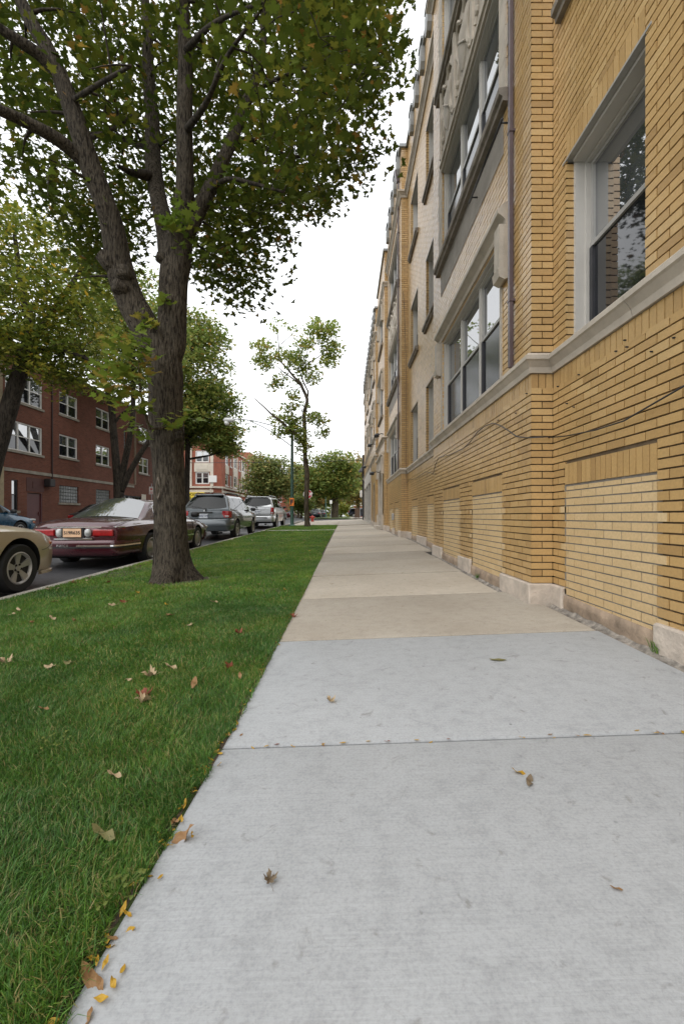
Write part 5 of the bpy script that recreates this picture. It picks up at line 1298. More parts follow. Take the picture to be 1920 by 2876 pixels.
# ================================================================== street furniture
GREEN = pm('green_pole_paint', (0.030,0.085,0.060), 0.45, 0.2, 3, coat=0.15)
GALV = pm('galvanised_arm', (0.36,0.37,0.38), 0.4, 0.1, 5, metal=0.5)
ORANGE = pm('orange_sign', (0.85,0.22,0.02), 0.5, 0.08, 4)
RED = pm('stop_red', (0.42,0.012,0.022), 0.45, 0.08, 4)
Yp = 25.3; Xp = (820-CX)/F*Yp; zp = z_lawn(Xp, Yp)
lp = empty('street_lamp', (Xp, Yp, zp), 'green street lamp post with a long double arm reaching over the road', 'street lamp')
mb = MB(); mb.lathe([(0.22,-0.02),(0.24,0.03),(0.20,0.07),(0.13,0.10),(0.105,0.16),(0.102,0.9),(0.078,5.75),(0.085,5.78),(0.085,5.84),(0.03,5.9)], 14)
mb.build('pole', GREEN, lp, False, True, 40)
mb = MB()
def lpw(px, py, Y=Yp): p = P(px, py, Y); return (p.x-Xp, p.y-Yp, p.z-zp)
mb.tube([lpw(818,1212),lpw(795,1203),lpw(765,1195),lpw(735,1187),lpw(705,1180),lpw(680,1177.5),lpw(655,1177)], [0.035,0.033,0.033,0.031,0.03,0.028,0.028], 8)
mb.tube([lpw(817,1252),lpw(790,1232),lpw(760,1211),lpw(735,1197),lpw(712,1187),lpw(700,1180)], 0.027, 8)
mb.build('arm', GALV, lp, False, True)
mb = MB(); c = lpw(642,1180); mb.lathe([(0.03,0.36),(0.09,0.30),(0.13,0.1),(0.15,-0.1),(0.13,-0.24),(0.04,-0.32)], 12, 0, 'X', c); ho = mb.build('lamp_head', pm('pale_lamp_head', (0.62,0.63,0.62), 0.4, 0.08), lp, False, True)
mb = MB(); mb.lathe([(0.13,0.0),(0.14,-0.10),(0.10,-0.19),(0.02,-0.22)], 12, 0, 'Z', (c[0]-0.12,c[1],c[2]-0.09)); o = mb.build('lamp_lens', pm('milky_lens', (0.75,0.76,0.75), 0.3), ho, False, True)
# orange F sign strapped to the pole
zs = (P(820,1421,Yp).z, P(820,1399,Yp).z)
fs = empty('orange_sign', (Xp, Yp-0.12, zs[0]), 'small orange sign with a black letter F strapped to the green lamp post', 'sign')
mb = MB(); mb.cbox(Xp-0.13, Xp+0.13, Yp-0.125, Yp-0.108, zs[0], zs[1], 0.004); mb.build('sign_face', ORANGE, fs, True)
text('F', 0.40, (Xp-0.01, Yp-0.128, (zs[0]+zs[1])/2-0.02), RS, INK, fs, bold=0.022)
# stop sign
Ys = 37.0; Xs = (864.5-CX)/F*Ys; zs0 = z_walk(Xs, Ys); zc = H+(CY-1388)/F*Ys
st = empty('stop_sign', (Xs, Ys, zs0), 'red octagonal stop sign half hidden behind the thin tree trunk', 'sign')
mb = MB(); mb.box(-0.03, 0.03, -0.02, 0.02, 0, zc-zs0+0.45); mb.build('post', GALV, st)
def octo(r): return [(r*math.cos(math.pi/8+i*math.pi/4), r*math.sin(math.pi/8+i*math.pi/4)) for i in range(8)]
mb = MB(); mb.prism(octo(0.41), lambda u, v, d: (u, d, v+zc-zs0), -0.03, -0.045); mb.build('sign_border', SWH, st)
mb = MB(); mb.prism(octo(0.375), lambda u, v, d: (u, d, v+zc-zs0), -0.046, -0.05); mb.build('sign_face', RED, st)
text('STOP', 0.34, (Xs, Ys-0.053, zc), RS, SWH, st, bold=0.014)
# hydrant
ph = P(877, 1465, 35.0); hy = empty('fire_hydrant', (ph.x, ph.y, ph.z), 'squat red fire hydrant on the corner pavement right of the thin tree', 'hydrant')
HR = pm('hydrant_red', (0.42,0.035,0.020), 0.45, 0.15, 8, coat=0.2); HC = pm('hydrant_orange', (0.55,0.12,0.03), 0.45, 0.15, 8)
mb = MB(); mb.lathe([(0.15,0),(0.15,0.03),(0.115,0.045),(0.11,0.26),(0.135,0.27),(0.135,0.30),(0.125,0.31)], 16); mb.build('barrel', HR, hy, False, True, 40)
mb = MB(); mb.lathe([(0.135,0.311),(0.14,0.35),(0.12,0.43),(0.07,0.48),(0.03,0.50),(0.03,0.53),(0.0,0.535)], 16); mb.build('bonnet', HR, hy, False, True, 40)
mb = MB(); mb.lathe([(0.075,-0.20),(0.08,-0.19),(0.06,-0.16),(0.06,0.16),(0.08,0.19),(0.075,0.20)], 12, 0, 'X', (0,0,0.36)); mb.lathe([(0.085,-0.21),(0.09,-0.19),(0.07,-0.16),(0.07,0)], 12, 0, 'Y', (0,0,0.34)); mb.build('nozzle', HR, hy, False, True, 40)
mb = MB(); mb.lathe([(0.137,0.262),(0.143,0.27),(0.143,0.302),(0.137,0.31)], 16); mb.build('flange', HC, hy, False, True, 40)
# no-parking sign at the far kerb, behind the trunk
Yn = 31.0; pn = P(425.5, 1400, Yn)
sn = empty('parking_sign', (pn.x, Yn, slope(Yn)-0.1), 'small white parking sign with red marks just left of the big maple trunk', 'sign')
mb = MB(); mb.box(-0.025, 0.025, -0.02, 0.02, 0, pn.z-slope(Yn)+0.1+1.1); mb.build('post', GALV, sn)
zz = P(425,1388,Yn).z-slope(Yn)+0.1
mb = MB(); mb.box(-0.16, 0.16, -0.04, -0.021, zz, zz+0.55); sf_ = mb.build('sign_face', SWH, sn)
mb = MB(); mb.lathe([(0.085,0),(0.085,0.004)], 16, 0, 'Y', (0,-0.046,zz+0.37)); mb.box(-0.12, 0.12, -0.046, -0.0405, zz+0.06, zz+0.10); mb.box(-0.12,0.12,-0.046,-0.0405,zz+0.15,zz+0.18); mb.build('sign_marks', REDI, sf_)
text('P', 0.13, (pn.x, Yn-0.047, slope(Yn)-0.1+zz+0.37), RS, SWH, sn)
# second, far lamp post and white post sign
for (px, Y, zt, rad, lab, m_) in ((914.5,66,7.5,0.10,'slender green lamp post far down the street beside the dark parked sedan',GREEN),):
    x = (px-CX)/F*Y; o = empty('street_lamp', (x, Y, slope(Y)-0.1), lab, 'street lamp')
    mb = MB(); mb.lathe([(rad*2,0),(rad,0.2),(rad*0.7,zt)], 8); mb.tube([(0,0,zt-0.1),(-0.8,0,zt+0.25),(-2.2,0,zt+0.35)], 0.04, 6); mb.build('pole', m_, o, False, True, 40)
    mb = MB(); mb.lathe([(0.03,0.3),(0.13,0.1),(0.14,-0.15),(0.04,-0.3)], 10, 0, 'X', (-2.4,0,zt+0.35)); mb.build('lamp_head', GALV, o, False, True)
x = (929-CX)/F*52; o = empty('parking_sign', (x, 52, slope(52)-0.1), 'tiny white sign on a post against the massive far trunk', 'sign')
mb = MB(); mb.box(-0.025,0.025,-0.02,0.02,0,2.2); mb.build('post', GALV, o); mb = MB(); mb.box(-0.15,0.15,-0.04,-0.021,1.75,2.2); mb.build('sign_face', SWH, o)
# fence and gate by the alley
x0 = (996-CX)/F*54; x1 = (1009-CX)/F*54
fe = empty('wooden_fence', (x0, 54, slope(54)-0.1), 'short brown board fence across the side street in front of the blue van', 'fence')
mb = MB()
for i in range(6): a = x0+(x1-x0)*i/6; mb.box(a, a+(x1-x0)/6-0.012, 54, 54.03, slope(54)-0.15, slope(54)+1.12)
mb.build('board_panel', pm('brown_fence_board', (0.10,0.06,0.04), 0.85, 0.3, 5, stretch=(1,1,0.2)), fe, True)
mb = MB(); mb.box(x0-0.02, x1+0.02, 54.031, 54.07, slope(54)+0.1, slope(54)+0.18); mb.box(x0-0.02, x1+0.02, 54.031, 54.07, slope(54)+0.8, slope(54)+0.88); mb.build('rail', pm('brown_rail', (0.08,0.05,0.035), 0.85), fe, True)
ga = empty('metal_gate', (x1+0.1, 54, slope(54)-0.1), 'grey chain link gate beside the short brown board fence', 'gate')
mb = MB()
for xx in (x1+0.08, x1+1.0, x1+1.9): mb.tube([(xx,54,slope(54)-0.15),(xx,54,slope(54)+1.2)], 0.035, 6)
for zz in (0.0, 1.15): mb.tube([(x1+0.08,54,slope(54)+zz),(x1+1.9,54,slope(54)+zz)], 0.02, 6)
mb.build('gate_frame', GALV, ga, True)
mb = MB()
for i in range(20):
    for sgn in (-1, 1):
        a = x1+0.08+1.82*i/20
        mb.tube([(a,54.0+0.004*sgn,slope(54)+(0 if sgn>0 else 1.15)),(min(a+0.6,x1+1.9),54.0+0.004*sgn,slope(54)+(1.15 if sgn>0 else 0))], 0.004, 3)
mb.build('wire_mesh', GALV, ga, True)
# corner downspout pole and round sign at the end of the golden building
dp = MB(); dp.tube([(1.50,36.15,0.4),(1.50,36.15,6.2)], 0.09, 8); dp.build('corner_pipe', M['blackmetal'], apt, True)
l = MB(); l.lathe([(0.05,0.0),(0.30,-0.35),(0.30,-0.42)], 12, 0, 'Z', (1.38,36.2,5.15)); l.tube([(1.5,36.2,5.3),(1.38,36.2,5.25),(1.38,36.2,5.1)],0.03,6); l.build('gooseneck_lamp', M['blackmetal'], apt, True, True, 40)
l = MB(); l.cbox(1.22,1.44,36.1,36.5,2.55,3.15,0.05); l.build('wall_light_box', SWH, apt, True)
# overhead wires
def wire(pts, r, lab):
    mb = MB(); mb.tube(pts, r, 4); tag(mb.build('overhead_wire', M['blackmetal'], None, False, True), lab, 'wire')
def cat(a, b, sag, n=14): a, b = Vector(a), Vector(b); return [a.lerp(b, t) + Vector((0,0,-sag*4*t*(1-t))) for t in [i/n for i in range(n+1)]]
wire(cat(P(-120,505,11.5), P(520,1125,27), 0.25), 0.010, 'thin dark cable slanting down through the trees at the left')
wire(cat(P(400,1299,43), P(1015,1292,43), 0.12), 0.022, 'thin dark wire strung level across the side street in front of the corner block')
# ================================================================== vehicles
def pchip(xs, ys, x):
    xs = list(xs); ys = list(ys); n = len(xs)
    h = [xs[i+1]-xs[i] for i in range(n-1)]; d = [(ys[i+1]-ys[i])/h[i] for i in range(n-1)]
    m = [d[0]] + [0 if d[i-1]*d[i] <= 0 else 2*d[i-1]*d[i]/(d[i-1]+d[i]) for i in range(1, n-1)] + [d[-1]]
    for i in range(n-1):
        if x <= xs[i+1] or i == n-2:
            t = (x-xs[i])/h[i]; t = min(max(t, 0), 1)
            return ys[i]*(1+2*t)*(1-t)**2 + m[i]*h[i]*t*(1-t)**2 + ys[i+1]*t*t*(3-2*t) + m[i+1]*h[i]*t*t*(t-1)
def paint(name, c, metal=0.35, rough=0.32, dirt=0.1):
    m, nt, b = newmat(name)
    v = coords(nt); f = tex(nt, v, 1.6, 5, 0.6); fl = tex(nt, v, 900, 1)
    cc = ramp(nt, f, [(0.3, tuple(x*(1-dirt) for x in c)), (0.7, tuple(min(1, x*(1+dirt)) for x in c))])
    nt.links.new(cc, b.inputs['Base Color']); b.inputs['Metallic'].default_value = metal
    nt.links.new(ramp(nt, f, [(0.3, g3(rough*0.8)), (0.7, g3(rough*1.25))]), b.inputs['Roughness'])
    b.inputs['Coat Weight'].default_value = 0.9; b.inputs['Coat Roughness'].default_value = 0.05
    return m
CHROME = pm('chrome_trim', (0.62,0.62,0.62), 0.18, 0.1, 8, metal=1.0)
LENSR = pm('red_lens', (0.32,0.006,0.010), 0.12, 0.35, 9, coat=0.8)
LENSD = pm('dark_red_lens', (0.10,0.004,0.008), 0.12, 0.3, 9, coat=0.8)
LENSC = pm('clear_lens', (0.42,0.43,0.42), 0.12, 0.35, 14, coat=0.8)
LENSO = pm('amber_lens', (0.55,0.13,0.02), 0.15, 0.2, 9, coat=0.8)
TYRE = pm('tyre_rubber', (0.016,0.016,0.016), 0.75, 0.3, 12, 0.5, 60)
ALLOY = pm('alloy_wheel', (0.42,0.405,0.38), 0.38, 0.12, 9, metal=0.35)
ALLOYL = pm('silver_hubcap', (0.36,0.35,0.34), 0.35, 0.12, 9, metal=0.7)
DARKIN = pm('dark_wheel_well', (0.008,0.008,0.008), 0.9, 0.2)
PLATE_W = pm('pale_plate', (0.55,0.58,0.62), 0.5, 0.1, 14); PLATE_O = pm('peach_plate', (0.72,0.46,0.28), 0.5, 0.14, 9)
PLASTIC = pm('black_trim_plastic', (0.015,0.015,0.016), 0.55, 0.2, 9)
SEAT = pm('grey_seat', (0.08,0.08,0.08), 0.9)
def car(name, label, cat_, loc, P_, rz=0.0, group=None):
    """P_: dict with sizes; local frame: x right, y forward, origin on the ground at mid wheelbase"""
    root = empty(name, loc, label, cat_, group, rz, math.atan(0.0175) if abs(rz) < 0.1 and loc[1] < 42 else 0)
    W, yf, yr = P_['W']/2, P_['yf'], P_['yr']          # half width, front and rear ends
    body_m = [P_['paint'], DARKIN, PLASTIC]
    st = P_['st']                                        # stations y: zb, zs, zt, wf
    ys_ = [s[0] for s in st]
    def par(i, y): return pchip(ys_, [s[i] for s in st], y)
    n = 64; R = []
    yy = sorted({yr + (yf-yr)*i/n for i in range(n+1)} | {yr+0.012, yr+0.03, yf-0.012, yf-0.03})
    for y in yy:
        zb, zs, zt, wf = par(1,y), par(2,y), par(3,y), par(4,y)
        w = W*wf; h = zs-zb
        half = [(0,zb),(0.7*w,zb),(0.90*w,zb+0.015),(0.955*w,zb+0.05),(0.975*w,zb+0.22*h),(0.992*w,zb+0.42*h),(w,zb+0.60*h),(0.998*w,zb+0.72*h),(0.985*w,zb+0.86*h),(0.962*w,zs-0.03*h),(0.925*w,zs+0.02*(zt-zs)),(0.86*w,zs+0.45*(zt-zs)),(0.66*w,zs+0.80*(zt-zs)),(0.35*w,zs+0.96*(zt-zs)),(0,zt)]
        ring = [(x,y,z) for x,z in half] + [(-x,y,z) for x,z in reversed(half[1:-1])]
        R.append(ring)
    mb = MB(); mb.rings(R, 0)
    mb.f = [tuple(reversed(f)) for f in mb.f]
    me = bpy.data.meshes.new('body'); me.from_pydata(mb.v, [], mb.f)
    for x in body_m: me.materials.append(x)
    o = bpy.data.objects.new('body', me); COL.objects.link(o)
    # wheel arches cut out of the body
    wr = P_['r']; cut = MB()
    for yw in P_['axles']:
        for sgn in (-1, 1):
            xa, xb_ = sorted((sgn*(W-0.30), sgn*(W+0.2)))
            cut.lathe([(P_.get('arch', wr+0.055), xa), (P_.get('arch', wr+0.055), xb_)], 40, 1, 'X', (0, yw, wr+0.01))
    cme = bpy.data.meshes.new('cut'); cme.from_pydata(cut.v, [], cut.f)
    for x in body_m: cme.materials.append(x)
    cme.polygons.foreach_set('material_index', [1]*len(cut.f))
    import bmesh
    for q in (me, cme):
        bm = bmesh.new(); bm.from_mesh(q); bmesh.ops.recalc_face_normals(bm, faces=bm.faces); bm.to_mesh(q); bm.free()
    co = bpy.data.objects.new('cut', cme); COL.objects.link(co)
    md = o.modifiers.new('b', 'BOOLEAN'); md.object = co; md.operation = 'DIFFERENCE'; md.solver = 'EXACT'
    dg = bpy.context.evaluated_depsgraph_get(); dg.update()
    me2 = bpy.data.meshes.new_from_object(o.evaluated_get(dg)); me2.name = 'body'
    bpy.data.objects.remove(o); bpy.data.objects.remove(co)
    me2.polygons.foreach_set('use_smooth', [True]*len(me2.polygons)); me2.set_sharp_from_angle(angle=math.radians(38))
    body = put('body', me2, root)
    # ---- cabin
    c = P_['cab']; zb, zr, wb, wt = c['zb'], c['zr'], c['wb'], c['wt']
    y0, y1, y2, y3 = c['y']                              # deck, roof rear, roof front, cowl
    crown = c.get('crown', 0.05)
    def xs(z): return wb + (wt-wb)*max(0, (z-zb))/(zr-zb) - 0.02*max(0,(z-zb))/(zr-zb)*max(0,(z-zb))/(zr-zb)
    def ztop(y):
        if y < y1: t = (y-y0)/(y1-y0); return zb + (zr-zb)*t
        if y > y2: t = (y3-y)/(y3-y2); return zb + (zr-zb)*t
        return zr
    def zsm(y, k=0.16): return sum(ztop(min(max(y+k*(j/4), y0), y3)) for j in range(-4, 5))/9
    R = []
    for i in range(49):
        y = y0 + (y3-y0)*i/48
        zt = max(zb+0.01, zsm(y)); cr = crown*min(1, (zt-zb)/(zr-zb)*1.3)
        h = zt-zb; e = min(0.07, h*0.4)
        half = [(xs(zb)+0.0, zb-0.06), (xs(zb), zb), (xs(zb+(h-e)*0.5), zb+(h-e)*0.5), (xs(zt-e), zt-e), (xs(zt-e*0.35)-0.018, zt-e*0.35), (xs(zt)-0.065, zt+0.004), (xs(zt)*0.66, zt+cr*0.55), (xs(zt)*0.33, zt+cr*0.9), (0, zt+cr)]
        R.append([(x,y,z) for x,z in half]+[(-x,y,z) for x,z in reversed(half[:-1])])
    mb = MB(); mb.rings(R, 0, True, True, closed=False)
    cab = mb.build('cabin', P_['paint'], root, False, True, 40)
    # windscreen, rear window
    def screen(nm, ya, yb, inset, m_, zlo, zhi, bow):
        # ya at belt, yb at roof
        R = []
        N_ = 14; K = 8
        for k in range(K+1):
            t = zlo + (zhi-zlo)*k/K; y = ya+(yb-ya)*t; z = zb+(zr-zb)*t; cr = crown*min(1, t*1.3)
            row = []
            for j in range(N_+1):
                u = -1+2*j/N_; x = u*(xs(z)-inset)
                d = Vector((0, -(zr-zb)*(1 if yb>ya else -1), abs(yb-ya))).normalized()
                q = 0.012 + bow*(1-u*u)
                row.append((x, y+d.y*q, z+cr*(1-abs(u)**2)*0.9+d.z*q))
            R.append(row)
        mb = MB(); mb.rings(R, 0, False, False, closed=False)
        # rubber surround
        return mb.build(nm, m_, root, False, True)
    screen('rear_window', y0, y1, c.get('rin', 0.09), P_.get('rglass', M['carglass']), c.get('rlo', 0.08), c.get('rhi', 0.90), c.get('bow', 0.02))
    screen('windscreen', y3, y2, 0.07, M['carglass'], 0.06, 0.92, 0.02)
    for sgn in (-1, 1):
        for wpoly in P_['wins']:
            mb = MB(); cen = (sum(p[0] for p in wpoly)/len(wpoly), sum(p[1] for p in wpoly)/len(wpoly))
            a = [(sgn*(xs(z)+0.006), y, z) for y, z in wpoly]; 
            b = [(sgn*(xs(z)-0.02), y, z) for y, z in wpoly]
            k = len(a); mb.add(a+b, [tuple(range(k))]+[(i,(i+1)%k,(i+1)%k+k,i+k) for i in range(k)])
            mb.build('side_window', M['carglass'], root)
            if P_.get('wtrim'):
                mb = MB(); mb.tube([(sgn*(xs(z)+0.008), y, z) for y, z in wpoly]+[(sgn*(xs(wpoly[0][1])+0.008), *wpoly[0])], 0.010, 5); mb.build('window_trim', P_['wtrim'], root, False, True)
    # ---- wheels
    for yw in P_['axles']:
        for sgn in (-1, 1):
            wheel(root, (sgn*(W-0.115), yw, wr), sgn, wr, P_['wstyle'], P_.get('rim', ALLOY))
    mb = MB(); mb.box(-W*0.72, W*0.72, yr+0.25, yf-0.25, P_.get('ub', 0.20), 0.40); mb.tube([(-W+0.15,P_['axles'][0],wr),(W-0.15,P_['axles'][0],wr)], 0.06, 8); mb.tube([(W*0.45,yr+0.05,0.27),(W*0.42,yr+0.7,0.25)], 0.035, 8)
    mb.build('underbody', DARKIN, root)
    for sgn in (-1, 1):
        if 'mirror' in P_:
            y, z = P_['mirror']; mb = MB(); s = 1
            mb.cbox(min(sgn*(W-0.04), sgn*(W+0.17)), max(sgn*(W-0.04), sgn*(W+0.17)), y-0.05, y+0.07, z, z+0.15, 0.035); mb.build('door_mirror', P_.get('mm', PLASTIC), root, False, True, 50)
    return root, xs, par
def wheel(root, c, sgn, r, style, rimm):
    w = 0.105
    mb = MB(); rr = r*(0.66 if style != 'suv' else 0.64)
    mb.lathe([(rr, -w),(r*0.93,-w*1.02),(r*0.985,-w*0.8),(r,-w*0.4),(r,w*0.4),(r*0.985,w*0.8),(r*0.93,w*1.02),(rr+0.03,w*0.98),(rr,w*0.88),(rr-0.01,w*0.6)], 40, 0, 'X', c)
    rim = MB()
    X0 = c[0]; out = lambda d: X0 + sgn*d
    def ring(r0, d0, r1, d1, m=0):
        A = [(out(d0), c[1]+r0*math.cos(t), c[2]+r0*math.sin(t)) for t in [2*math.pi*i/40 for i in range(40)]]
        B = [(out(d1), c[1]+r1*math.cos(t), c[2]+r1*math.sin(t)) for t in [2*math.pi*i/40 for i in range(40)]]
        rim.rings([A, B], m, False, False)
    ring(rr+0.004, w*0.9, rr-0.012, w*0.98); ring(rr-0.012, w*0.98, rr-0.03, w*0.75); ring(rr-0.03, w*0.75, rr-0.035, -w*0.3)
    rim.lathe([(rr-0.034, sgn*(-w*0.3)), (0.02, sgn*(-w*0.3))], 24, 1, 'X', c)
    def spoke(th, w0, w1, r0, r1, d0, d1, tk=0.03, m=0):
        ct, s_ = math.cos(th), math.sin(th)
        def pt(rad, off, d): return (out(d), c[1]+rad*ct-off*s_, c[2]+rad*s_+off*ct)
        A = [pt(r0,-w0,d0-tk),pt(r0,-w0*0.8,d0),pt(r0,w0*0.8,d0),pt(r0,w0,d0-tk)]; B = [pt(r1,-w1,d1-tk),pt(r1,-w1*0.8,d1),pt(r1,w1*0.8,d1),pt(r1,w1,d1-tk)]
        rim.rings([A, B], m, True, True)
    if style == 'five':
        for i in range(5):
            th = math.pi/2 + 0.05 + i*2*math.pi/5
            for o_ in (-0.125, 0.125): spoke(th+o_, r*0.072, r*0.085, r*0.14, rr-0.02, w*0.60, w*0.86)
            spoke(th, r*0.05, r*0.03, r*0.14, rr*0.55, w*0.52, w*0.6)
        rim.lathe([(r*0.24, sgn*w*0.45),(r*0.23, sgn*w*0.64),(r*0.20, sgn*w*0.66),(r*0.14,sgn*w*0.60),(r*0.12, sgn*w*0.60),(r*0.11,sgn*w*0.72),(0.0, sgn*w*0.74)], 24, 0, 'X', c)
        for i in range(5):
            th = math.pi/2+0.68+i*2*math.pi/5; rim.lathe([(0.018,sgn*w*0.6),(0.016,sgn*w*0.69),(0,sgn*w*0.69)], 8, 1, 'X', (c[0], c[1]+r*0.165*math.cos(th), c[2]+r*0.165*math.sin(th)))
    elif style == 'turbine':
        rim.lathe([(rr*0.78, sgn*w*0.62),(rr*0.62, sgn*w*0.82),(rr*0.3,sgn*w*0.88),(rr*0.2,sgn*w*0.95),(0.0,sgn*w*0.96)], 30, 0, 'X', c)
        for i in range(22):
            spoke(i*2*math.pi/22, r*0.030, r*0.036, rr*0.70, rr-0.018, w*0.80, w*0.88, 0.035)
    elif style == 'ten':
        for i in range(9): spoke(i*2*math.pi/9, r*0.05, r*0.04, r*0.10, rr-0.02, w*0.72, w*0.85)
        rim.lathe([(r*0.2, sgn*w*0.5),(r*0.19, sgn*w*0.78),(0.0, sgn*w*0.82)], 20, 0, 'X', c)
    else:
        for i in range(6): spoke(i*2*math.pi/6+0.3, r*0.10, r*0.075, r*0.10, rr-0.02, w*0.62, w*0.82)
        rim.lathe([(r*0.2, sgn*w*0.5),(r*0.19, sgn*w*0.76),(0.0, sgn*w*0.8)], 20, 0, 'X', c)
    wo = rim.build('wheel', [rimm, DARKIN], root, False, True, 35)
    mb.build('tyre', TYRE, wo, False, True, 50)
def plan_path(W, y_end, back, r, bow=0.04, n=7, sgn=1, taper=0.0):
    """plan outline wrapping an end of a car: from one flank round to the other. sgn=-1 rear, +1 front"""
    pts = [(W, y_end - sgn*back)]
    for i in range(n+1):
        t = math.pi/2*i/n; pts.append((W-taper - r + r*math.cos(t), y_end - sgn*(r - r*math.sin(t)) - sgn*bow))
    pts.append(((W-r)*0.5, y_end - sgn*bow*0.25)); pts.append((0, y_end))
    return pts + [(-x, y) for x, y in reversed(pts[:-1])]
def wrap(mb, path, prof, m=0, closed=True, cap=True):
    """sweep a profile [(outward, z)] along a plan path"""
    R = []
    for i, (x, y) in enumerate(path):
        a = path[max(0,i-1)]; b = path[min(len(path)-1,i+1)]
        t = Vector((b[0]-a[0], b[1]-a[1], 0)).normalized(); nrm = Vector((t.y, -t.x, 0))
        if nrm.x*x + nrm.y*(y) < 0: nrm = -nrm
        R.append([(x+nrm.x*d, y+nrm.y*d, z) for d, z in prof])
    mb.rings(R, m, cap, cap, closed=closed)
def sub(path, i0, i1): return path[i0:i1]
def zR(x, y): return z_road(x, y)

# ---------------- maroon sedan, the nearest whole car
MAR = paint('maroon_metallic', (0.062,0.008,0.014), 0.30, 0.28)
xq, yq = -5.10, 10.47
bu, bx_, bp_ = car('sedan', 'dark maroon sedan with a peach licence plate, parked behind the big maple trunk', 'car', (xq, yq, zR(xq, yq)),
  dict(W=1.88, yf=2.52, yr=-2.56, paint=MAR, r=0.325, axles=(-1.41, 1.41), wstyle='turbine', rim=ALLOYL, mirror=(0.95, 0.93), wtrim=CHROME, rglass=M['backglass'],
   st=[(-2.56,0.50,0.78,0.83,0.86),(-2.50,0.47,0.80,0.88,0.90),(-2.40,0.40,0.815,0.93,0.93),(-2.15,0.30,0.835,0.965,0.965),(-1.7,0.22,0.85,0.99,0.99),(-1.0,0.20,0.855,0.97,1.0),(0.2,0.20,0.85,0.95,1.0),(1.0,0.20,0.835,0.95,1.0),(1.5,0.22,0.80,0.92,0.99),(2.1,0.28,0.72,0.82,0.96),(2.4,0.34,0.64,0.73,0.90),(2.52,0.42,0.58,0.64,0.82)],
   cab=dict(zb=0.90, zr=1.335, wb=0.80, wt=0.60, y=(-1.66,-0.80,0.30,1.12), rin=0.07, rlo=0.10, rhi=0.93, bow=0.05),
   wins=[[(-0.98,0.935),(0.0,0.935),(0.02,1.285),(-0.62,1.285),(-0.80,1.22)],[(0.06,0.935),(0.92,0.935),(0.40,1.28),(0.08,1.285)]]))
PB = plan_path(0.93, -2.66, 0.72, 0.22, 0.05, sgn=-1, taper=0.06)
mb = MB(); wrap(mb, PB, [(-0.10,0.565),(-0.015,0.56),(0.0,0.535),(0.004,0.50),(0.0,0.455),(-0.008,0.43),(-0.004,0.40),(-0.02,0.31),(-0.06,0.265),(-0.15,0.25)]); bmp_ = mb.build('rear_bumper', MAR, bu, False, True, 45)
for pth_ in (PB[:10] + [(0.10, -2.659)], [(-0.42, -2.65)] + PB[-9:]):
    mb = MB(); wrap(mb, pth_, [(-0.002,0.478),(0.012,0.478),(0.014,0.450),(-0.002,0.448)]); mb.build('bumper_chrome_strip', CHROME, bmp_)
mb = MB(); wrap(mb, PB, [(-0.002,0.449),(0.010,0.447),(0.010,0.420),(-0.002,0.418)]); mb.build('bumper_rubber_strip', PLASTIC, bmp_)
PT = plan_path(0.895, -2.575, 0.36, 0.16, 0.05, sgn=-1, taper=0.05)
n_ = len(PT)
mb = MB(); wrap(mb, PT[2:-2], [(-0.06,0.80),(0.0,0.795),(0.008,0.78),(0.008,0.63),(0.0,0.615),(-0.06,0.61)]); mb.build('tail_panel', LENSD, bu, False, True, 40)
mb = MB()
wrap(mb, PT[1:6], [(-0.01,0.785),(0.014,0.78),(0.018,0.70),(0.014,0.645),(-0.01,0.64)]); mb.build('tail_light', LENSR, bu, False, True, 40)
mb = MB(); wrap(mb, PT[-6:-1], [(-0.01,0.785),(0.014,0.78),(0.018,0.70),(0.014,0.645),(-0.01,0.64)]); mb.build('tail_light', LENSR, bu, False, True, 40)
for sx in (-1, 1):
    mb = MB(); a, b = sorted((sx*0.36, sx*0.74)); mb.cbox(a, b, -2.60, -2.55, 0.645, 0.765, 0.012); mb.build('tail_light', LENSR, bu)
    mb = MB(); a, b = sorted((sx*0.205, sx*0.33)); mb.cbox(a, b, -2.625, -2.55, 0.63, 0.78, 0.03); mb.build('reversing_light', LENSC, bu, False, True, 60)
mb = MB(); wrap(mb, PT[1:-1], [(-0.01,0.822),(0.014,0.818),(0.014,0.805),(-0.01,0.80)]); wrap(mb, PT[1:7], [(-0.01,0.617),(0.012,0.615),(0.012,0.605),(-0.01,0.60)]); wrap(mb, PT[-7:-1], [(-0.01,0.617),(0.012,0.615),(0.012,0.605),(-0.01,0.60)])
mb.cbox(-0.36, 0.36, -2.63, -2.55, 0.555, 0.622, 0.02); mb.build('tail_chrome_trim', CHROME, bu, False, True, 45)
mb = MB(); mb.cbox(-0.17, 0.17, -2.634, -2.622, 0.625, 0.785, 0.004); lpz = mb.build('licence_plate', PLATE_O, bu)
mb = MB(); mb.box(-0.205,0.205,-2.615,-2.58,0.60,0.80); mb.build('plate_recess', PLASTIC, bu)
def cartext(s, size, x, y, z, m, car_, parent, bold=0.0):
    cu = bpy.data.curves.new('txt', 'FONT'); cu.body = s; cu.size = size; cu.align_x = 'CENTER'; cu.align_y = 'CENTER'; cu.extrude = 0.002; cu.offset = bold
    o = bpy.data.objects.new('txt', cu); COL.objects.link(o)
    dg = bpy.context.evaluated_depsgraph_get(); dg.update()
    me = bpy.data.meshes.new_from_object(o.evaluated_get(dg)); bpy.data.objects.remove(o)
    me.materials.clear(); me.materials.append(m); me.transform(Matrix.Translation((x, y, z)) @ Matrix.Rotation(math.pi/2, 4, 'X'))
    return put('lettering', me, parent)
cartext('519R635', 0.085, 0, -2.637, 0.705, INK, bu, lpz, 0.0015)
cu_ = cartext('B U I C K', 0.055, -0.16, -2.664, 0.464, CHROME, bu, bmp_, 0.002)
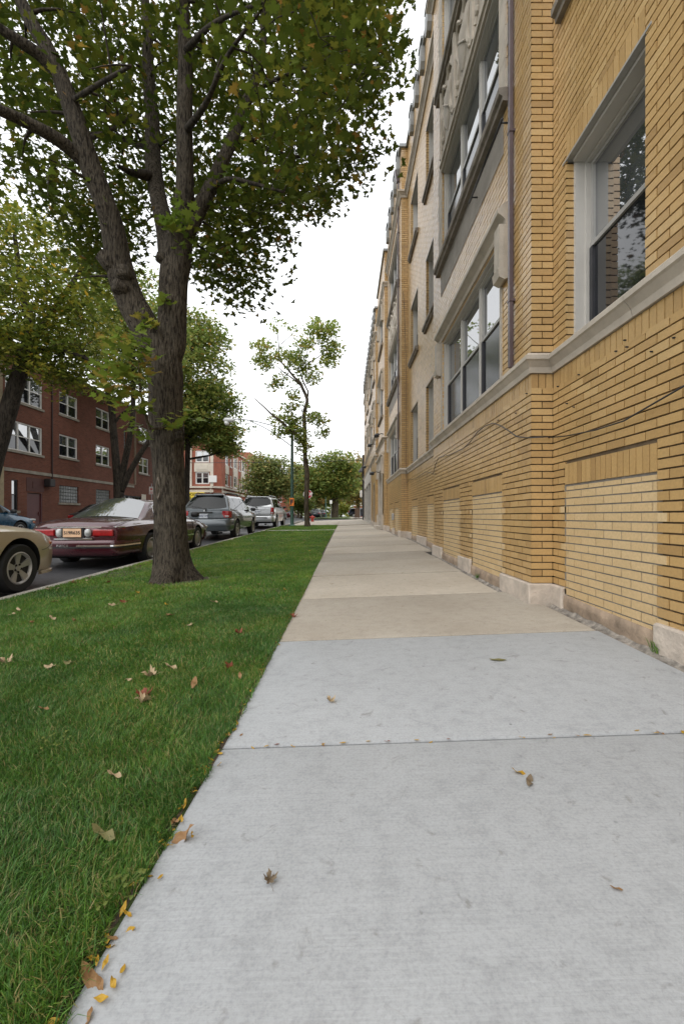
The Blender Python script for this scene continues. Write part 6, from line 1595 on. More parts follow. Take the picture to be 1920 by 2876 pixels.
cartext('Park', 0.05, -0.62, -2.60, 0.57, CHROME, bu, bu) if False else None
mb = MB(); mb.cbox(-0.70,-0.58,-2.585,-2.56,0.565,0.590,0.004); mb.build('small_badge', CHROME, bu)
for sgn in (-1, 1):
    mb = MB(); W = 0.94
    R = []
    for y in lin(-1.02, 1.02, 12): w = W*bp_(4, y); R.append([(sgn*(w*0.985), y, 0.49),(sgn*(w+0.012), y, 0.485),(sgn*(w+0.012), y, 0.455),(sgn*(w*0.98), y, 0.45)])
    mb.rings(R, 0); mb.build('side_moulding', CHROME, bu)
    mb = MB(); mb.cbox(min(sgn*0.55,sgn*0.86), max(sgn*0.55,sgn*0.86), 2.30, 2.475, 0.55, 0.66, 0.03); mb.build('headlight', LENSC, bu, False, True, 50)
PF = plan_path(0.93, 2.60, 0.55, 0.25, 0.08, sgn=1, taper=0.06)
mb = MB(); wrap(mb, PF, [(-0.12,0.54),(0.0,0.53),(0.005,0.47),(-0.01,0.36),(-0.06,0.26),(-0.15,0.24)]); fb = mb.build('front_bumper', MAR, bu, False, True, 45)
mb = MB(); wrap(mb, PF, [(-0.004,0.50),(0.012,0.498),(0.012,0.475),(-0.004,0.473)]); mb.build('bumper_chrome_strip', CHROME, fb)
for sgn in (-1, 1):
    mb = MB(); mb.tube([(sgn*0.76,-2.545,0.845),(sgn*0.775,-2.40,0.885),(sgn*0.77,-2.1,0.918),(sgn*0.74,-1.78,0.945)], 0.005, 4); mb.build('boot_seam', PLASTIC, bu)
    for yy_ in (-0.02, 1.0, -0.98):
        mb = MB(); mb.tube([(sgn*0.944,yy_,0.32),(sgn*0.946,yy_,0.60),(sgn*0.925,yy_,0.80),(sgn*0.89,yy_,0.86)], 0.005, 4); mb.build('door_seam', PLASTIC, bu)

# ---------------- beige sedan at the left edge
BEI = paint('beige_metallic', (0.46,0.375,0.26), 0.12, 0.36)
xq, yq = -5.33, 4.41
be, _, bpb = car('sedan', 'beige sedan at the kerb behind the maroon one, only its nose showing', 'car', (xq, yq, zR(xq, yq)),
  dict(W=1.78, yf=2.27, yr=-2.42, paint=BEI, r=0.335, axles=(-1.35, 1.35), wstyle='five', mirror=(0.75, 0.95), arch=0.405,
   st=[(-2.42,0.35,0.80,0.88,0.84),(-2.3,0.28,0.84,0.95,0.92),(-1.8,0.22,0.88,1.0,0.99),(-0.5,0.20,0.88,0.98,1.0),(0.6,0.20,0.88,0.98,1.0),(1.1,0.21,0.87,0.965,1.0),(1.5,0.22,0.845,0.93,0.995),(1.85,0.20,0.79,0.87,0.965),(2.05,0.19,0.73,0.80,0.91),(2.18,0.20,0.66,0.72,0.83),(2.25,0.24,0.60,0.65,0.74),(2.27,0.30,0.55,0.60,0.68)],
   cab=dict(zb=0.93, zr=1.40, wb=0.78, wt=0.58, y=(-1.9,-1.0,0.1,0.98)), wins=[[(-1.0,0.97),(-0.1,0.97),(-0.1,1.34),(-0.7,1.34)],[(-0.03,0.97),(0.8,0.97),(0.2,1.33),(-0.03,1.34)]]))
for sgn in (-1, 1):
    # swept-back headlight following the wing
    mb = MB(); R = []
    for k in range(7):
        t = k/6; y = 1.86 + 0.30*t
        w = 0.89*bpb(4, y); zs_ = bpb(2, y); zb_ = bpb(1, y)
        zt_ = zs_ + 0.018; hh = 0.05 + 0.11*math.sin(math.pi*min(1, 0.25+t*0.6))
        R.append([(sgn*(w*0.90), y, zt_-0.0), (sgn*(w*0.955), y, zt_-0.03), (sgn*(w*0.985+0.004), y, zt_-0.03-hh*0.6), (sgn*(w*0.985), y, zt_-0.04-hh), (sgn*(w*0.80), y, zt_-0.04-hh)])
    mb.rings(R, 0, True, True); hl = mb.build('headlight', LENSC, be, False, True, 50)
    mb = MB(); y = 2.02; w = 0.89*bpb(4, y); mb.cbox(min(sgn*(w-0.03), sgn*(w+0.004)), max(sgn*(w-0.03), sgn*(w+0.004)), 1.99, 2.05, bpb(2,y)-0.13, bpb(2,y)-0.08, 0.01); mb.build('indicator', LENSO, hl)
    # bumper seam and lower lip
    mb = MB(); pts = []
    for i in range(14):
        t = i/13; y = 1.77 + 0.33*t; z = 0.55 + 0.10*t**2.2; pts.append((sgn*(0.89*bpb(4, y)*0.999+0.001), y, z))
    mb.tube(pts, 0.004, 4); mb.build('bumper_seam', PLASTIC, be)
    mb = MB(); R = []
    for i in range(10):
        y = 1.78 + 0.40*i/9; w = 0.89*bpb(4, y); R.append([(sgn*w*0.94,y,0.235),(sgn*(w*0.985),y,0.225),(sgn*(w*0.985),y,0.19),(sgn*w*0.92,y,0.18)])
    mb.rings(R, 0); mb.build('lower_lip', BEI, be, False, True, 40)

# ---------------- grey and silver sport utility cars ahead
def suv(label, root, paint_, W, zr, yr, yf, axle, r, style, plate, roofc, gap=0.0, dims=None):
    d = dims
    o, xs, par = car('suv', label, 'car', root,
      dict(W=W, yf=yf, yr=yr, paint=paint_, r=r, axles=(-axle, axle), wstyle=style, rim=ALLOY, mirror=(0.95, d['zb']-0.02), arch=r+0.075, mm=d.get('mm', PLASTIC), ub=0.32,
       st=[(yr,0.62,d['zb']-0.10,d['zb']-0.03,0.90),(yr+0.05,0.55,d['zb']-0.07,d['zb'],0.935),(yr+0.25,0.42,d['zb']-0.03,d['zb']+0.02,0.965),(yr+0.7,0.36,d['zb']-0.02,d['zb']+0.03,0.985),(0,0.34,d['zb']-0.03,d['zb']+0.02,1.0),(0.9,0.34,d['zb']-0.05,d['zb']+0.02,1.0),(1.5,0.36,d['zb']-0.08,d['zb']+0.0,0.99),(yf-0.35,0.40,d['zb']-0.16,d['zb']-0.08,0.95),(yf-0.06,0.45,d['zb']-0.30,d['zb']-0.22,0.88),(yf,0.55,d['zb']-0.40,d['zb']-0.36,0.80)],
       cab=dict(zb=d['zb'], zr=zr, wb=W/2*0.93, wt=W/2*d['taper'], y=(yr+0.06, yr+d['rk'], 0.35, 1.25), rin=d['rin'], rlo=0.10, rhi=0.86, bow=0.03, crown=0.045),
       wins=d['wins'], rglass=d.get('rg', M['carglass'])))
    # bumper
    PB = plan_path(W/2+0.005, yr-0.13, 0.55, 0.2, 0.05, sgn=-1, taper=0.03)
    mb = MB(); z0, z1 = d['bz']; wrap(mb, PB, [(-0.16,z1+0.01),(-0.03,z1),(-0.002,z1-0.03),(0.004,(z0+z1)/2),(-0.005,z0+0.08),(-0.05,z0),(-0.18,z0-0.02)]); b_ = mb.build('rear_bumper', d.get('bm', paint_), o, False, True, 45)
    if d.get('step'):
        mb = MB(); mb.cbox(-0.62, 0.62, yr-0.145, yr-0.05, z1-0.12, z1-0.06, 0.01); mb.build('bumper_step', PLASTIC, b_)
    else:
        mb = MB(); wrap(mb, PB[3:-3], [(-0.004,z0+0.16),(0.006,z0+0.158),(0.006,z0+0.150),(-0.004,z0+0.148)]); mb.build('bumper_crease', PLASTIC, b_)
    # tail lights wrapping the corners
    for sgn in (-1, 1):
        mb = MB(); zl0, zl1 = d['tl']; w = W/2*0.945
        R = []
        for z, ww in ((zl0,0.9),(zl0+0.02,1),((zl0+zl1)/2,1.0),(zl1-0.02,1.0),(zl1,0.9)):
            wl = d['tlw']*(1 if z < (zl0+zl1)/2 or not d.get('slant') else 1.35)
            R.append([(sgn*(w-wl),yr-0.012,z),(sgn*(w-0.05),yr-0.016,z),(sgn*(w-0.005),yr+0.015,z),(sgn*(w+0.032),yr+0.12,z),(sgn*(w+0.034),yr+0.22*ww,z),(sgn*(w-0.05),yr+0.22,z),(sgn*(w-wl),yr+0.1,z)])
        mb.rings(R, 0); t_ = mb.build('tail_light', LENSR, o, False, True, 40)
        mb = MB(); mb.cbox(min(sgn*(w-d['tlw']*0.8), sgn*(w-0.02)), max(sgn*(w-d['tlw']*0.8), sgn*(w-0.02)), yr-0.024, yr-0.01, zl0+0.03, zl0+(zl1-zl0)*0.3, 0.008); mb.build('reversing_light', LENSC, t_)
    # tailgate outline, handle trim, plate
    mb = MB(); gz = d['bz'][1]+0.02; gw = W/2*0.80
    mb.tube([(-gw,yr-0.004,d['zb']-0.12),(-gw,yr-0.006,gz+0.13),(-gw+0.1,yr-0.006,gz+0.02),(gw-0.1,yr-0.006,gz+0.02),(gw,yr-0.006,gz+0.13),(gw,yr-0.004,d['zb']-0.12)], 0.007, 5); mb.build('tailgate_seam', PLASTIC, o)
    px_, pz = d['plate']
    mb = MB(); mb.cbox(px_-0.16, px_+0.16, yr-0.022, yr-0.008, pz-0.08, pz+0.08, 0.004); p_ = mb.build('licence_plate', PLATE_W, o)
    cartext(plate, 0.085, px_, yr-0.025, pz-0.008, pm('plate_ink', (0.05,0.06,0.15), 0.5), o, p_, 0.001)
    mb = MB(); hx, hw_, hz, hh = d['handle']; mb.cbox(hx-hw_, hx+hw_, yr-0.05, yr-0.005, hz, hz+hh, 0.012); mb.build('tailgate_handle', d['hm'], o, False, True, 40)
    # wiper, roof rails
    zb_ = d['zb']; yb = yr+0.06
    mb = MB(); mb.cbox(-0.07, 0.03, yr+0.0, yr+0.08, zb_+0.02, zb_+0.07, 0.01); mb.tube([(-0.02,yr-0.0,zb_+0.06),(-0.25,yr+0.045,zb_+0.13),(-0.52,yr+0.055,zb_+0.16)], 0.012, 5); mb.build('rear_wiper', PLASTIC, o)
    for sgn in (-1, 1):
        mb = MB(); xr = W/2*d['taper']-0.10
        mb.tube([(sgn*xr,yr+d['rk']+0.10,zr+0.03),(sgn*xr,yr+d['rk']+0.2,zr+0.085),(sgn*xr,yr+d['rk']+0.35,zr+0.10),(sgn*xr,-0.2,zr+0.10),(sgn*xr,0.0,zr+0.085),(sgn*xr,0.12,zr+0.03)], 0.022, 7); mb.build('roof_rail', roofc, o, False, True)
    mb = MB(); mb.cbox(-W/2*d['taper']+0.12, W/2*d['taper']-0.12, yr+d['rk']-0.14, yr+d['rk']+0.10, zr-0.01, zr+0.045, 0.02); mb.build('roof_spoiler', paint_, o, False, True, 40)
    return o
GRY = paint('blue_grey_metallic', (0.085,0.100,0.108), 0.45, 0.32); SIL = paint('silver_metallic', (0.50,0.51,0.52), 0.55, 0.33)
xq, yq = -5.10, 17.62
en = suv('blue-grey sport utility car with black roof rails, parked ahead of the maroon sedan', (xq, yq, zR(xq, yq)), GRY, 1.87, 1.655, -2.36, 2.44, 1.375, 0.36, 'suv', 'A707 479', PLASTIC,
  dims=dict(zb=1.08, taper=0.70, rk=0.50, rin=0.075, bz=(0.36,0.78), tl=(0.84,1.08), tlw=0.20, slant=True, plate=(-0.06,0.90), handle=(-0.04,0.30,1.0,0.055), hm=PLASTIC, rg=M['carglass'],
   wins=[[(-1.95,1.14),(-1.35,1.12),(-1.33,1.56),(-1.72,1.56)],[(-1.27,1.12),(-0.30,1.12),(-0.30,1.58),(-1.25,1.58)],[(-0.22,1.12),(0.90,1.12),(0.42,1.54),(-0.22,1.58)]]))
mb = MB()
for k in range(3):
    a = math.pi/2 + k*2*math.pi/3; cx_, cz_ = 0.05*math.cos(a)*0.8, 1.07+0.05*math.sin(a)*0.8-0.01
    mb.prism([(cx_+0.045*math.cos(a),cz_-0.0+0.045*math.sin(a)),(cx_+0.022*math.cos(a+1.57),cz_+0.022*math.sin(a+1.57)),(cx_-0.045*math.cos(a),cz_-0.045*math.sin(a)),(cx_+0.022*math.cos(a-1.57),cz_+0.022*math.sin(a-1.57))], lambda u, v, d: (u-0.03, d, v), -2.352, -2.372)
mb.build('emblem', CHROME, en)
xq, yq = -5.12, 26.75
ta = suv('silver sport utility car with red tail lights, parked nearest the green lamp post', (xq, yq, zR(xq, yq)), SIL, 2.0, 1.83, -2.60, 2.52, 1.475, 0.39, 'suv', 'BL 1420', GALV,
  dims=dict(zb=1.20, taper=0.74, rk=0.34, rin=0.05, bz=(0.42,0.74), tl=(0.86,1.24), tlw=0.14, plate=(0.05,1.0), handle=(0.04,0.42,0.86,0.03), hm=SIL, step=True, bm=SIL,
   wins=[[(-2.15,1.24),(-1.45,1.24),(-1.43,1.72),(-2.05,1.72)],[(-1.37,1.24),(-0.40,1.24),(-0.40,1.73),(-1.35,1.73)],[(-0.32,1.24),(0.85,1.24),(0.42,1.70),(-0.32,1.73)]]))
mb = MB(); mb.cbox(-0.42,0.50,-2.625,-2.605,1.10,1.17,0.008); mb.build('plate_surround', SIL, ta); mb = MB(); mb.cbox(-0.06,0.10,-2.64,-2.626,1.115,1.155,0.006); mb.build('emblem', PLASTIC, ta)

# ---------------- blue minivan across the street
BLU = paint('teal_blue_metallic', (0.012,0.072,0.135), 0.35, 0.3)
xq, yq = -13.30, 14.55
va, _, vp_ = car('minivan', 'teal blue minivan with its nose at the left picture edge, across the street', 'car', (xq, yq, zR(xq, yq)),
  dict(W=1.92, yf=2.35, yr=-2.35, paint=BLU, r=0.33, axles=(-1.43, 1.43), wstyle='ten', rim=ALLOYL, mirror=(0.98, 0.99), arch=0.40,
   st=[(-2.35,0.45,0.90,0.97,0.92),(-2.1,0.3,0.95,1.0,0.97),(0,0.24,0.95,1.0,1.0),(0.9,0.24,0.94,1.02,1.0),(1.3,0.25,0.90,0.99,0.99),(1.8,0.27,0.83,0.90,0.97),(2.1,0.29,0.76,0.82,0.93),(2.28,0.32,0.66,0.72,0.86),(2.35,0.4,0.58,0.62,0.78)],
   cab=dict(zb=0.97, zr=1.66, wb=0.88, wt=0.68, y=(-2.28,-2.0,0.15,1.35)), wins=[[(-2.0,1.02),(-1.0,1.02),(-1.0,1.56),(-1.9,1.56)],[(-0.93,1.02),(0.1,1.02),(0.1,1.57),(-0.93,1.57)],[(0.17,1.02),(1.05,1.02),(0.3,1.56),(0.17,1.57)]]))
for sgn in (-1, 1):
    mb = MB(); a, b = sorted((sgn*0.60, sgn*0.88)); mb.cbox(a, b, 2.12, 2.33, 0.66, 0.77, 0.03); mb.build('headlight', LENSC, va, False, True, 50)
    mb = MB(); a, b = sorted((sgn*0.72, sgn*0.885)); mb.cbox(a, b, 2.12, 2.31, 0.60, 0.652, 0.02); mb.build('indicator', LENSO, va, False, True, 50)
PF = plan_path(0.95, 2.46, 0.5, 0.22, 0.07, sgn=1, taper=0.04)
mb = MB(); wrap(mb, PF, [(-0.14,0.58),(-0.01,0.56),(0.006,0.50),(0.0,0.40),(-0.05,0.27),(-0.14,0.25)]); mb.build('front_bumper', BLU, va, False, True, 45)

# ---------------- simpler parked cars farther off
def small_sedan(label, loc, m_, rz=0.0, group=None):
    o, _, _ = car('sedan', label, 'car', loc, dict(W=1.78, yf=2.25, yr=-2.25, paint=m_, r=0.31, axles=(-1.32,1.32), wstyle='ten', mirror=(0.8,0.92),
     st=[(-2.25,0.40,0.84,0.92,0.85),(-2.15,0.32,0.87,0.97,0.93),(-1.6,0.22,0.88,0.99,0.99),(0,0.2,0.88,0.97,1.0),(1.0,0.2,0.86,0.95,1.0),(1.7,0.24,0.78,0.86,0.97),(2.15,0.3,0.66,0.72,0.88),(2.25,0.36,0.58,0.62,0.80)],
     cab=dict(zb=0.92, zr=1.38, wb=0.79, wt=0.60, y=(-1.75,-0.9,0.2,1.1)), wins=[[(-1.0,0.96),(-0.1,0.96),(-0.1,1.32),(-0.6,1.32)],[(-0.04,0.96),(0.85,0.96),(0.32,1.31),(-0.04,1.32)]]), rz, group)
    for sgn in (-1, 1):
        mb = MB(); a, b = sorted((sgn*0.48, sgn*0.78)); mb.cbox(a, b, -2.27, -2.15, 0.70, 0.84, 0.02); mb.build('tail_light', LENSR, o)
        mb = MB(); a, b = sorted((sgn*0.48, sgn*0.74)); mb.cbox(a, b, 2.05, 2.22, 0.58, 0.68, 0.02); mb.build('headlight', LENSC, o)
    mb = MB(); mb.cbox(-0.16,0.16,-2.275,-2.255,0.68,0.80,0.004); mb.build('licence_plate', PLATE_W, o)
    mb = MB(); wrap(mb, plan_path(0.88, -2.31, 0.5, 0.2, 0.04, sgn=-1, taper=0.04), [(-0.1,0.60),(0,0.58),(0,0.40),(-0.06,0.28),(-0.12,0.26)]); mb.build('rear_bumper', m_, o, False, True, 45)
    return o
DKG = paint('charcoal_metallic', (0.045,0.048,0.052), 0.4); DKB = paint('near_black_blue', (0.015,0.018,0.028), 0.3); LSI = paint('pale_silver', (0.45,0.48,0.50), 0.5); DRD = paint('dark_red_paint', (0.10,0.01,0.015), 0.3)
small_sedan('charcoal sedan peeking over the maroon trunk lid, across the street', (-12.95, 23.0, zR(-12.95, 23.0)), DKG)
small_sedan('pale silver sedan half hidden by the silver sport utility car', (-7.35, 44.5, slope(44.5)-0.24), LSI)
small_sedan('near black sedan with red tail lights parked beyond the side street', (-4.55, 63.5, slope(63.5)-0.22), DKB)
small_sedan('dark sedan parked next in line behind the near black sedan', (-4.1, 71.5, slope(71.5)-0.22), DKG)
small_sedan('dark red car far down the street just left of the thin tree', (-10.6, 82, slope(82)-0.22), DRD)
BVN = paint('navy_metallic', (0.022,0.030,0.055), 0.4)
o, _, _ = car('minivan', 'navy blue minivan parked sideways behind the short fence at the far right', 'car', (2.85, 76, slope(76)-0.10),
  dict(W=1.9, yf=2.4, yr=-2.4, paint=BVN, r=0.34, axles=(-1.45,1.5), wstyle='ten', rim=pm('white_hubcap', (0.75,0.75,0.75), 0.4), mirror=(1.0,1.0),
   st=[(-2.4,0.42,0.90,0.97,0.93),(-2.2,0.32,0.95,1.0,0.97),(0,0.26,0.95,1.0,1.0),(1.0,0.26,0.94,1.0,1.0),(1.9,0.28,0.84,0.9,0.96),(2.3,0.33,0.68,0.74,0.87),(2.4,0.42,0.6,0.64,0.8)],
   cab=dict(zb=0.97, zr=1.60, wb=0.86, wt=0.70, y=(-2.33,-2.0,0.2,1.4)), wins=[[(-2.0,1.02),(-1.0,1.02),(-1.0,1.5),(-1.9,1.5)],[(-0.93,1.02),(0.1,1.02),(0.1,1.52),(-0.93,1.52)],[(0.17,1.02),(1.05,1.02),(0.3,1.5),(0.17,1.52)]]), -math.pi/2)
for sgn in (-1, 1):
    mb = MB(); a, b = sorted((sgn*0.78, sgn*0.90)); mb.cbox(a, b, -2.43, -2.25, 0.85, 1.2, 0.02); mb.build('tail_light', LENSR, o)
# ================================================================== fallen leaves
LB = vegmat('dry_leaf_brown', [(0, (0.17,0.085,0.035)), (0.5, (0.30,0.17,0.075)), (1, (0.42,0.27,0.13))], 0.15, 0.6)
LP = vegmat('dry_leaf_pale', [(0, (0.34,0.24,0.13)), (1, (0.55,0.43,0.27))], 0.15, 0.6)
LR = vegmat('dry_leaf_red', [(0, (0.12,0.03,0.02)), (0.5, (0.22,0.06,0.03)), (1, (0.32,0.10,0.035))], 0.15, 0.6)
LY = vegmat('yellow_leaflet', [(0, (0.36,0.18,0.02)), (0.5, (0.50,0.30,0.03)), (1, (0.60,0.40,0.07))], 0.2, 0.55)
LG = vegmat('grey_dead_leaf', [(0, (0.13,0.095,0.06)), (1, (0.22,0.17,0.11))], 0.1, 0.7)
LGY = vegmat('green_brown_leaf', [(0, (0.16,0.13,0.05)), (1, (0.25,0.25,0.10))], 0.2, 0.6)
def leafmesh(kind, seed, curl):
    """a curled dry leaf, triangulated so that it can buckle; size 1 = leaf length"""
    r = random.Random(seed)
    mb = MB()
    if kind == 'maple':
        out = [tuple(p) for p in MAPLE]; sc = 0.85
    else:
        out = [(0.17*math.sin(math.pi*t)**0.8*(1 if s > 0 else -1), t*1.0) for s, ts in ((1,[i/7 for i in range(8)]),(-1,[i/7 for i in range(6,0,-1)])) for t in ts]; sc = 1.0
    cx_, cy_ = 0.0, 0.33 if kind == 'maple' else 0.5
    rings = [[(cx_+(x-cx_)*k, cy_+(y-cy_)*k) for x, y in out] for k in (0.25, 0.62, 1.0)]
    ph = r.random()*6
    def lift(x, y):
        u = x; v = y-cy_
        return curl*(0.9*u*u*1.6 + 0.55*max(0, v)**2 + 0.25*v*v) + 0.18*curl*math.sin(u*6+ph)*math.cos(v*5.3+ph*1.7) + 0.12*curl*math.sin(v*11+u*5+ph) + 0.012
    R = [[(x*sc, (y-cy_)*sc, lift(x, y)*sc) for x, y in rg] for rg in rings]
    c = (0, 0, lift(0, cy_)*sc)
    V = [c] + [p for rg in R for p in rg]; n = len(out); Fc = [(0, 1+i, 1+(i+1)%n) for i in range(n)]
    for q in range(2):
        for i in range(n): Fc.append((1+q*n+i, 1+(q+1)*n+i, 1+(q+1)*n+(i+1)%n, 1+q*n+(i+1)%n))
    mb.add(V, Fc); mb.t = [min(1, max(0, 0.5+0.35*noise.noise(Vector((i*0.37, seed, 0))))) for i in range(len(mb.f))]
    # stalk
    if kind == 'maple': 
        k = len(mb.f); mb.tube([(0,(-0.16-cy_)*sc,0.02),(0.05,(-0.45-cy_)*sc,0.05+0.1*curl),(0.14,(-0.7-cy_)*sc,0.03)], 0.012, 4)
        mb.t[k:] = [0.3]*(len(mb.f)-k)
    return mb
MESH = {}
def leafobj(kind, var, m_, loc, size, rz, tiltx, tilty, label, group=None):
    key = (kind, var, m_.name)
    if key not in MESH:
        curl = (0.15, 0.32, 0.52, 0.75)[var % 4]
        o = leafmesh(kind, var*7+3, curl).build('fallen_leaf', m_, None, False, True, None, True); MESH[key] = o.data
    else:
        o = bpy.data.objects.new('fallen_leaf', MESH[key]); COL.objects.link(o)
    o.location = loc; o.scale = (size,)*3; o.rotation_euler = (tiltx, tilty, rz)
    return tag(o, label, 'leaf', group)
def on_lawn(x, y, dx=0, h=0.035, Y=None):
    p = G(x*D2S, y*D2S, z_lawn, h); return p
def on_walk(x, y): p = G(x*D2S, y*D2S, z_walk, 0.003); return p
# the ones a viewer would point at (1568-wide print coordinates)
for (x, y, k, var, m_, size, rz, tx, ty, lab) in (
   (756,1610,'maple',3,LP,0.056,0.6,0.1,0.2,'pale curled leaf alone on the second pavement slab'),
   (1141,1514,'leaf',0,LGY,0.11,1.4,0.0,0.0,'long olive leaf lying flat on the pavement right of centre'),
   (1189,1773,'leaf',2,LY,0.055,1.3,0.2,0.0,'bright yellow curved leaflet in the middle of the front slab'),
   (1214,1793,'leaf',1,LG,0.07,-0.5,0.0,0.1,'small grey pointed leaf next to the bright yellow leaflet'),
   (617,2022,'maple',3,LG,0.040,0.4,0.3,0.2,'crumpled grey-brown leaf scrap on the front slab'),
   (1413,2040,'leaf',1,LB,0.03,1.2,0.0,0.1,'tiny rusty leaf scrap on the right of the front slab'),
   (420,1926,'leaf',3,LB,0.085,-1.2,0.4,0.3,'twisted brown leaf lying across the lawn edge onto the pavement'),
   (207,2247,'leaf',2,LB,0.075,0.9,0.2,-0.2,'large tan brown leaf at the lawn edge near the bottom'),
   (672,1415,'maple',3,LR,0.075,0.2,0.2,0.2,'dark crumpled leaf at the lawn edge where the tan slabs start')):
    leafobj(k, var, m_, on_walk(x, y) + Vector((0,0,0.002 if var < 3 else 0.01)), size, rz, tx, ty, lab)
for (x, y, k, var, m_, size, rz, tx, ty, lab) in (
   (330,1592,'maple',3,LR,0.09,0.4,0.25,0.1,'big rust-red curled leaf in the middle of the lawn'),
   (326,1607,'maple',3,LP,0.09,2.4,0.4,0.2,'small tan leaf tucked under the big rust-red leaf'),
   (342,1548,'maple',3,LP,0.095,1.9,0.15,-0.1,'wide bleached leaf with upturned lobes behind the rust-red leaf'),
   (392,1529,'leaf',2,LP,0.10,1.2,0.2,0.1,'long beige leaf right of the wide bleached leaf'),
   (236,1912,'leaf',2,LGY,0.10,1.2,0.12,0.1,'green and brown leaf lying low in the front lawn'),
   (115,1528,'maple',1,LP,0.07,0.3,0.3,0.1,'pale scrap of leaf left in the lawn'),
   (10,1517,'maple',3,LP,0.09,1.3,0.2,0.2,'pale leaf at the left picture edge in the lawn'),
   (120,1418,'leaf',2,LP,0.12,1.0,0.2,0.3,'pale rolled leaf between the kerb and the front lawn'),
   (260,1387,'maple',1,LP,0.10,0.5,0.3,0.2,'pale flat leaf left of the big maple foot'),
   (285,1380,'maple',2,LR,0.10,0.5,0.3,0.2,'dark red leaf left of the big maple foot'),
   (387,1411,'maple',1,LB,0.09,2.5,0.3,0.2,'orange brown leaf in the lawn below the big maple'),
   (490,1380,'leaf',2,LP,0.10,1.6,0.2,0.2,'beige leaf in the lawn right of the big maple foot'),
   (442,1297,'maple',1,LY,0.11,0.6,0.4,0.2,'orange yellow leaf leaning at the right of the maple foot'),
   (445,1567,'leaf',1,LB,0.10,0.2,0.7,0.2,'upright brown leaf in the lawn near the pavement'),
   (158,1520,'maple',2,LGY,0.06,0.2,0.5,0.2,'yellow-green leaf tuft in the left lawn'),
   (262,1777,'leaf',2,LP,0.07,1.3,0.1,0.2,'small pale rolled leaf in the middle of the front lawn'),
   (100,1625,'leaf',2,LB,0.06,1.5,0.1,0.2,'small brown rolled leaf at the left of the lawn'),
   (545,1450,'maple',3,LR,0.08,1.0,0.3,0.2,'dark red leaf in the lawn left of the tan pavement')):
    leafobj(k, var, m_, on_lawn(x, y, h=0.024), size, rz, tx*0.4, ty*0.4, lab)
rr = random.Random(4)
# yellow leaflets swept along the lawn edge
for i in range(165):
    y = 0.45 + 5.2*(rr.random()**1.3); x = xe(y) - 0.012 + rr.gauss(0, 0.020) + (0.03 if rr.random() < 0.1 else 0)
    if rr.random() < 0.35: y = rr.choice((0.55, 0.85, 0.98, 1.3, 1.62, 1.9)) + rr.gauss(0, 0.05)
    leafobj('leaf', rr.choice((0,1,2)), LY if rr.random() < 0.85 else LB, Vector((x, y, z_walk(x, y) + 0.001 + 0.010*rr.random())), 0.020+0.015*rr.random(), rr.random()*6.28, rr.gauss(0,0.3), rr.gauss(0,0.3),
            'small yellow leaflet swept along the lawn edge of the pavement', 'leaflets along the lawn edge')
for i in range(26):
    x = -0.42 + 2.2*rr.random(); y = 1.757 + rr.gauss(0, 0.008)
    leafobj('leaf', rr.choice((0,1)), rr.choice((LY,LY,LB,LR)), Vector((x, y, z_walk(x, y) + 0.0)), 0.018+0.016*rr.random(), math.pi/2+rr.gauss(0,0.5), 0, 0.1, 'tiny leaf scrap caught in the joint between the two front slabs', 'scraps in the pavement joint')
# scattered dry leaves over the lawn
for i in range(42):
    y = 2.4 + 16*rr.random()**1.2; x = -0.6 - 3.2*rr.random()
    if math.hypot(x-TREE[0], y-TREE[1]) < 0.4: continue
    leafobj(rr.choice(('maple','leaf')), rr.choice((1,2,3)), rr.choice((LB,LP,LR,LB,LY)), Vector((x, y, z_lawn(x, y) + 0.03)), 0.045+0.035*rr.random(), rr.random()*6.28, rr.gauss(0,0.3), rr.gauss(0,0.3), 'small dry leaf scattered over the lawn', 'dry leaves scattered over the lawn')
for i in range(40):
    y = 4.6 + 10*rr.random(); x = -3.8 + abs(rr.gauss(0, 0.1))
    leafobj('maple', rr.choice((1,2,3)), rr.choice((LB,LP,LGY,LG)), Vector((x, y, z_lawn(x, y) + 0.02)), 0.05+0.04*rr.random(), rr.random()*6.28, rr.gauss(0,0.3), rr.gauss(0,0.3), 'dry leaf drifted along the kerb edge of the lawn', 'leaves drifted along the kerb')
# grass tufts growing from the wall joint
def tuft(loc, n, h, lab):
    mb = MB()
    for i in range(n):
        a = rr.random()*6.28; l = h*(0.5+0.7*rr.random()); o_ = Vector((rr.gauss(0,0.012), rr.gauss(0,0.02), 0)); d = Vector((math.cos(a)*0.5, math.sin(a)*0.5, 1)).normalized(); s_ = Vector((-math.sin(a), math.cos(a), 0))*0.0025
        p0 = Vector(loc)+o_; p1 = p0+d*l*0.6; p2 = p0+d*l*0.9+Vector((math.cos(a),math.sin(a),-0.2))*l*0.25
        mb.add([p0-s_,p0+s_,p1+s_*0.8,p1-s_*0.8,p2], [(0,1,2,3),(3,2,4)], 0, rr.random()*0.9)
    tag(mb.build('grass_tuft', M['grass'], None, False, False, None, True), lab, 'plant')
g = G(1505*D2S, 1497*D2S); tuft(g, 40, 0.13, 'grass tuft sprouting from the wall joint at the right picture edge')
g = G(1348*D2S, 1341*D2S); tuft((1.74, 5.6, z_walk(1.74,5.6)), 26, 0.10, 'small grass tuft at the foot of the pale infilled opening')
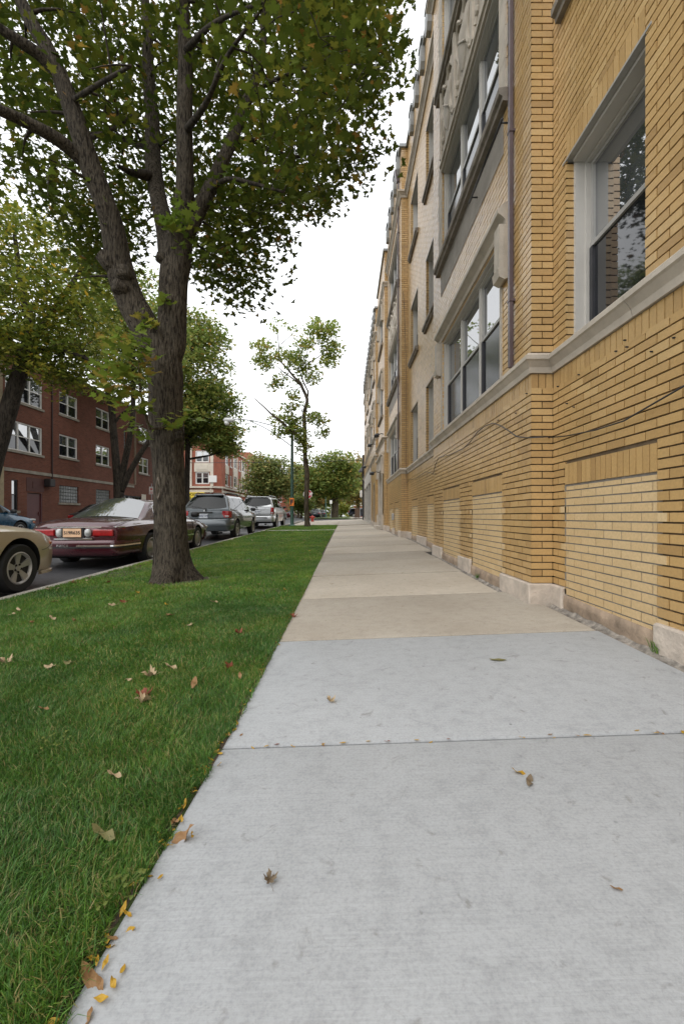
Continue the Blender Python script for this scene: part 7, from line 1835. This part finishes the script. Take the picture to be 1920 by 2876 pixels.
# broad-leaved weeds in the lawn
def weed(x, y, n, lab):
    p = on_lawn(x, y, h=0.02); mb = MB()
    for i in range(n):
        a = rr.random()*6.28; L = 0.02+0.05*rr.random(); q = Vector((p.x+math.cos(a)*L, p.y+math.sin(a)*L, p.z+0.008+0.016*rr.random())); s_ = 0.0045+0.003*rr.random()
        mb.add([(q.x+s_*math.cos(t), q.y+s_*math.sin(t), q.z+0.004*math.cos(2*t)) for t in [6.28*i_/8 for i_ in range(8)]], [tuple(range(8))], 0, 0.3+0.3*rr.random())
        mb.tube([(p.x,p.y,p.z-0.01), tuple(q)], 0.001, 3, t=0.3)
    tag(mb.build('weed', M['leaf_mid'], None, False, False, None, True), lab, 'plant')
weed(265,2045,18,'patch of small round clover leaves in the lawn at the pavement edge'); weed(120,1705,14,'light green broad-leaved weed far out in the near lawn')
# ================================================================== camera and light
cam = bpy.data.cameras.new('camera'); co = bpy.data.objects.new('camera', cam); COL.objects.link(co)
cam.sensor_fit = 'HORIZONTAL'; cam.sensor_width = 24.0; cam.lens = 24.0*F/1920
cam.shift_x = -(CX-960)/1920; cam.shift_y = (CY-1438)/1920
cam.clip_start = 0.05; cam.clip_end = 4000
co.location = (0, 0, H); co.rotation_euler = (math.pi/2, 0, 0)
SC.camera = co
EL, AZ = math.radians(52), math.radians(215)         # broad overcast light from behind the left shoulder
sun = bpy.data.lights.new('sun', 'SUN'); sun.energy = 0.55; sun.angle = math.radians(75); sun.color = (1.0, 0.97, 0.93)
so = bpy.data.objects.new('sun', sun); COL.objects.link(so)
d = Vector((math.sin(AZ)*math.cos(EL), math.cos(AZ)*math.cos(EL), math.sin(EL)))
so.rotation_euler = (-d).to_track_quat('-Z', 'Y').to_euler(); so.location = (0, -20, 60)
w = bpy.data.worlds.new('World'); SC.world = w; w.use_nodes = True
nt = w.node_tree; bg = nt.nodes['Background']
sky = nt.nodes.new('ShaderNodeTexSky'); sky.sky_type = 'NISHITA'; sky.sun_disc = False; sky.sun_elevation = EL; sky.sun_rotation = AZ; sky.dust_density = 4.0
hs_ = nt.nodes.new('ShaderNodeHueSaturation'); hs_.inputs['Saturation'].default_value = 0.10; nt.links.new(sky.outputs[0], hs_.inputs['Color'])
nt.links.new(mix(nt, hs_.outputs[0], (8.0,8.15,8.35), 0.80), bg.inputs[0]); bg.inputs[1].default_value = 0.13
SC.view_settings.view_transform = 'Standard'; SC.view_settings.look = 'None'; SC.view_settings.gamma = 1.0
SC.view_settings.exposure = 0.80
SC.render.engine = 'CYCLES'
cy = SC.cycles
cy.max_bounces = 6; cy.diffuse_bounces = 3; cy.glossy_bounces = 3; cy.transmission_bounces = 3; cy.transparent_max_bounces = 4
cy.use_denoising = True
